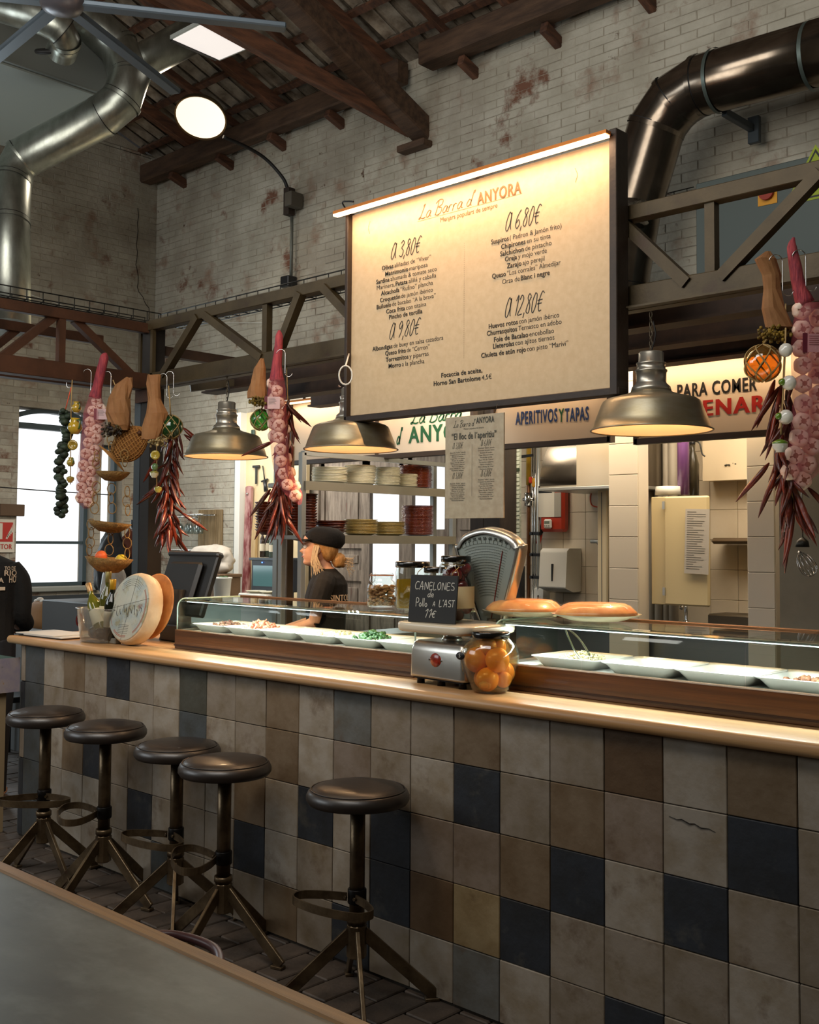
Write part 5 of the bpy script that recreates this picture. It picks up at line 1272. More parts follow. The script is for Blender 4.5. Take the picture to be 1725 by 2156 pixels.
# dial: fan shaped casing leaning at the rear right
fan = [(-.045, .0), (-.135, .26), (-.128, .29), (-.09, .325), (0, .345), (.09, .325), (.135, .29), (.142, .26), (.06, .05), (.045, 0)]
DM = Matrix.Translation(V((.028, .165, .20)))@Matrix.Rotation(.12, 4, 'X')@Matrix.Scale(1.06, 4)
def smooth_poly(p, n=6): 
    q = [V((x, 0, z)) for x, z in p]; q = bez(q+[q[0]], n)[:-1]; return q
def fan_ring(k, y): 
    c = V((0, 0, .19)); return [DM@V(((p.x-c.x)*k+c.x, y, (p.z-c.z)*k+c.z)) for p in smooth_poly(fan)]
mb = MB(); loft(mb, [fan_ring(.90, -.028), fan_ring(.98, -.03), fan_ring(1.03, -.015), fan_ring(1.03, .02), fan_ring(.95, .035)], caps=False)
o_ = len(mb.v); rg = fan_ring(.95, .035); mb.add(rg, [tuple(range(len(rg)))]); mb.build('dial_casing', steel_pol, sc)
mb = MB(); mb.add(fan_ring(.92, -.022), [tuple(range(len(rg)))]); dl = mb.build('dial_face', M('dial_paper', '8c9690', .35, coat=.5), sc)
mb = MB(); mb.keepn = True
for k in range(20):
    rr = .30-.0095*k; w = .34 if k else .36; q = []
    for i in range(25):
        a = -w+2*w*i/24; q.append(DM@V((rr*sin(a), -.0225, rr*cos(a)-.005)))
    for i in range(24):
        dn = V((0, 0, .0012)); mb.quad(q[i], q[i+1], q[i+1]+dn, q[i]+dn)
    for i in range(25 if k else 13):
        a = -w+2*w*i/(24 if k else 12); p = DM@V((rr*sin(a), -.0225, rr*cos(a)-.005)); q_ = DM@V(((rr-.004 if k else rr+.014)*sin(a), -.0225, (rr-.004 if k else rr+.014)*cos(a)-.005)); s_ = V((.0006 if k else .0022, 0, 0)); mb.quad(p, p+s_, q_+s_, q_)
tag(mb.build('dial_scale_lines', M('dial_ink', '33382f', .5), dl), kind='stuff')
for _i in range(9):
    _a = -.30+.6*_i/8; mb = MB(); mb.keepn = True; text(mb, '%d0' % (_i+1), 0, -.005, .010, y=-.0225, width=.014, bold=.02); Rm = Matrix.Rotation(_a, 4, 'Y'); mb.v = [tuple(DM@(V((.318*sin(_a), 0, .318*cos(_a)-.005))+Rm@V(v))) for v in mb.v]; mb.build('dial_number', M('dial_ink'), dl)
MB().bar(DM@V((0, -.024, .02)), DM@V((.075, -.024, .27)), .003, .001, upv=(0, 1, 0)).build('needle', M('needle_red', '6a1a16', .4), dl)
MB().lathe([(.06, -.03), (.045, .01), (.05, .06)], n=24, mt=Matrix.Translation(V((.03, .165, .17))), sq=(1, .6)).build('dial_neck', steel_pol, sc)

def jar(name, label, loc, prof, fill, inside, lid=True, lidm=None):
    t = thing(name, label, 'jar', loc); rmax = max(r for r, z in prof)
    inn = [(max(r-.0035, 0), z+(.004 if i == 0 else 0)) for i, (r, z) in enumerate(prof)]
    MB().lathe([(0, 0)]+prof+inn[::-1]+[(0, .004)], n=40, cap=False).build('glass_body', MG('jar_glass', 'f6f8f6', .02, 1.0), t)
    if lid:
        r, z = prof[-1]
        MB().lathe([(0, z+.014), (r+.002, z+.014), (r+.006, z+.011), (r+.006, z-.008), (r+.003, z-.01)], n=40).build('lid', lidm or M('black_lid', '15130f', .25, .3, coat=.6), t)
    return t
# sweet-shaped jar of preserved oranges
t = jar('orange_jar', 'big glass jar of preserved orange fruit with black lid and small hanging seal', (2.875, .10, BT),
        [(.055, 0), (.07, .012), (.088, .05), (.104, .10), (.107, .135), (.098, .17), (.075, .19), (.066, .198), (.066, .205)], None, None)
t.scale = (.92, .92, .95)
orange = M('preserved_orange', 'fbb448', .35, col2='f29a2c', vs=14, coat=.4, rand=.08, bump=.05, bs=90, sub=.15)
for p, r_ in (((-.040, -.03, .115), .047), ((.045, -.015, .12), .045), ((.015, -.036, .050), .043), ((-.035, .0, .046), .036), ((0, .03, .16), .04), ((.03, .04, .07), .042), ((-.05, .04, .09), .042), ((.0, -.015, .165), .033), ((.045, .02, .05), .032)):
    MB().ball(p, r_, 20).build('preserved_fruit', orange, t)
MB().lathe([(0, .006), (.06, .008), (.083, .05), (.098, .10), (.1, .13), (.092, .165), (.07, .185), (0, .186)], n=32, cap=False).build('syrup', MG('orange_syrup', 'ffe6b4', .05, .3, body=.08), t)
MB().tube(bez([(-.05, -.045, .19), (-.065, -.085, .155), (-.062, -.092, .12), (-.06, -.088, .075)], 5), .0012, 5).build('string', M('twine', 'a88a58', .8), t)
MB().lathe([(0, .002), (.018, .002), (.019, 0), (0, -.001)], n=20, mt=Matrix.Translation(V((-.063, -.099, .132)))@Matrix.Rotation(pi/2, 4, 'X'), sq=(1.1, .75)).build('seal', M('black_plastic'), t)
mb = MB(); mb.keepn = True; text(mb, 'S', -.063, .127, .014, y=-.1035); mb.build('seal_letter', M('pack_white'), t)
# red onion jar on the platter
PZ = BT+.2215
t = jar('onion_jar', 'jar of red pickled onions with cream label behind the chalk sign', (2.60, .235, PZ-.001),
        [(.062, 0), (.068, .01), (.068, .175), (.062, .205), (.05, .222), (.05, .228)], None, None); t.scale = (1.0, 1.0, 1.0)
onion = M('red_onion', '7a1a1c', .25, col2='4f0e14', vs=20, coat=.6, rand=.25, sub=.1)
for k in range(22):
    a = k*2.4; rr = .040 if k % 4 else .012; MB().ball((rr*cos(a), rr*sin(a), .024+.0082*k), .0235, 14).build('pickled_onion', onion, t)
MB().lathe([(.0688, .05), (.0688, .13)], n=40, cap=False).build('label', M('jar_label', 'cdbf98', .6), t)
mb = MB(); mb.keepn = True
cv = []
def wrap(txt, z, h, wdt, r_=.0693, a0=-.75):
    b_ = MB(); text(b_, txt, 0, z, h, width=wdt, bold=.02, align='c')
    mb.add([(r_*sin(v[0]/r_+a0), -r_*cos(v[0]/r_+a0), v[2]) for v in b_.v], b_.f)
wrap('CEBOLLA', .095, .014, .075, a0=.18); wrap('ROJA', .078, .009, .03, a0=.28)
mb.build('label_print', M('label_ink', '3a3228', .6), t)
MB().tube([(.052*cos(2*pi*i/20), .052*sin(2*pi*i/20), .208+.002*sin(3*i)) for i in range(20)], .0016, 5, closed=True).build('twine', M('twine'), t)
MB().tube(bez([(.03, -.046, .208), (.055, -.05, .17), (.02, -.07, .14)], 5), .0012, 5).build('twine_tail', M('twine'), t)
# chalk sign leaning on it
ch = thing('chalk_sign', 'small black chalkboard price sign leaning against the jar on the scale', 'sign', (2.497, .085, PZ), rot=(-.10, 0, .07))
MB().box((0, 0, 0), (.218, .006, .172), bev=.002).build('board', M('chalkboard', '1d1d1c', .6), ch)
mb = MB(); mb.keepn = True
def chalk(ks, x, z, h, w, width): hand(mb, ks, x, z, h, y=-.0008, w=w, shear=.02, wx=width/(sum(H[k][0] for k in ks)*h))
chalk(['C', 'A', 'N', 'E', 'l_', 'O', 'N', 'E', 'S'], .024, .118, .03, .0026, .182); chalk(list('de'), .085, .092, .027, .0024, .03)
chalk(['P', 'o', 'l', 'l', 'o'], .032, .056, .033, .0026, .056); chalk(['A'], .112, .06, .017, .0022, .013); chalk(['l_', "'", 'A', 'S', 'T'], .140, .059, .026, .0026, .07)
chalk(['1', '1'], .076, .018, .03, .0026, .034); chalk(['€'], .108, .02, .023, .0026, .022)
mb.build('chalk_writing', M('chalk_white', 'c9c6bc', .9), ch)
for x in (.025, .185): MB().tube([(x, .003, .165), (x+.006, .003, .182), (x+.02, .02, .205)], .0015, 5).build('string', M('twine'), ch)
# jars on top of the left case
CT = 1.045+.241
t = jar('snack_jar', 'clip-top glass jar of brown snacks standing on the left glass case', (2.03, .42, CT),
        [(.056, 0), (.062, .006), (.062, .085), (.055, .105), (.046, .112), (.048, .13)], None, None, lid=False)
MB().lathe([(0, .142), (.044, .142), (.05, .136), (.05, .131), (.04, .13), (0, .13)], n=32).build('glass_lid', MG('jar_glass'), t)
MB().lathe([(.0505, .130), (.0515, .132), (.0505, .134)], n=32, cap=False).build('seal_ring', M('rubber_ring', 'c87a4a', .5), t)
MB().tube([(-.012, -.052, .14), (-.014, -.056, .11), (0, -.058, .10), (.014, -.056, .11), (.012, -.052, .14)], .0014, 5).build('wire_clip', chrome, t)
mb = MB()
for k in range(260):
    a = random.uniform(0, 6.3); rr = .055*sqrt(random.random()); mb.ball((rr*cos(a), rr*sin(a), random.uniform(.01, .088)), .010, 6, (1.3, .7, .45), Matrix.Rotation(random.uniform(0, 6), 3, 'Z')@Matrix.Rotation(random.uniform(0, 6), 3, 'X'))
tag(mb.build('snacks', M('brown_snack', 'b98a58', .6, col2='8a5e34', vs=30), t), kind='stuff')
t = jar('olive_jar', 'large black-lidded jar of green olives beside the onion jar', (2.225, .40, CT), [(.062, 0), (.07, .01), (.07, .14), (.064, .165), (.064, .17)], None, None)
t.scale = (1.0, 1.0, 1.05)
MB().lathe([(0, .006), (.064, .006), (.066, .012), (.066, .115), (0, .116)], n=32).build('olive_oil', MG('olive_oil', 'c8a030', .05, .5, body=.35), t)
ol = M('green_olive', '4a4a1c', .3, col2='6e6a2a', vs=25, coat=.4)
mb = MB()
for k in range(120):
    a = random.uniform(0, 6.3); rr = .052*sqrt(random.random()); mb.ball((rr*cos(a), rr*sin(a), random.uniform(.018, .075)), .011, 8, (1, 1, 1.2))
tag(mb.build('olives', ol, t), kind='stuff')
t = thing('saucer_stack', 'stack of small white cups and lids between the snack jar and the olive jar', 'stack', (2.13, .5, CT))
for k in range(9): MB().lathe([(.03, k*.010), (.034, k*.010+.004), (.03, k*.010+.0085)], n=20).build('cup_lid', wp, t)
t = jar('preserve_jar', 'tall glass jar with black lid standing just left of the onion jar', (2.36, .40, CT), [(.05, 0), (.055, .01), (.055, .13), (.048, .155), (.048, .16)], None, None)
MB().lathe([(0, .006), (.05, .006), (.05, .10), (0, .101)], n=28).build('preserve', M('dark_preserve', '6a1e10', .2, coat=.5), t)
# two pies in film on the right case
crust = M('pie_crust', 'f6b25a', .4, col2='de8830', vs=14, coat=.5, bump=.15, bs=40)
for k, (px, l) in enumerate(((1104, 'golden round pie wrapped in film, left one on the right display case'), (1256, 'golden round pie wrapped in film, right one on the display case'))):
    p = at(px, 1295, y=.42); t = thing('wrapped_pie', l, 'pie', (p.x, .42, CT))
    MB().lathe([(.08, 0), (.10, .004), (.155, .022), (.157, .024), (.10, .010), (0, .010)], n=40).build('plate', pc, t)
    MB().lathe([(.125, .017), (.145, .024), (.138, .034), (.118, .052), (.10, .060), (.06, .062), (0, .063)], n=40).build('crust', crust, t)
    MB().lathe([(.150, .026), (.138, .042), (.120, .058), (.10, .0645), (0, .0665)], n=28, cap=False).build('film', M('cling_film', 'ffffff', .05, alpha=.07, coat=1, bump=.9, bs=25, col2='ffffff'), t)
# glossy cables/lid left of orange jar in right case
# --- left end: cheese wheel, ice bucket with bottles, menus
cw = thing('cheese_wheel', 'large cheese wheel in printed paper wrapper leaning on its edge', 'cheese', (.60, .14, BT+.178))
CMt = Matrix.Rotation(-.22, 4, 'Z')@Matrix.Rotation(pi/2-.10, 4, 'X'); Rw = .178
CMt = Matrix.Rotation(.02, 4, 'Z')@Matrix.Rotation(pi/2-.22, 4, 'X')
MB().lathe([(0, -.058), (.155, -.058), (.172, -.045), (Rw, -.02), (Rw, .0), (.168, .022), (.16, .03), (0, .03)], n=28, mt=CMt).build('wrapped_cheese', M('wax_paper', 'd8c2a0', .55, bump=.5, bs=18, col2='cbb08c', vs=7), cw)
MB().lathe([(0, .0325), (.157, .0325), (.160, .031)], n=48, mt=CMt, cap=False).build('printed_label', M('cheese_print', 'b9b6a4', .5, col2='a0a89e', vs=7, patches=[('8c9ca0', 6, .5, .62), ('8a8052', 8, .52, .64), ('7a5a50', 14, .60, .68)]), cw)
mb = MB(); mb.keepn = True
def cring(r_, a0, a1, w, n=30):
    for i in range(n):
        a, b_ = a0+(a1-a0)*i/n, a0+(a1-a0)*(i+1)/n
        mb.quad(*(CMt@V((q*cos(t_), q*sin(t_), .0332)) for q, t_ in ((r_, a), (r_+w, a), (r_+w, b_), (r_, b_))))
for r_, a_, b_, w_ in ((.137, -1.0, .7, .003), (.143, -1.0, .7, .003), (.137, -2.2, -1.4, .003), (.143, -2.2, -1.4, .003), (.14, 2.6, 3.9, .002)):
    mb = MB(); mb.keepn = True; cring(r_, a_, b_, w_); mb.build('red_ring', M('label_red', 'a05a40', .5), cw)
mb = MB(); mb.keepn = True
for r_ in (.11, .12, .13, .14): cring(r_, .9, 2.2, .0012)
for i in range(6): mb.quad(*(CMt@V(p) for p in ((-.05, -.085-.008*i, .0333), (.035, -.085-.008*i, .0333), (.035, -.0865-.008*i, .0333), (-.05, -.0865-.008*i, .0333))))
mb.quad(*(CMt@V(p) for p in ((-.16, -.015, .0334), (.16, .05, .0334), (.16, .0515, .0334), (-.16, -.0135, .0334))))
mb.quad(*(CMt@V(p) for p in ((-.01, -.16, .0334), (-.008, -.16, .0334), (.03, .16, .0334), (.028, .16, .0334))))
b_ = MB(); sq_ = bez([(-.13+.0085*i+.006*sin(i*2.1), 0, .012+.020*sin(i*1.9)+.012*sin(i*.7)) for i in range(30)], 4)
for p_, q_ in zip(sq_[:-1], sq_[1:]): b_.quad(p_, q_, q_+V((.002, 0, .003)), p_+V((.002, 0, .003))); mb.add([CMt@V((v[0]*1.0, v[2]-.03, .0335)) for v in b_.v], b_.f)
mb.build('fine_print', M('label_brown', '5c544a', .5), cw)
MB().box((-.17, -.04, -.178), (-.10, .0, -.150), bev=.004).build('rest_block', M('rest_grey', '6a675c', .5), cw)
t = thing('round_board', 'round orange-brown board standing behind the cheese wheel', 'board', (.605, .252, BT+.185)); MB().lathe([(0, 0), (.155, 0), (.165, .005), (.155, .01), (0, .01)], n=40, mt=Matrix.Rotation(.02, 4, 'Z')@Matrix.Rotation(pi/2-.22, 4, 'X')).build('disc', M('cork_board', 'b8783c', .6, col2='a0622c', vs=20), t)
bk_ = thing('ice_bucket', 'clear plastic ice bucket with a dark red round mark, holding three bottles', 'bucket', (.33, .11, BT))
MB().lathe([(0, 0), (.092, 0), (.098, .006), (.124, .165), (.128, .168), (.124, .171), (.118, .165), (.093, .01), (0, .008)], n=40, cap=False, sq=(1.25, .75)).build('body', MG('bucket_clear', 'e8eae8', .08, 1.2, body=.10), bk_)
mb = MB(); mb.keepn = True
for i in range(20):
    a, b_ = 2*pi*i/20, 2*pi*(i+1)/20
    f_ = lambda r_, t_: V((-.128+.0+r_*cos(t_)*.35, -.035-r_*cos(t_)*.8, .105+r_*sin(t_)))
    mb.quad(f_(.020, a), f_(.034, a), f_(.034, b_), f_(.020, b_))
mb.build('round_mark', M('mark_red', '6e1c24', .5), bk_)
def tilt(a, b_): return (a, b_, 0)
bottle('bottle with cork cap leaning left in the ice bucket', (.36, .12, BT+.03), .30, .036, '6a6a1c', 'b08a5a', 'd8ceb0', rot=(.0, -.55, 0), trans=.7)
bottle('upright olive-green wine bottle in the middle of the ice bucket', (.33, .15, BT+.02), .33, .037, '4a4a14', '7a6e3a', 'c8bc9a', rot=(-.03, 0, 0), trans=.6)
bottle('dark bottle with yellow neck band, right one in the ice bucket', (.43, .12, BT+.015), .30, .038, '15180f', 'b08820', 'd8d0b8', rot=(0, .03, 0), trans=.3)
for k, (a, b_) in enumerate(((.05, .0), (.02, .05), (-.04, .02))): tag(MB().ball((.33+a, .09+b_, BT+.045), .035, 12, (1.2, .8, .9)).build('ice_pack', M('dark_ice', '2a3028', .2)), ['dark lump of wet ice at the bottom right of the bucket', 'dark lump of wet ice at the back of the bucket', 'dark lump of wet ice at the bottom left of the bucket'][k], 'ice')
t = thing('clipboard_menus', 'stack of white menu sheets with black edge at the far left bar end', 'menu', (-.13, .12, BT), .05)
for k, (a, z) in enumerate(((0, 0), (.05, .006), (-.03, .011))): MB().box((-.17+a, -.11, z), (.20+a, .12, z+.005), bev=.001).build('sheet' if k else 'black_folder', M('menu_sheet', 'c9c8c0', .5) if k else M('black_plastic'), t)
# POS monitor
t = thing('till_monitor', 'black touch screen till seen from behind, above the cheese wheel', 'till', (.47, .44, BT), -.05)
SM = Matrix.Rotation(-.33, 4, 'X')
def slab_(mb, a, b_, bev, y=0): 
    mb.box(a, b_, rot=Matrix.Translation(V((.0, .02, .13)))@SM, bev=bev)
mb = MB(); slab_(mb, (-.22, 0, .0), (.24, .035, .335), .008); mb.build('screen_back', M('till_black', '1d1d1c', .35), t)
mb = MB(); slab_(mb, (-.14, -.035, .06), (.16, .0, .28), .02); mb.build('rear_hump', M('till_black'), t)
mb = MB(); slab_(mb, (-.235, -.008, .315), (.245, .04, .345), .01); mb.build('top_ridge', M('till_grey', '2c3032', .3), t)
mb = MB(); loft(mb, [[V((x*s_+.03, y*s_+.03, z)) for x, y in rrect(.09, .05, .02)] for s_, z in ((1.2, 0), (1.1, .02), (.8, .08), (.75, .26))]); mb.build('stand', M('till_brown', '2e2820', .4), t)
MB().box((-.02, -.05, 0), (.28, .14, .085), bev=.006).build('base_box', M('till_black'), t)
# desk lamp arm / pliers inside left case omitted: work-surface clutter
for l, x, c in (('grey tray on the work counter behind the left case', 1.1, '7c8488'), ('white cutting board on the work counter behind the left case', 1.6, 'd0cec6')):
    t = thing('prep_tray', l, 'tray', (x, .8, .87)); MB().box((-.2, -.14, 0), (.2, .14, .04), bev=.008).build('body', M('tray_'+c, c, .4), t)
# ============================================================ HANGING GOODS
def hook(px, py, d, label, h=.13):
    p = atd(px, py, d); t = MB(); e = .022
    pts = [r2*(e*1.0*cos(a)-e)+V((0, 0, e*sin(a))) for a in [pi*-.1+pi*1.1*i/8 for i in range(9)]]
    pts = [r2*e*(1-cos(a))*-1+V((0, 0, e*sin(a))) for a in [pi*i/8 for i in range(8, -1, -1)]]+[V((0, 0, -h*.5))]+[r2*e*.8*(1-cos(a))+V((0, 0, -h*.75-e*.8*sin(a))) for a in [pi*i/8 for i in range(0, 9)]]
    t.tube([p+q for q in pts], .0017, 6); return tag(t.build('s_hook', chrome), label, 'hook')
garlic = M('garlic_skin', 'e2bca6', .55, col2='f0dccb', vs=9, stretch=(4, 4, 1), sub=.1, rand=.06)
groot = M('garlic_root', '8a5a40', .9)
net = M('pink_net', 'cc6a70', .6, alpha=.29, col2='a83c50'); net2 = M('pink_net_dense', 'b8484c', .7, alpha=.85, bump=.6, bs=60, col2='7c2a3c', vs=30, stretch=(3, 3, .5))
def bulb_proto():
    mb = MB(); n = 20; prof = [(.0, -.018), (.009, -.0185), (.02, -.0205), (.028, -.014), (.0315, 0), (.028, .014), (.016, .024), (.006, .032), (0, .036)]
    vs = []; fs = []
    for r_, z in prof: vs += [(r_*(1+.05*cos(6*2*pi*i/n))*cos(2*pi*i/n), r_*(1+.05*cos(6*2*pi*i/n))*sin(2*pi*i/n), z) for i in range(n)]
    for j in range(len(prof)-1):
        for i in range(n): k = (i+1) % n; fs.append((j*n+i, j*n+k, (j+1)*n+k, (j+1)*n+i))
    mb.add(vs, fs, True)
    for i in range(n): mb.mi[i] = 1; mb.mi[n+i] = 1 if i % 5 == 0 else 0
    return mb
bulb_me = None
def garlic_net(name, label, d, bulbs, top, half, lab):
    global bulb_me
    P0 = atd(*top[0], d); t = thing(name, label, 'garlic', P0)
    for i, (px, py, dd, rd) in enumerate(bulbs):
        if bulb_me is None: o = bulb_proto().build('garlic_bulb', [garlic, groot], t); bulb_me = o.data
        else: o = bpy.data.objects.new('garlic_bulb', bulb_me); COL.objects.link(o); o.parent = t
        o.location = atd(px, py, d+dd)-P0
        ax = (fw+r2*rd*.5+u2*random.uniform(-.15, .15)).normalized()         # roots face out of the braid
        o.rotation_euler = ax.to_track_quat('Z', 'Y').to_euler(); o.rotation_euler.rotate_axis('Z', random.uniform(0, 6)); o.scale = (random.uniform(.95, 1.05),)*3
    MB().tube(bez([atd(px, py, d)-P0 for px, py, w in half], 4), [w*d/F for w in ext([w for *_, w in half], 4)], 16, cap=True).build('net', net, t)
    MB().tube(bez([atd(px, py, d)-P0 for px, py in top], 4), ext([top_w*d/F for top_w in lab[0]], 4), 12).build('net_top', net2, t)
    if len(lab) > 1:
        px, py = lab[1]; p = atd(px, py, d-.05)-P0; q = fw.to_track_quat('Y', 'Z').to_matrix().to_4x4(); q.translation = p
        MB().box((-.03, -.002, -.03), (.035, 0, .03), rot=q).build('tag', M('tag_white', 'c8a8a8', .5), t); MB().box((-.043, -.003, -.032), (-.028, 0, .032), rot=q).build('tag_stripe', M('tag_wine', '5a1828', .5), t)
        mb = MB(); 
        for k in range(5): mb.box((-.022, -.0035, .022-k*.007), (.01+.004*(k % 3), -.002, .0235-k*.007), rot=q)
        tag(mb.build('tag_lines', M('pencil_grey'), t), kind='stuff')
    return t
def ext(w, n):
    out = []
    for a, b_ in zip(w[:-1], w[1:]): out += [a+(b_-a)*i/n for i in range(n)]
    return out+[w[-1]]
def B(px, py, dd=0, rd=0): return (px, py, dd, rd)
garlic_net('garlic_braid', 'long braid of garlic in pink net at the right edge of the picture', 3.62,
   [B(1688, 653), B(1688, 694), B(1687, 734), B(1691, 769), B(1691, 808), B(1692, 849), B(1689, 888), B(1682, 922), B(1672, 958), B(1663, 993), B(1690, 1012, .01)] +
   [B(1724, 670, .03, .8), B(1722, 708, .03, .8), B(1724, 748, .03, .8), B(1722, 790, .03, .8), B(1724, 830, .03, .8), B(1724, 868, .03, .8), B(1718, 903, .03, .8), B(1710, 940, .02, .7), B(1701, 978, .02, .7)] +
   [B(1742, 700, .07), B(1742, 770, .07), B(1744, 850, .07), B(1735, 920, .07), B(1705, 860, .09), B(1705, 760, .09), B(1700, 930, .08)],
   [(1672, 500), (1668, 520), (1675, 560), (1682, 600), (1696, 640)], [(1705, 640, 24), (1707, 690, 38), (1709, 760, 41), (1712, 850, 41), (1703, 930, 41), (1688, 990, 34), (1684, 1026, 10)], ([2.5, 10, 13, 14, 20], (1718, 722)))
garlic_net('garlic_braid', 'garlic in pink net hanging right of the left pendant lamp, lower end bent right', 5.5,
   [B(573, 808, .02, -.5), B(584, 823), B(587, 848), B(586, 871), B(588, 896), B(587, 921), B(591, 946), B(592, 971), B(597, 997), B(605, 1020), B(622, 1044, 0, .3), B(621, 1024, .03, .6)] +
   [B(576, 840, .04, -.6), B(574, 866, .04, -.6), B(575, 892, .05, -.6), B(577, 918, .05, -.6), B(600, 905, .05, .8), B(602, 935, .05, .8), B(604, 965, .05, .8), B(610, 995, .05, .8)],
   [(588, 695), (588, 708), (586, 740), (583, 770), (583, 800)], [(583, 795, 16), (583, 830, 20), (585, 880, 20), (588, 930, 19), (594, 980, 19), (606, 1018, 18), (624, 1045, 15), (633, 1062, 3)], ([2, 8, 9, 11, 15], (575, 848)))
garlic_net('garlic_braid', 'broad two-row garlic braid in pink net hanging before the bright window', 6.2,
   [B(*q) for q in ((204, 845), (195, 865), (213, 861), (190, 888), (211, 879), (188, 909), (205, 904), (186, 932), (204, 923), (181, 955), (200, 947), (176, 979), (198, 970), (173, 1004), (192, 992), (172, 1026), (193, 1014), (170, 1048), (190, 1037), (187, 1058))] +
   [B(196, 890, .05), B(194, 920, .05), B(190, 950, .05), B(186, 985, .05), B(183, 1010, .05), B(180, 1038, .05)],
   [(224, 743), (220, 752), (212, 785), (205, 815), (200, 838)], [(201, 832, 12), (200, 870, 24), (196, 920, 24), (190, 960, 24), (183, 1020, 23), (180, 1060, 15), (177, 1070, 3)], ([2, 9, 10, 10, 14], (214, 872)))
# --- dried chillies
chm = M('dried_chilli', '6e2410', .34, col2='38130a', vs=9, coat=.2, rand=.35, bump=.3, bs=60)
chp = []
for k in range(5):
    L = .11+.02*k; c_ = random.uniform(-.03, .03); b = MB()
    b.tube(bez([(0, 0, 0), (.004, c_*.4, -L*.3), (c_, .01, -L*.7), (c_*2.2, .016, -L)], 3), [.003, .008, .0105, .0115, .0115, .0105, .009, .007, .004, .001], 7, flat=.7)
    o = b.build('chilli', chm); chp.append(o.data); bpy.data.objects.remove(o)
def chillies(label, d, line_, n, w, sc=1, strays=(), top=None):
    pts = bez([atd(px, py, d) for px, py in line_], 10); t = thing('chilli_string', label, 'chillies', pts[0])
    MB().tube([p-pts[0] for p in pts], .003, 5).build('string', M('twine'), t)
    if top: MB().tube([(0, 0, 0), tuple(at(*top, y=.9)-pts[0])], .003, 5).build('hanging_cord', M('twine'), t)
    for i in range(n):
        u_ = (i+.5)/n; p = pts[min(int(u_*len(pts)), len(pts)-1)]; a = i*2.4
        o = bpy.data.objects.new('chilli', chp[i % 5]); COL.objects.link(o); o.parent = t
        o.location = p-pts[0]+V((.012*cos(a), .012*sin(a), 0)); tl = random.uniform(.12, .45)*w
        o.rotation_euler = (tl*sin(a), -tl*cos(a), random.uniform(0, 6)); ax = V((-sin(a), cos(a), 0)); 
        o.rotation_euler = (Matrix.Rotation(-tl, 3, ax)@Matrix.Rotation(random.uniform(0, 6), 3, 'Z')).to_euler(); o.scale = (sc*random.uniform(.8, 1.2),)*3
    for (px, py, ang) in strays:
        o = bpy.data.objects.new('chilli', chp[2]); COL.objects.link(o); o.parent = t; o.location = atd(px, py, d)-pts[0]
        o.rotation_euler = Matrix.Rotation(ang, 3, fw).to_euler(); o.scale = (sc*1.2,)*3
chillies('thick string of dried red chillies behind the garlic braid at the right edge', 3.66, [(1650, 800), (1648, 870), (1652, 930), (1655, 990), (1668, 1040), (1672, 1075)], 46, 1.0, .95, [(1632, 800, .4), (1640, 815, .6), (1620, 975, .75), (1635, 990, .4), (1700, 1025, -.7), (1660, 1100, .1), (1640, 830, .3)], (1655, 640))
chillies('dark red chilli string behind the middle garlic net, above the bottles', 5.55, [(606, 840), (606, 900), (596, 980), (590, 1020), (590, 1050), (592, 1080)], 60, 1.0, 1.0, [(575, 930, 1.2), (600, 850, -.8), (570, 1030, .7), (568, 1070, .5), (600, 1085, -.5)], (603, 755))
chillies('bushy dried chilli string hanging right of the corner post', 6.3, [(368, 890), (362, 950), (356, 1000), (355, 1040), (358, 1090), (356, 1110)], 80, 1.7, 1.0, [(385, 900, -.8), (388, 915, -.9), (340, 1025, 1.0), (384, 1080, -.9), (345, 1075, .2), (335, 960, .6)])
# --- glass floats in rope nets
def gfloat(label, px, py, d, rpx, col, top):
    c = atd(px, py, d); r_ = rpx*d/F; t = thing('glass_float', label, 'glass float', c)
    MB().ball((0, 0, 0), r_, 32).build('glass_ball', MG('float_'+col, {'b8842c': 'd8a448', '1f4a22': '4a8a4c', '3a6a34': '6aa864'}[col], .03, 2.2, body=.12), t)
    rope = M('net_rope', '9a8050', .8); mb = MB(); n = 6
    def sp(a, b_): return V((cos(a)*cos(b_), sin(a)*cos(b_), sin(b_)))*(r_+.002)
    lv = [1.45, .75, .0, -.7, -1.4]
    for k in range(n):
        for j in range(4):
            for s_ in (-1, 1):
                a0, a1 = 2*pi*(k+(j % 2)*.5)/n, 2*pi*(k+(j % 2)*.5+s_*.5)/n
                q = [sp(a0+(a1-a0)*i/5, lv[j]+(lv[j+1]-lv[j])*i/5) for i in range(6)]
                mb.tube(q, .0026, 5)
    mb.build('net_cord', rope, t)
    MB().tube([(0, 0, r_), tuple(atd(*top, d)-c)], .004, 6).build('hanging_cord', rope, t)
gfloat('amber glass float in a rope net in front of the black and red sign', 1606, 765, 3.62, 38, 'b8842c', (1635, 690))
gfloat('green glass float in a rope net right of the corner post', 359, 899, 6.0, 25, '1f4a22', (355, 812))
gfloat('green glass float half behind the middle garlic net', 550, 884, 5.6, 22, '3a6a34', (556, 850))
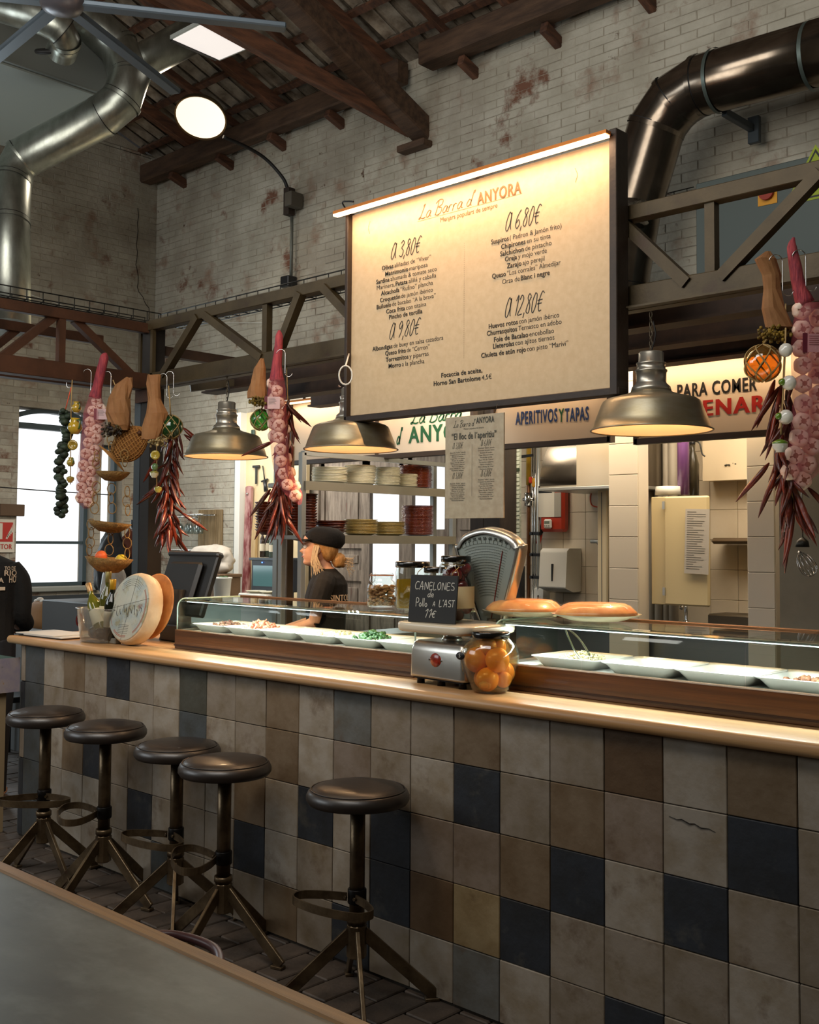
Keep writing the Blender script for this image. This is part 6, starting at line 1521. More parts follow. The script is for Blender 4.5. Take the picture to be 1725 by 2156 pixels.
# --- brown paper wrapped bunches
kraft = M('kraft_paper', '94683e', .75, col2='80552f', vs=8, bump=.4, bs=16)
def bouquet(label, d, path, fl, fcol, nfl, sz):
    'path: (px, py, halfwidth px)'
    P0 = atd(path[0][0], path[0][1], d); t = thing('paper_bouquet', label, 'bouquet', P0); rings = []
    random.seed(int(path[0][0])); ph = [random.uniform(-.35, .35) for _ in range(14)]
    for j, (px, py, w) in enumerate(path):
        c = atd(px, py, d)-P0; n = 14; rg = []
        for i in range(n):
            a = 2*pi*i/n; k = 1+ph[(i+j) % 14]*.35*(1 if j < len(path)-1 else .4)
            rg.append(c+r2*w*d/F*cos(a)*k+fw*w*d/F*.7*sin(a)*k+u2*(.01*ph[i]))
        rings.append(rg)
    mb = MB(); loft(mb, rings, smooth=False); mb.build('paper', kraft, t)
    MB().tube([atd(fl[0]-fl[2]*.4, fl[1]-14, d)-P0, atd(fl[0]+fl[2]*.4, fl[1]-10, d)-P0], .003, 5).build('tie', M('twine'), t)
    mb = MB()
    for k in range(nfl):
        a, b_ = random.gauss(0, .45), random.gauss(0, .4); mb.ball(atd(fl[0]+max(-1, min(1, a))*fl[2], fl[1]+max(-1, min(1, b_))*fl[3], d+random.uniform(-.06, .05))-P0, sz*random.uniform(.6, 1.2), 6)
    tag(mb.build('flower_heads', M('flower_'+fcol, fcol, .7, col2='4a3c10', vs=40, rand=0), t), kind='stuff')
bouquet('brown paper cone of yellow dried flowers left of the right garlic braid', 3.64, [(1618, 530, 5), (1612, 546, 22), (1625, 580, 19), (1626, 610, 17), (1629, 650, 24), (1642, 690, 30)], (1632, 703, 34, 17), '8a6c14', 240, .006)
bouquet('brown paper cone of yellow dried flowers left of the middle garlic net', 5.5, [(552, 755, 4), (548, 775, 13), (545, 800, 15), (542, 825, 19), (540, 838, 20)], (546, 845, 20, 10), '7a6414', 150, .008)
bouquet('brown paper cone of dark lavender left of the corner post', 6.1, [(272, 795, 6), (262, 812, 18), (252, 840, 22), (250, 870, 26), (252, 895, 22), (258, 905, 12)], (235, 905, 20, 14), '2a2630', 150, .008)
bouquet('brown paper cone of pale flowers over the corner post, right of the wicker fish', 5.95, [(325, 790, 14), (324, 810, 15), (326, 840, 13), (330, 870, 22), (322, 900, 22), (316, 925, 18)], (332, 930, 20, 10), 'b09a6a', 110, .008)
# --- white and green ceramic pots on a cord
def pots(label, d, cord, items):
    P0 = atd(*cord[0], d); t = thing('ceramic_string', label, 'ornament', P0)
    MB().tube([atd(*q, d)-P0 for q in cord], .003, 5).build('cord', M('twine'), t)
    for px, py, w, kind, c1_, c2_ in items:
        c = atd(px, py, d-.01)-P0; r_ = w*d/F; a, b_ = M('glaze_'+c1_, c1_, .15, coat=.8), M('glaze_'+c2_, c2_, .2, coat=.8)
        if kind == 'pot':
            o = MB().lathe([(0, -.9*r_), (.6*r_, -.9*r_), (.55*r_, -.7*r_), (.95*r_, -.3*r_), (1.0*r_, .2*r_)], n=20, mt=Matrix.Translation(c), cap=False).build('pot', a, t)
            MB().lathe([(1.0*r_, .2*r_), (1.05*r_, .35*r_), (.8*r_, .6*r_), (.3*r_, .8*r_)], n=20, mt=Matrix.Translation(c), cap=False).build('glazed_rim', b_, o)
        elif kind == 'jug':
            o = MB().lathe([(0, -r_), (.5*r_, -r_), (.95*r_, -.3*r_), (.85*r_, .3*r_), (.45*r_, .7*r_), (.6*r_, 1.1*r_)], n=20, mt=Matrix.Translation(c)).build('jug', a, t)
            MB().tube(bez([c+V((.4*r_, 0, .8*r_)), c+V((1.2*r_, 0, .7*r_)), c+V((1.1*r_, 0, -.2*r_)), c+V((.8*r_, 0, -.3*r_))], 4), r_*.13, 6).build('handle', b_, o)
        elif kind == 'disc': 
            o = MB().lathe([(0, -.1*r_), (.9*r_, -.12*r_), (r_, 0), (.9*r_, .12*r_), (.5*r_, .15*r_), (.45*r_, .05*r_), (0, .05*r_)], n=24, mt=Matrix.Translation(c)@fw.to_track_quat('-Z', 'Y').to_matrix().to_4x4()).build('plate_charm', a, t)
        else: MB().ball(c, r_, 14, (1, .8, 1)).build('bulb', a, t); 
        if kind == 'bulb': MB().ball(c+r2*-.9*r_+V((0, 0, .1*r_)), r_*.5, 10).build('green_knob', b_, t)
pots('string of white and green ceramic garlic charms beside the right garlic braid', 3.58, [(1655, 690), (1653, 760), (1648, 860), (1645, 915)],
     [(1655, 737, 15, 'ball', 'd8d4c8', '5a7a20'), (1662, 806, 16, 'bulb', 'd8d4c8', '5a7a20'), (1655, 878, 16, 'bulb', 'd8d4c8', '5a7a20'), (1643, 938, 16, 'pot', 'd8d4c8', '5a7a20')])
pots('string of yellow and green ceramic jugs in front of the bright window', 6.2, [(152, 800), (150, 850), (149, 930), (148, 1020)],
     [(161, 858, 11, 'jug', 'b09030', '2c4a20'), (158, 898, 16, 'jug', 'b8962c', '3a5a24'), (153, 937, 11, 'disc', '9a8030', '2c4a20'), (149, 973, 9, 'jug', 'a08a34', '3a5a24'), (148, 1009, 8, 'pot', 'a8863c', '8a7a30')])
pots('string of pale yellow glazed charms between the post and the chillies', 6.2, [(330, 935), (330, 1035)],
     [(327, 958, 10, 'disc', 'c8b448', 'd8d4c8'), (326, 983, 8, 'ball', '6a8a5a', 'd8d4c8'), (325, 998, 9, 'pot', 'd0ccac', '8a8a40'), (333, 1030, 8, 'pot', 'b8ac50', '8a8a40')])
# dark green braid before the window
t = thing('green_braid', 'long dark green knotted braid hanging against the bright window', 'braid', atd(138, 862, 6.25)); P0 = atd(138, 862, 6.25); random.seed(3)
dg = M('dark_green_knot', '1c2418', .6, col2='2c3a26', vs=20, rand=.3)
for i in range(70):
    u_ = i/69; px, py = 137-11*u_+4*sin(u_*9), 865+205*u_; o = MB().ball((0, 0, 0), .019, 8, (1.2, 1, .85)).build('knot', dg, t) if i == 0 else o.copy()
    if i: COL.objects.link(o)
    o.location = atd(px+random.uniform(-8, 8), py, 6.25+random.uniform(-.03, .03))-P0; o.scale = (random.uniform(.8, 1.4),)*3
for px, py in ((120, 1072), (122, 1080), (130, 1085), (136, 1076), (132, 1066)):
    o = o.copy(); COL.objects.link(o); o.location = atd(px, py, 6.25)-P0
MB().tube([(0, 0, 0), tuple(atd(150, 815, 6.25)-P0)], .003, 5).build('cord', M('orange_cord'), t)
# --- wicker fish and the three tray hanging basket
wick = M('wicker', '8a5a24', .7, col2='6a4014', vs=26, stretch=(1, 1, 5), bump=1, bs=70)
rat = M('rattan_ring', '8c6c3a', .6)
t = thing('wicker_fish', 'fish-shaped wicker basket with open-weave tail hanging by the post', 'basket', atd(275, 930, 6.15)); P0 = atd(275, 930, 6.15); k_ = 6.15/F
ax = (r2*46+u2*26)
body_ = []; 
for i in range(15):
    u_ = i/14; c = (r2*(-34+66*u_)+u2*(-28+48*u_))*k_; w = (7+27*sin(pi*min(1, u_*.93+.05))**.75)*k_
    dn = ax.normalized(); sd = dn.cross(fw).normalized(); body_.append([c+sd*w*cos(2*pi*j/22)+fw*w*.45*sin(2*pi*j/22) for j in range(22)])
mb = MB(); loft(mb, body_); mb.build('fish_body', wick, t)
mb = MB()
for j in range(22):
    mb.tube([rg[j]*1.01 for rg in body_], .0032, 4)
for i in range(15):
    mb.tube([body_[i][j]*1.012 for j in range(22)], .0035, 4, closed=True)
tag(mb.build('weave_ribs', M('wicker_rib', '9a6a30', .7), t), kind='stuff')
mb = MB()
for a in range(11):
    p = (r2*-34+u2*-28)*k_; e1 = (r2*(-66+a*5.2)+u2*(-8-a*5.4))*k_; mb.tube([p+fw*.004*(a % 2), e1], .0026, 4)
for a in range(7):
    f_ = (a+1)/7; mb.tube([(r2*-34+u2*-28)*k_*(1-f_)+(r2*-66+u2*-8)*k_*f_, (r2*-34+u2*-28)*k_*(1-f_)+(r2*-14+u2*-62)*k_*f_], .0026, 4)
mb.build('open_weave_tail', M('wicker_rib'), t); MB().ball(r2*22*k_+u2*18*k_-fw*.035, .014, 10).build('fish_eye', M('wicker_dark', '4a2a10', .6), t)
MB().tube([body_[10][5], atd(238, 800, 6.15)-P0], .003, 5).build('hanging_cord', M('twine'), t)
hb = thing('tiered_basket', 'hanging basket of three woven trays joined by chains of rattan rings', 'basket', atd(240, 905, 6.1)); P0 = atd(240, 905, 6.1); D0 = 6.1
straw = M('straw_weave', '8e6c38', .75, col2='6e5024', vs=40, bump=1, bs=90)
def tray_(px, py, rpx, hpx, tx, nm):
    c = atd(px, py, D0)-P0; k = D0/F; mt = Matrix.Translation(c)@Matrix.Rotation(tx, 4, fw)
    MB().lathe([(0, -hpx*k), (rpx*.45*k, -hpx*.9*k), (rpx*.8*k, -hpx*.45*k), (rpx*k, 0), (rpx*.96*k, .002), (rpx*.7*k, -hpx*.4*k), (0, -hpx*.75*k)], n=36, mt=mt, cap=False, sq=(1, 1)).build(nm, straw, hb)
tray_(238, 994, 36, 20, .02, 'tray'); tray_(231, 1100, 46, 22, .10, 'tray'); tray_(230, 1175, 50, 32, .08, 'tray')
def chain_(pts, rpx):
    for i, (px, py) in enumerate(pts):
        c = atd(px, py, D0)-P0; r_ = rpx*D0/F; ax1 = r2 if i % 2 == 0 else (r2*.35+fw*.9)
        MB().tube([c+ax1*r_*.85*cos(2*pi*k/16)+u2*r_*1.1*sin(2*pi*k/16) for k in range(16)], .0028, 5, closed=True).build('rattan_ring', rat, hb)
chain_([(234, 925), (234, 940), (262, 958), (263, 972)], 10)
chain_([(204, 975), (204, 960), (235, 1029), (234, 1049), (236, 1070), (268, 1035), (267, 1055), (269, 1074), (203, 1025), (200, 1048), (199, 1070)], 10.5)
chain_([(192, 1104), (192, 1122), (190, 1142), (188, 1158), (233, 1115), (233, 1134), (230, 1158), (268, 1122), (268, 1144), (268, 1166)], 10.5)
for px, py, c_, l in ((213, 1172, 'd8602a', 'orange fruit in the lowest tray of the hanging basket'), (255, 1180, 'b8a024', 'yellow-green lemon in the lowest tray of the hanging basket')):
    q = atd(px, py, D0); tag(MB().ball(q, .035, 16).build('fruit', M('fruit_'+c_, c_, .5)), l, 'fruit')
# hooks
for px, py, d, l in ((141, 775, 6.3, 'steel hook on the left truss above the yellow jugs'), (192, 785, 6.25, 'steel hook on the left truss left of the broad garlic braid'), (234, 790, 6.2, 'steel hook on the left truss above the hanging basket'),
                     (352, 795, 6.05, 'steel hook on the front truss above the green float'), (366, 790, 6.05, 'second steel hook on the front truss right of the post'), (601, 745, 5.45, 'steel hook on the truss right of the middle garlic net'),
                     (1648, 550, 3.6, 'dark steel hook on the truss between paper cone and garlic'), (1697, 540, 3.6, 'dark steel hook on the truss right of the right garlic braid')):
    hook(px, py, d, l)
# cord loop hanging left of the menu board
q = [atd(728+14*cos(2*pi*i/16), 790+20*sin(2*pi*i/16), 5.0) for i in range(16)]
tag(MB().tube(q, .004, 6, closed=True).tube([q[12], at(738, 735, y=.88)], .004, 6).build('cable_loop', wp), 'loop of white cable hanging behind the left edge of the menu board', 'cable')

# ============================================================ DUCTS, FAN, WALL LAMP, CABINET
galv = M('galvanised_duct', 'b4b8ae', .34, .95, col2='9a9d92', vs=5, stretch=(3, 3, 1), bump=.06, bs=12)
gdark = M('dark_duct', '8a7e70', .2, .95, col2='6e6254', vs=4, bump=.04, bs=12)
def duct(name, label, pts, r_, m_, seams=True, n=36, every=.12, hang=()):
    P0 = V(pts[0]); t = thing(name, label, 'duct', P0); L = [V(p)-P0 for p in pts]
    MB().tube(L, r_, n).build('pipe', m_, t)
    for i, p in enumerate(L):
        if 0 < i < len(L)-1:
            d_ = (L[i+1]-L[i-1]).normalized(); MB().cyl(p-d_*.016, p+d_*.016, r_*1.025, n=n, cap=False).build('joint_band', m_, t); MB().cyl(p+d_*.017, p+d_*.023, r_*1.012, n=n, cap=False).build('joint_gap', black_steel, t)
    for a, b_ in zip(L[:-1], L[1:]):
        k = int((b_-a).length/every)
        for j in range(1, k):
            p = a+(b_-a)*j/k; d_ = (b_-a).normalized()
            if (b_-a).length > .9: MB().cyl(p-d_*.003, p+d_*.003, r_*1.008, n=n, cap=False).build('seam', M('seam_dark', '5a5c54', .4, .8), t)
    return t
DD = 8.6
duct('air_duct', 'large galvanised air duct with two elbows in the upper left corner', [atd(18, 690, DD-.6), atd(18, 470, DD-.35), atd(22, 385, DD-.2), atd(45, 335, DD-.05), atd(215, 245, DD-.15), atd(256, 212, DD-.2), atd(272, 165, DD-.1), atd(250, 100, DD), atd(180, 40, DD-.1), atd(60, -40, DD-.5)], .158, galv, every=.2)
duct('air_duct', 'smaller galvanised duct with elbow dropping to the grey unit, top left', [atd(-60, -5, 7.4), atd(90, 40, 7.4), atd(128, 62, 7.4), atd(138, 85, 7.5), atd(128, 112, 7.6)], .105, galv, every=.25)
MB_ = MB().tube([atd(118, 108, 7.6)+r2*.13*cos(2*pi*i/24)+(fw*.9+u2*.4)*.10*sin(2*pi*i/24) for i in range(24)], .018, 8, closed=True)
tag(MB_.build('duct_flange', black_steel), 'black ring flange where the small duct meets the grey unit', 'flange')
duct('air_duct', 'galvanised duct segment behind the fan, left of the white light panel', [atd(430, 60, 9.4), atd(300, 130, 9.3), atd(240, 150, 9.2)], .15, galv)
# grey ventilation unit
cs = [at(-120, 100, z=5.1), at(30, 95, z=5.1), at(235, 165, z=5.1), at(195, 290, z=5.1), at(-120, 200, z=5.1)]
t = thing('ventilation_unit', 'grey box-shaped ventilation unit hanging under the roof, top left', 'ventilation unit', (-2.9, 1.5, 5.1))
q0, q1, q2 = at(20, 92, z=5.1), at(235, 168, z=5.1), at(130, 300, z=5.1)
e1 = V((0, 1, 0)); MB().box((-1.15, -1.6, 0), (.55, .22, .55), bev=.01).build('casing', M('unit_grey', '6c706a', .5), t)
MB().box((-1.1, -1.55, -.015), (.5, .17, 0)).build('bottom_plate', M('unit_grey_light', '8a9088', .5), t)
for x, y in ((-.9, .1), (.4, .1)): MB().cyl((x, y, .5), (x, y, 1.7), .004, n=5).build('rod', black_steel, t)
# ceiling fan
fanc = M('fan_blue_grey', '4a545c', .4, .4)
hc = atd(130, 6, 4.9); ft = thing('ceiling_fan', 'big blue-grey ceiling fan with long straight blades at the top left', 'ceiling fan', hc)
MB().lathe([(0, -.045), (.05, -.043), (.085, -.03), (.10, -.008), (.105, .0), (.105, .012), (.10, .03), (0, .03)], n=40).build('hub', M('hub_grey', '5c5a60', .3, .5), ft)
MB().cyl((0, 0, .03), (0, 0, 1.6), .02).build('drop_rod', black_steel, ft)
for px, py in ((602, 58), (370, 194), (-60, 165)):
    q = at(px, py, z=hc.z-.005)-hc; dn = q.normalized(); MB().bar(dn*.08, q, .065, .028, bev=.006).build('blade', fanc, ft)
for px, py in ((602, 58), (370, 194)):
    q = hc-at(px, py, z=hc.z-.005); dn = q.normalized(); MB().bar(dn*.08, q, .065, .028, bev=.006).build('blade', fanc, ft)
# flat white light panel under the roof
pc_ = [at(*q, z=5.55) for q in ((358, 82), (430, 44), (530, 100), (463, 128))]
t = thing('light_panel', 'flat white rectangular light panel under the roof, upper left', 'light panel', pc_[0])
L4 = [p-pc_[0] for p in pc_]; mb = MB(); mb.extr(L4, (0, 0, .03)); mb.build('housing', M('panel_rim', 'b8bcb4', .4), t)
cc_ = sum(L4, V())/4; mb = MB(); mb.extr([cc_+(p-cc_)*.93+V((0, 0, -.004)) for p in L4], (0, 0, .004)); mb.build('diffuser', M('panel_glow', 'e8e4e0', .5, emit='fff4ec', es=.75), t)
for i in range(18):
    p = L4[0]+(L4[3]-L4[0])*(i+1)/20; mb = MB(); mb.box(p+V((-.012, -.012, -.012)), p+V((.012, .012, 0))); mb.build('louvre_tooth', black_steel, t)
# gooseneck wall lamp
pa = at(607, 400, y=4.0)
t = thing('wall_lamp', 'round gooseneck wall lamp glowing warm, high on the brick wall', 'lamp', pa)
hd_ = V(at(422, 250, y=3.2))-pa; el = at(470, 288, y=3.35)-pa
MB().tube(bez([(0, 0, 0), (-.03, -.05, .12), at(560, 335, y=3.8)-pa, at(520, 310, y=3.6)-pa, el], 8), .017, 8).build('arm', black_steel, t)
axl = (CP+V((-.4, 0, -1.0))-(pa+hd_)).normalized(); axl = (V((.30, -.42, -.85))).normalized(); q = (-axl).to_track_quat('Z', 'Y').to_matrix().to_4x4(); q.translation = hd_
MB().lathe([(.25, 0), (.253, .004), (.24, .06), (.19, .12), (.10, .155), (.055, .16), (.05, .22), (0, .225)], n=40, mt=q, cap=False).build('shade', M('lamp_olive', '6a5c42', .45, .5), t)
MB().lathe([(0, .012), (.235, .012)], n=40, mt=q, cap=False).build('diffuser', M('lamp_glow', 'ffffff', emit='ffe4c4', es=1.3), t)
MB().box((-.04, -.03, -.25), (.04, .06, .02), bev=.006).build('mount', M('rusty_mount', '2c2018', .7), t); MB().box((.06, -.1, -.2), (.16, .06, -.06), bev=.008).build('box', M('rusty_box', '4c463c', .6), t)
lamp('SPOT', 'wall_lamp_light', tuple(hd_+axl*.05), 60, (1, .86, .68), .15, to=tuple(hd_+axl), spread=2.6, parent=t)
pb = at(605, 590, y=4.05); tag(MB().cyl((pa.x, 4.05, pa.z-.2), (pa.x, 4.05, pb.z), .016, n=10).build('conduit', M('grey_conduit', '6c6e66', .5, .4)), 'grey conduit running down the brick wall below the gooseneck lamp', 'pipe')
tag(MB().box((pa.x-.06, 3.96, pb.z-.09), (pa.x+.06, 4.08, pb.z+.02), bev=.008).build('junction_box', M('black_plastic')), 'small black junction box at the foot of the wall conduit', 'junction box')
# right duct
A = lambda px, py, y: at(px, py, y=y)
rd = duct('extract_duct', 'dark shiny extraction duct bending along the brick wall, upper right', [A(1296, 700, 3.55), A(1305, 600, 3.5), A(1332, 440, 3.5), A(1382, 270, 3.5), A(1420, 215, 3.5), A(1475, 180, 3.5), A(1800, 90, 3.5)], .195, gdark, every=1.2)
for px, py in ((1512, 170), (1712, 118)):
    p = A(px, py, 3.5)-V(rd.location); a = (A(1800, 90, 3.5)-A(1475, 175, 3.5)).normalized(); MB().cyl(p-a*.012, p+a*.012, .205, n=36, cap=False).build('clamp_ring', M('clamp_grey', '5c6660', .4, .6), rd)
t = thing('duct_bracket', 'grey angled wall bracket below the right duct', 'bracket', A(1583, 270, 3.95)); MB().bar((0, 0, 0), A(1525, 236, 3.6)-A(1583, 270, 3.95), .04, .05, bev=.004).build('arm', M('bracket_grey', '3c4448', .5), t); MB().box((-.03, .0, -.1), (.05, .04, .08), bev=.004).build('wall_plate', M('bracket_grey'), t)
t = thing('foil_elbow', 'crinkled silver foil duct end behind the menu board edge', 'duct', A(1320, 440, 3.3)); blob_ = MB(); blob_.lathe([(.13, 0), (.16, .02), (.14, .05), (.165, .08), (.14, .12), (.16, .15)], n=24, mt=Matrix.Translation(V((-.02, 0, -.12)))); blob_.build('foil', M('foil', 'a09a90', .25, 1, bump=1, bs=20), t)
# electrical cabinet
YC = 3.3; a0 = A(1465, 387, YC); wC = A(1800, 318, YC).x-a0.x; zb_ = 2.81
t = thing('electrical_cabinet', 'large grey electrical cabinet with warning triangle behind the right truss', 'cabinet', (a0.x, YC, zb_)); hC = a0.z-zb_; cg = M('cabinet_grey', '4c5450', .45, .2)
MB().box((0, 0, 0), (wC, .5, hC), bev=.006).build('housing', cg, t); dC = MB().box((.11, -.02, .05), (wC-.1, 0, hC-.11), bev=.005).build('door', cg, t)
for z in (hC-.16, .3): MB().cyl((.05, -.004, z), (.05, .0, z), .008, n=8).build('screw', chrome, t)
p = A(1620, 412, YC)-V(t.location); MB().box((p.x-.06, -.024, p.z-.06), (p.x+.06, -.02, p.z+.06)).build('yellow_plate', M('switch_yellow', 'c88a10', .5), dC); MB().cyl((p.x, -.02, p.z+.01), (p.x, -.05, p.z+.01), .045, n=20).build('red_switch', M('switch_red', '8c2a14', .4), dC)
p = A(1722, 385, YC)-V(t.location); tri = [(p.x-.19, -.022, p.z-.10), (p.x+.19, -.022, p.z-.10), (p.x, -.022, p.z+.22)]
MB().extr(tri, (0, -.001, 0)).build('warning_triangle', M('warn_yellow', '8c9c10', .5), dC)
mb = MB(); c3 = V((p.x, 0, p.z+.0)); 
for a, b_ in ((0, 1), (1, 2), (2, 0)):
    P_, Q_ = V(tri[a]), V(tri[b_]); c4 = (V(tri[0])+V(tri[1])+V(tri[2]))/3; i0, i1 = c4+(P_-c4)*.88, c4+(Q_-c4)*.88; j0, j1 = c4+(P_-c4)*.78, c4+(Q_-c4)*.78
    dy = V((0, -.0015, 0)); mb.quad(i0+dy, i1+dy, j1+dy, j0+dy)
mb.add([(p.x+.01, -.0245, p.z+.12), (p.x-.03, -.0245, p.z+.02), (p.x+.005, -.0245, p.z+.03), (p.x-.01, -.0245, p.z-.06), (p.x+.035, -.0245, p.z+.045), (p.x, -.0245, p.z+.04)], [(0, 1, 2, 3, 4, 5)])
mb.build('warning_symbol', blk, dC)
p = A(1690, 372, YC)-V(t.location); MB().box((p.x-.08, -.023, p.z-.01), (p.x+.3, -.02, p.z+.06)).build('data_plate', M('plate_grey', '8c9488', .5), dC)
for z in (3.30, 3.24): tag(MB().tube([(1.05, 4.0, z), (1.95, 4.0, z)], .02, 8).build('wall_pipe', M('pipe_rust', '4a2c1c', .6)), ['brown pipe on the brick wall left of the grey cabinet, upper one', 'brown pipe on the brick wall left of the grey cabinet, lower one'][z < 3.28], 'pipe')
# loose wire across the left wall
tag(MB().tube(bez([(XW+.05, 1.7, 4.25), (XW+.06, 2.8, 4.05), (XW+.1, 3.9, 3.95), (-4.4, YW-.05, 3.9), (-3.2, YW-.03, 3.75)], 6), .004, 5).build('wire', wp), 'thin white wire strung across the brick corner', 'wire')
tag(MB().tube(ck, .0045, 4).build('wall_crack', M('crack_dark', '2c221b', .95), wall_left), None)
# barbed dark cable crossing the window
tag(MB().tube(bez([(XW+.3, 1.5, 2.10), (XW+.3, 2.5, 2.06), (XW+.3, 3.4, 2.04)], 6), .006, 5).build('cable', black_steel), 'thin dark cable crossing in front of the bright window', 'cable')
# fire sign, brown wall box
p0, p1 = at(-40, 1163, x=XW+.02), at(31, 1094, x=XW+.02)
t = thing('fire_sign', 'red and white fire equipment sign cut by the left picture edge', 'sign', (XW+.02, p0.y, p0.z)); w_, h_ = p1.y-p0.y, p1.z-p0.z
MB().box((0, 0, 0), (.006, w_, h_)).build('sign_plate', M('sign_white', 'cfc6b4', .5), t); MB().box((.006, .02, h_*.32), (.008, w_-.02, h_-.03)).build('red_field', M('fire_red', 'b0281c', .45), t)
mb = MB()
mb.box((.008, w_*.45, h_*.40), (.009, w_*.62, h_*.88))
for k in range(5): mb.add([(.0095, w_*(.72+.04*k), h_*(.42+.05*k)), (.0095, w_*(.78+.04*k), h_*(.40+.05*k)), (.0095, w_*(.80+.03*k), h_*(.58+.07*k))], [(0, 1, 2)])
mb.build('pictogram', M('sign_white'), t)
mb = MB(); mt_ = Matrix.Rotation(pi/2, 4, 'Z'); mb.keepn = True
text(mb, 'EXTINTOR', w_*.5, h_*.10, .05, y=-.0075, width=w_*.85, bold=.03, mt=mt_); mb.build('lettering', M('fire_red'), t)
p = at(25, 1074, x=XW+.04); tag(MB().box((XW, p.y-.13, p.z-.06), (XW+.06, p.y+.13, p.z+.06), bev=.005).build('wall_box', M('wall_box_brown', '5c4630', .7)), 'brown box on the wall above the fire sign', 'box')
# ============================================================ PEOPLE AND LEFT-HAND CORNER
skin = M('skin', 'dcaa8a', .5, col2='cc9676', vs=14, sub=.12)
black_cloth = M('black_cloth', '191715', .85, bump=.3, bs=70, col2='100f0e', vs=8)
def rings(mb, L, n=20):
    'L: (cx, cy, z, rx, ry)'
    loft(mb, [[(cx+rx*cos(2*pi*i/n), cy+ry*sin(2*pi*i/n), z) for i in range(n)] for cx, cy, z, rx, ry in L])
def limb(mb, pts, rad, n=12): mb.tube([V(p) for p in bez(pts, 4)], ext(rad, 4), n)
def head_geo(mb, c, face=0):
    cx, cy, cz = c; n = 44
    prof = [(-.004, .055, .0, .020), (.006, .082, -.02, .034), (.018, .088, -.04, .044), (.030, .085, -.055, .051), (.040, .083, -.062, .055), (.048, .090, -.066, .057), (.054, .086, -.07, .059), (.060, .092, -.074, .060), (.068, .087, -.08, .063),
            (.076, .088, -.085, .065), (.086, .088, -.09, .067), (.098, .085, -.096, .069), (.110, .080, -.10, .071), (.120, .080, -.102, .073), (.132, .088, -.103, .074), (.150, .090, -.102, .074), (.170, .085, -.095, .070), (.190, .070, -.08, .060), (.205, .050, -.06, .044), (.216, .025, -.035, .024), (.221, .005, -.012, .006)]
    rg = []
    for z, xf, xb, hw in prof:
        mx, rx = (xf+xb)/2, (xf-xb)/2; row = []
        for i in range(n):
            a = 2*pi*i/n; ca, sa = cos(a), sin(a); e = 1.15
            x = mx+rx*(abs(ca)**(1/e))*(1 if ca > 0 else -1); y = hw*sa
            if ca > .9:                                      # nose ridge and eye hollows
                g = math.exp(-(y/.010)**2); x += g*.026*max(0, 1-abs((z-.084)/.014)) if z < .084 else g*.026*max(0, (.124-z)/.04)
            if abs(y) > .016 and abs(y) < .05 and ca > .3 and .1 < z < .126: x -= .007
            row.append((cx+x, cy+y, cz+z))
        rg.append(row)
    loft(mb, rg)
    for s_ in (-1, 1): mb.ball((cx-.008, cy+s_*.072, cz+.098), .026, 10, (.7, .28, 1.15), Matrix.Rotation(.15, 3, 'Y'))
def hand_geo(mb, w, d_, side, curl=.6):
    w, d_ = V(w), V(d_).normalized(); sd = d_.cross(V((0, 0, 1))).normalized()*side; nn = sd.cross(d_).normalized()
    if nn.z > 0: nn = -nn
    mb.tube([w, w+d_*.03, w+d_*.07, w+d_*.085], [.022, .034, .036, .028], 10, flat=.5)
    for k, L in enumerate((.068, .076, .070, .055)):
        b = w+d_*.08+sd*(-.027+.018*k); q = [b]; a = 0
        for f_ in (.45, .3, .25): a += curl*.7; q.append(q[-1]+(d_*cos(a)+nn*sin(a))*L*f_)
        mb.tube(q, [.0088, .0085, .0078, .006], 8)
    b = w+d_*.02-sd*.026; mb.tube([b, b+(d_*.7-sd*.7)*.03, b+(d_*.9-sd*.5)*.055, b+(d_-sd*.2+nn*.3)*.072], [.011, .0105, .009, .007], 8)
def remesh(o, v=.005):
    m_ = o.modifiers.new('r', 'REMESH'); m_.mode = 'VOXEL'; m_.voxel_size = v; m_.use_smooth_shade = True
    s_ = o.modifiers.new('s', 'SMOOTH'); s_.factor = .5; s_.iterations = 2
# --- barmaid
p = at(688, 1150, y=1.66); k_ = 0
W0 = (p.x, 1.66, 0); wz = pi+YAW+.0
wm = thing('person', 'fair-haired woman in black cap and black shirt working behind the bar', 'person', W0, wz)
mb = MB()
rings(mb, [(0, 0, .80, .09, .14), (0, 0, .90, .105, .155), (0, 0, 1.0, .095, .135), (0, 0, 1.12, .10, .13), (0, 0, 1.22, .115, .15), (-.01, 0, 1.30, .105, .165), (-.01, 0, 1.345, .085, .155), (-.005, 0, 1.375, .06, .09), (0, 0, 1.40, .048, .052)])
limb(mb, [(-.005, 0, 1.36), (.008, 0, 1.40), (.028, 0, 1.44), (.04, 0, 1.48)], [.05, .044, .044, .05])
head_geo(mb, (.055, 0, 1.412))
for s_ in (-1, 1):
    limb(mb, [(-.01, s_*.14, 1.335), (.005, s_*.185, 1.29), (.035, s_*.20, 1.17), (.055, s_*.20, 1.08)], [.045, .048, .040, .034])
    limb(mb, [(.055, s_*.20, 1.08), (.15, s_*.19, 1.045), (.26, s_*.16, 1.02)], [.034, .033, .022]); hand_geo(mb, (.255, s_*.16, 1.02), (1, -s_*.15, -.15), -s_)
    limb(mb, [(0, s_*.08, .86), (.01, s_*.09, .65), (.02, s_*.095, .46), (-.01, s_*.095, .28), (-.01, s_*.095, .08)], [.09, .075, .052, .05, .032])
    limb(mb, [(-.03, s_*.095, .04), (.06, s_*.10, .035), (.15, s_*.105, .025)], [.035, .035, .022])
bo = mb.build('body', skin, wm); remesh(bo, .0045)
mb = MB()
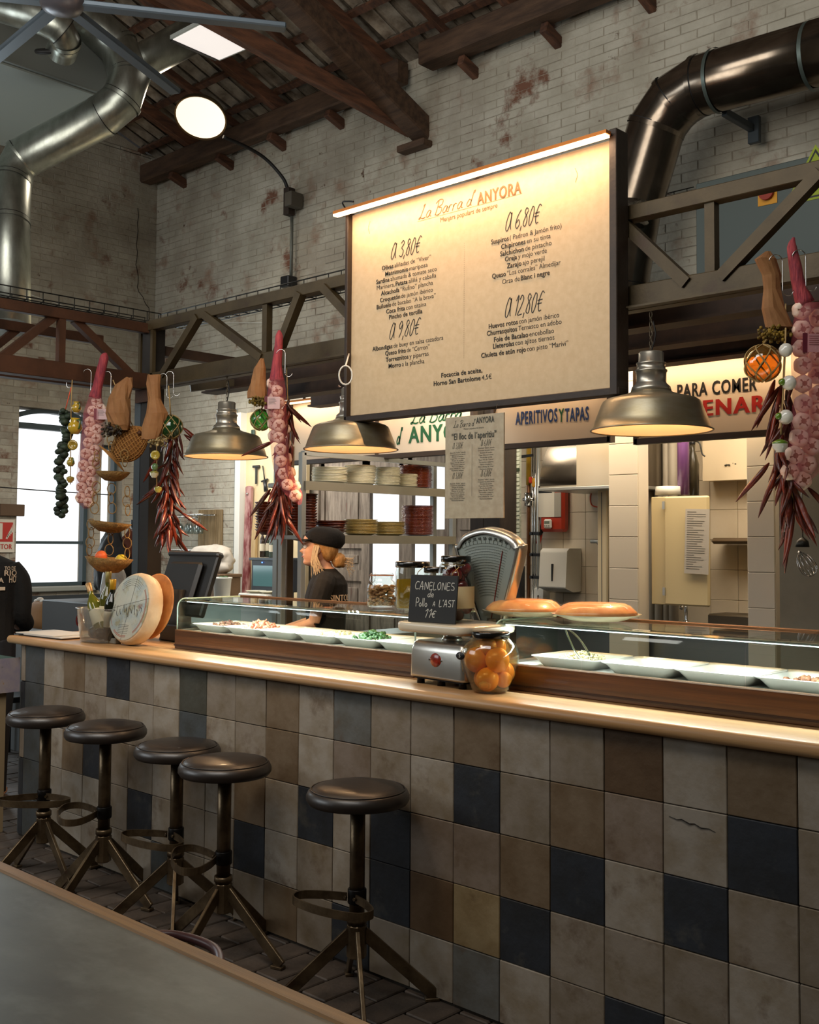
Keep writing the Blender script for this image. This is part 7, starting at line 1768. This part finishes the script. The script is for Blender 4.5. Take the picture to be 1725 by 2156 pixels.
rings(mb, [(0, 0, .90, .125, .175), (0, 0, 1.0, .118, .16), (0, 0, 1.12, .122, .155), (0, 0, 1.22, .132, .168), (-.01, 0, 1.30, .12, .178), (-.01, 0, 1.345, .098, .165), (-.008, 0, 1.375, .068, .10), (-.002, 0, 1.395, .054, .060)])
for s_ in (-1, 1): limb(mb, [(-.01, s_*.12, 1.335), (.0, s_*.19, 1.30), (.03, s_*.208, 1.20), (.04, s_*.21, 1.155)], [.055, .063, .062, .066])
sh = mb.build('shirt', black_cloth, wm); remesh(sh, .006)
mb = MB(); 
for s_ in (-1, 1): limb(mb, [(0, s_*.08, .92), (.01, s_*.09, .65), (.02, s_*.095, .46), (-.01, s_*.095, .28), (-.01, s_*.095, .06)], [.105, .09, .07, .068, .06])
remesh(mb.build('trousers', black_cloth, wm), .008)
mb = MB(); mb.keepn = True; mt_ = Matrix.Translation(V((-.085, .105, 0)))@Matrix.Rotation(-pi/2-.55, 4, 'Z')
for s_, z in (('SINTOL', 1.205), ('BARRA', 1.160)):
    b_ = MB(); text(b_, s_, -.20, z, .036, width=.17, bold=.03, align='l'); mb.add([(-.002-.137*cos(v[0]/.15), -.174*sin(v[0]/.15), v[2]) for v in b_.v], b_.f)
mb.build('shirt_print', M('print_cream', 'e0cbb0', .7), wm)
fair = M('fair_hair', 'a87030', .5, col2='c8975a', vs=18, stretch=(4, 4, 1), bump=.4, bs=80); pale_h = M('pale_hair', 'd8bc94', .5)
mb = MB(); n = 24; rg = []
for z, xf, xb, hw in ((1.440, -.005, -.045, .045), (1.455, .015, -.065, .064), (1.475, .03, -.075, .074), (1.495, .045, -.082, .080), (1.52, .075, -.085, .084), (1.545, .11, -.085, .085), (1.58, .12, -.08, .083)):
    rg.append([((xf+xb)/2+.01+(xf-xb)/2*cos(2*pi*i/n), hw*sin(2*pi*i/n), z) for i in range(n)])
loft(mb, rg); mb.build('hair', fair, wm)
bn = blob('hair_bun', '', '', (-.078, .012, 1.442), (.045, .04, .047), fair, 3, .12, 4, 7); bn.parent = wm
for k in ('label', 'category'):
    if k in bn: del bn[k]
random.seed(5); mb = MB()
for k in range(26):
    a = random.uniform(-.02, .02); x0 = random.uniform(.035, .07); e = random.uniform(-.02, .02)
    mb.tube(bez([(x0, .078, 1.535), (x0+.012, .088, 1.48), (x0+.01+e, .09, 1.42), (x0-.01+e+a, .085, random.uniform(1.33, 1.40))], 4), .0022, 4)
for k in range(34):
    a = random.uniform(-1.6, 1.8); L = random.uniform(.05, .09); c = V((-.085, .012+random.uniform(-.02, .02), 1.43))
    mb.tube(bez([c, c+V((-.035*cos(a)-.02, 0, .03*sin(a))), c+V((-L*.8, random.uniform(-.01, .01), L*sin(a)*.6-.02)), c+V((-L, 0, L*sin(a)*.7-.06*random.random()))], 4), .0016, 3)
tag(mb.build('loose_strands', pale_h, wm), kind='stuff')
mb = MB(); rg = []
for z, xc, rx, ry, tl in ((1.545, .022, .108, .090, 0), (1.56, .018, .114, .096, 0), (1.585, .010, .122, .106, 0), (1.615, .003, .116, .104, 0), (1.64, -.0, .094, .086, 0), (1.655, .0, .06, .055, 0), (1.66, .0, .02, .02, 0)):
    rg.append([(xc+rx*cos(2*pi*i/28), ry*sin(2*pi*i/28), z+.22*rx*cos(2*pi*i/28)*-.0+(.22*(xc+rx*cos(2*pi*i/28)) if z < 1.6 else .1*rx*cos(2*pi*i/28))-.012) for i in range(28)])
loft(mb, rg); cp = mb.build('cap', black_cloth, wm)
mb = MB(); br = []
for i in range(13):
    a = -1.05+2.1*i/12; br.append((a, (.02+.112*cos(a), .094*sin(a)), (.02+.112*cos(a)+.075*cos(a)**.7 if cos(a) > 0 else 0, .094*sin(a)*1.02)))
vs = []; fs = []
for a, i_, o_ in br: vs += [(i_[0], i_[1], 1.574), (o_[0], o_[1], 1.568+.012*cos(a*1.4)-.008), (i_[0], i_[1], 1.568), (o_[0], o_[1], 1.562+.012*cos(a*1.4)-.008)]
for i in range(12):
    b = 4*i; fs += [(b, b+4, b+5, b+1), (b+2, b+3, b+7, b+6), (b+1, b+5, b+7, b+3)]
mb.add(vs, fs, True); mb.build('brim', black_cloth, cp)
for s_ in (-1, 1):
    MB().ball((.055+.072, s_*.030, 1.412+.112), .0125, 12).build('eye', M('eye_white', 'e0dcd4', .2), wm); MB().ball((.055+.0815, s_*.030, 1.412+.112), .0055, 8).build('iris', M('iris', '3a4a50', .2), wm)
    MB().tube(bez([(.055+.082, s_*.012, 1.412+.130), (.055+.084, s_*.03, 1.412+.135), (.055+.070, s_*.048, 1.412+.131)], 4), .0025, 5).build('eyebrow', fair, wm)
MB().tube(bez([(.055+.082, -.020, 1.412+.055), (.055+.0925, 0, 1.412+.0545), (.055+.082, .020, 1.412+.055)], 4), [.003, .0034, .0038, .0042, .0045, .0042, .0038, .0034, .003], 6).build('lips', M('lips', 'b0605a', .4), wm)

# --- man at the left edge, seen from behind
q = atd(-38, 1250, 6.55); mn = thing('person', 'person in a black printed jacket seen from behind, cut by the left picture edge', 'person', (q.x, q.y, 0), pi/2+YAW+.15)
mb = MB()
rings(mb, [(0, 0, .86, .11, .16), (0, 0, .98, .115, .165), (.01, 0, 1.12, .12, .165), (.02, 0, 1.26, .13, .185), (.03, 0, 1.36, .12, .20), (.04, 0, 1.42, .09, .17), (.05, 0, 1.46, .06, .08)])
limb(mb, [(.05, 0, 1.44), (.07, .01, 1.49), (.09, .02, 1.54)], [.06, .055, .055]); head_geo(mb, (.10, .03, 1.50))
for s_ in (-1, 1):
    limb(mb, [(.03, s_*.14, 1.38), (.03, s_*.19, 1.30), (.03, s_*.215, 1.2), (.04, s_*.215, 1.10)], [.045, .048, .045, .042])
    limb(mb, [(.04, s_*.215, 1.10), (.12, s_*.20, 1.04), (.24, s_*.16, 1.02)], [.04, .037, .027]); hand_geo(mb, (.235, s_*.16, 1.02), (1, -s_*.2, -.1), -s_)
    limb(mb, [(0, s_*.09, .90), (.01, s_*.10, .68), (.02, s_*.105, .48), (-.01, s_*.105, .28), (-.01, s_*.105, .08)], [.10, .085, .06, .055, .036])
    limb(mb, [(-.04, s_*.105, .04), (.07, s_*.11, .035), (.17, s_*.12, .025)], [.04, .038, .025])
remesh(mb.build('body', skin, mn), .006)
mb = MB()
rings(mb, [(0, 0, .93, .145, .195), (0, 0, 1.0, .14, .19), (.01, 0, 1.12, .145, .19), (.02, 0, 1.26, .15, .205), (.03, 0, 1.36, .14, .215), (.04, 0, 1.42, .105, .185), (.05, 0, 1.46, .07, .09), (.06, 0, 1.475, .062, .066)])
for s_ in (-1, 1): limb(mb, [(.03, s_*.15, 1.385), (.03, s_*.205, 1.31), (.03, s_*.225, 1.2), (.04, s_*.225, 1.10), (.12, s_*.235, 1.04), (.22, s_*.17, 1.02)], [.068, .070, .062, .056, .05, .042])
remesh(mb.build('jacket', black_cloth, mn), .007)
mb = MB()
for s_ in (-1, 1): limb(mb, [(0, s_*.085, .96), (.01, s_*.10, .68), (.02, s_*.105, .48), (-.01, s_*.105, .28), (-.01, s_*.105, .05)], [.12, .10, .078, .072, .065])
remesh(mb.build('trousers', M('dark_trousers', '22242a', .8), mn), .008)
mb = MB(); n = 24; loft(mb, [[(.10-.012+rx*cos(2*pi*i/n), .03+ry*sin(2*pi*i/n), 1.50+z) for i in range(n)] for z, rx, ry in ((.06, .09, .07), (.10, .103, .080), (.14, .106, .083), (.18, .098, .077), (.21, .07, .055), (.235, .02, .02))]); mb.build('hair', M('dark_hair', '2a1c14', .6), mn)
mb = MB(); mb.keepn = True; mt_ = Matrix.Translation(V((0, 0, 0)))@Matrix.Rotation(-pi/2-.12, 4, 'Z')
for s_, x, z, h, w_ in (('TO DE', .175, 1.375, .022, .075), ('RIO', .18, 1.342, .032, .085), ('HOR', .205, 1.30, .042, .075), ('TE', .06, 1.342, .032, .06), ('A', .12, 1.30, .03, .03), ('LABO', -.0, 1.30, .04, .12)):
    b_ = MB(); text(b_, s_, x, z, h, width=w_, bold=.02)
    mb.add([(.025-.162*cos(v[0]/.19), -.222*sin(v[0]/.19), v[2]) for v in b_.v], b_.f)
mb.quad(*((.02-.160*cos(u_/.19), -.215*sin(u_/.19), z_) for u_, z_ in ((.10, 1.255), (.15, 1.255), (.15, 1.275), (.10, 1.275))))
mb.build('jacket_print', M('print_cream'), mn)

# --- dark draped coat and bag behind the trays
pp = atd(248, 1190, 7.3)
tag(MB().box((pp.x-.45, pp.y-.3, 0), (pp.x+.35, pp.y+.3, atd(240, 1272, 6.9).z), bev=.006).build('low_cabinet', M('ledge_grey2', '54585a', .5)), 'low grey cabinet behind the bar end, under the grey bag and black coat', 'cabinet')
o = blob('hanging_coat', 'black and russet coat bundle hanging behind the lowest woven tray', 'coat', atd(240, 1197, 7.4), (.17, .10, .26), M('coat_black', '141210', .7, bump=.4, bs=12), 4, .18, 11, 5)
o = blob('russet_scarf', 'russet brown scarf draped beside the black coat bundle', 'scarf', atd(277, 1155, 7.35), (.06, .06, .12), M('russet', '5a2c18', .8, bump=.3, bs=30), 3, .2, 12, 6)
o = blob('grey_bag', 'translucent grey plastic bag bulging below the lowest woven tray', 'bag', atd(240, 1240, 6.9), (.095, .08, .16), M('grey_bag_m', 'a8a49c', .4, bump=.6, bs=14, stretch=(3, 3, .6), col2='8c8880'), 4, .1, 13, 5)
# left end table with printed oilcloth, paper bag, chair
t = thing('side_table', 'small table with flower-printed oilcloth at the left picture edge', 'table', (-1.62, .55, 0))
T0 = at(40, 1385, z=.92); 
oil = M('oilcloth', '9a90a0', .4, col2='b8a8a0', vs=9, patches=[('a87a30', 9, .56, .62), ('4a5a30', 12, .62, .68)])
cx, cy = T0.x, T0.y; t.location = (cx, cy, 0)
MB().box((-.8, -.5, .905), (0, .0, .92), bev=.003).build('tabletop', M('oil_top', '5f7a74', .3), t)
mb = MB(); mb.box((.0, -.505, .74), (.006, .005, .922)).box((-.8, -.506, .66), (.006, -.5, .922)); mb.build('cloth_skirt', oil, t)
for x, y in ((-.05, -.08), (-.05, -.45), (-.75, -.08), (-.75, -.45)): MB().box((x-.025, y-.025, 0), (x+.025, y+.025, .905)).build('leg', M('pale_leg', 'a08a68', .6), t)
t = thing('low_bench', 'dark wooden stool with rails under the printed oilcloth', 'stool', at(10, 1600, z=0)); MB().box((-.28, -.17, .42), (.18, .17, .46), bev=.005).build('seat', M('bench_dark', '1f1b18', .5), t)
for x in (-.26, .16):
    for y in (-.15, .15): MB().box((x-.015, y-.015, 0), (x+.015, y+.015, .42)).build('leg', M('bench_dark'), t)
for z in (.16, .28): MB().box((-.26, -.16, z), (.16, -.145, z+.025)).build('rail', M('bench_dark'), t)
pb_ = atd(92, 1322, 8.2); t = thing('side_board', 'grey ledge under the window carrying a brown paper bag', 'ledge', (pb_.x, pb_.y, 0))
MB().box((-.6, -.2, .0), (.7, .25, pb_.z-.0), bev=.004).build('body', M('ledge_grey', '6c7274', .5), t)
t = thing('paper_bag', 'brown paper bag with white tissue on the ledge below the window', 'bag', (pb_.x, pb_.y, pb_.z)); s_ = 8.2/F
mb = MB(); loft(mb, [[V((x*k, y*k, z)) for x, y in rrect(29*s_, .07, .02)] for k, z in ((1, 0), (1.02, 20*s_), (1.0, 38*s_), (.9, 50*s_), (.65, 57*s_))]); mb.build('bag_body', M('bag_kraft', '8a6238', .75, bump=.5, bs=12), t)
for k, (a, b_) in enumerate(((-14, 56), (-2, 60), (10, 56), (-22, 44))): MB().ball((a*s_, -.03, b_*s_), 8*s_, 10, (1.3, .8, .6)).build('tissue', M('tissue', 'cfc8bc', .8, bump=.6, bs=20), t)
t = thing('wine_bottle_shelf', 'narrow shelf with bottles behind the window side of the post', 'shelf', atd(283, 1180, 8.6)); MB().box((-.12, -.06, -.02), (.12, .06, 0)).box((-.1, .0, -1.5), (.1, .05, -.02)).build('board', M('black_plastic'), t)
for k, px in enumerate((278, 284)): bottle(['dark bottle on the narrow shelf left of the post, left one', 'dark bottle on the narrow shelf left of the post, right one'][k], V((atd(px, 1180, 8.6).x, atd(px, 1180, 8.6).y, atd(283, 1180, 8.6).z)), .32, .036, '182018', '181818', 'b8a878')
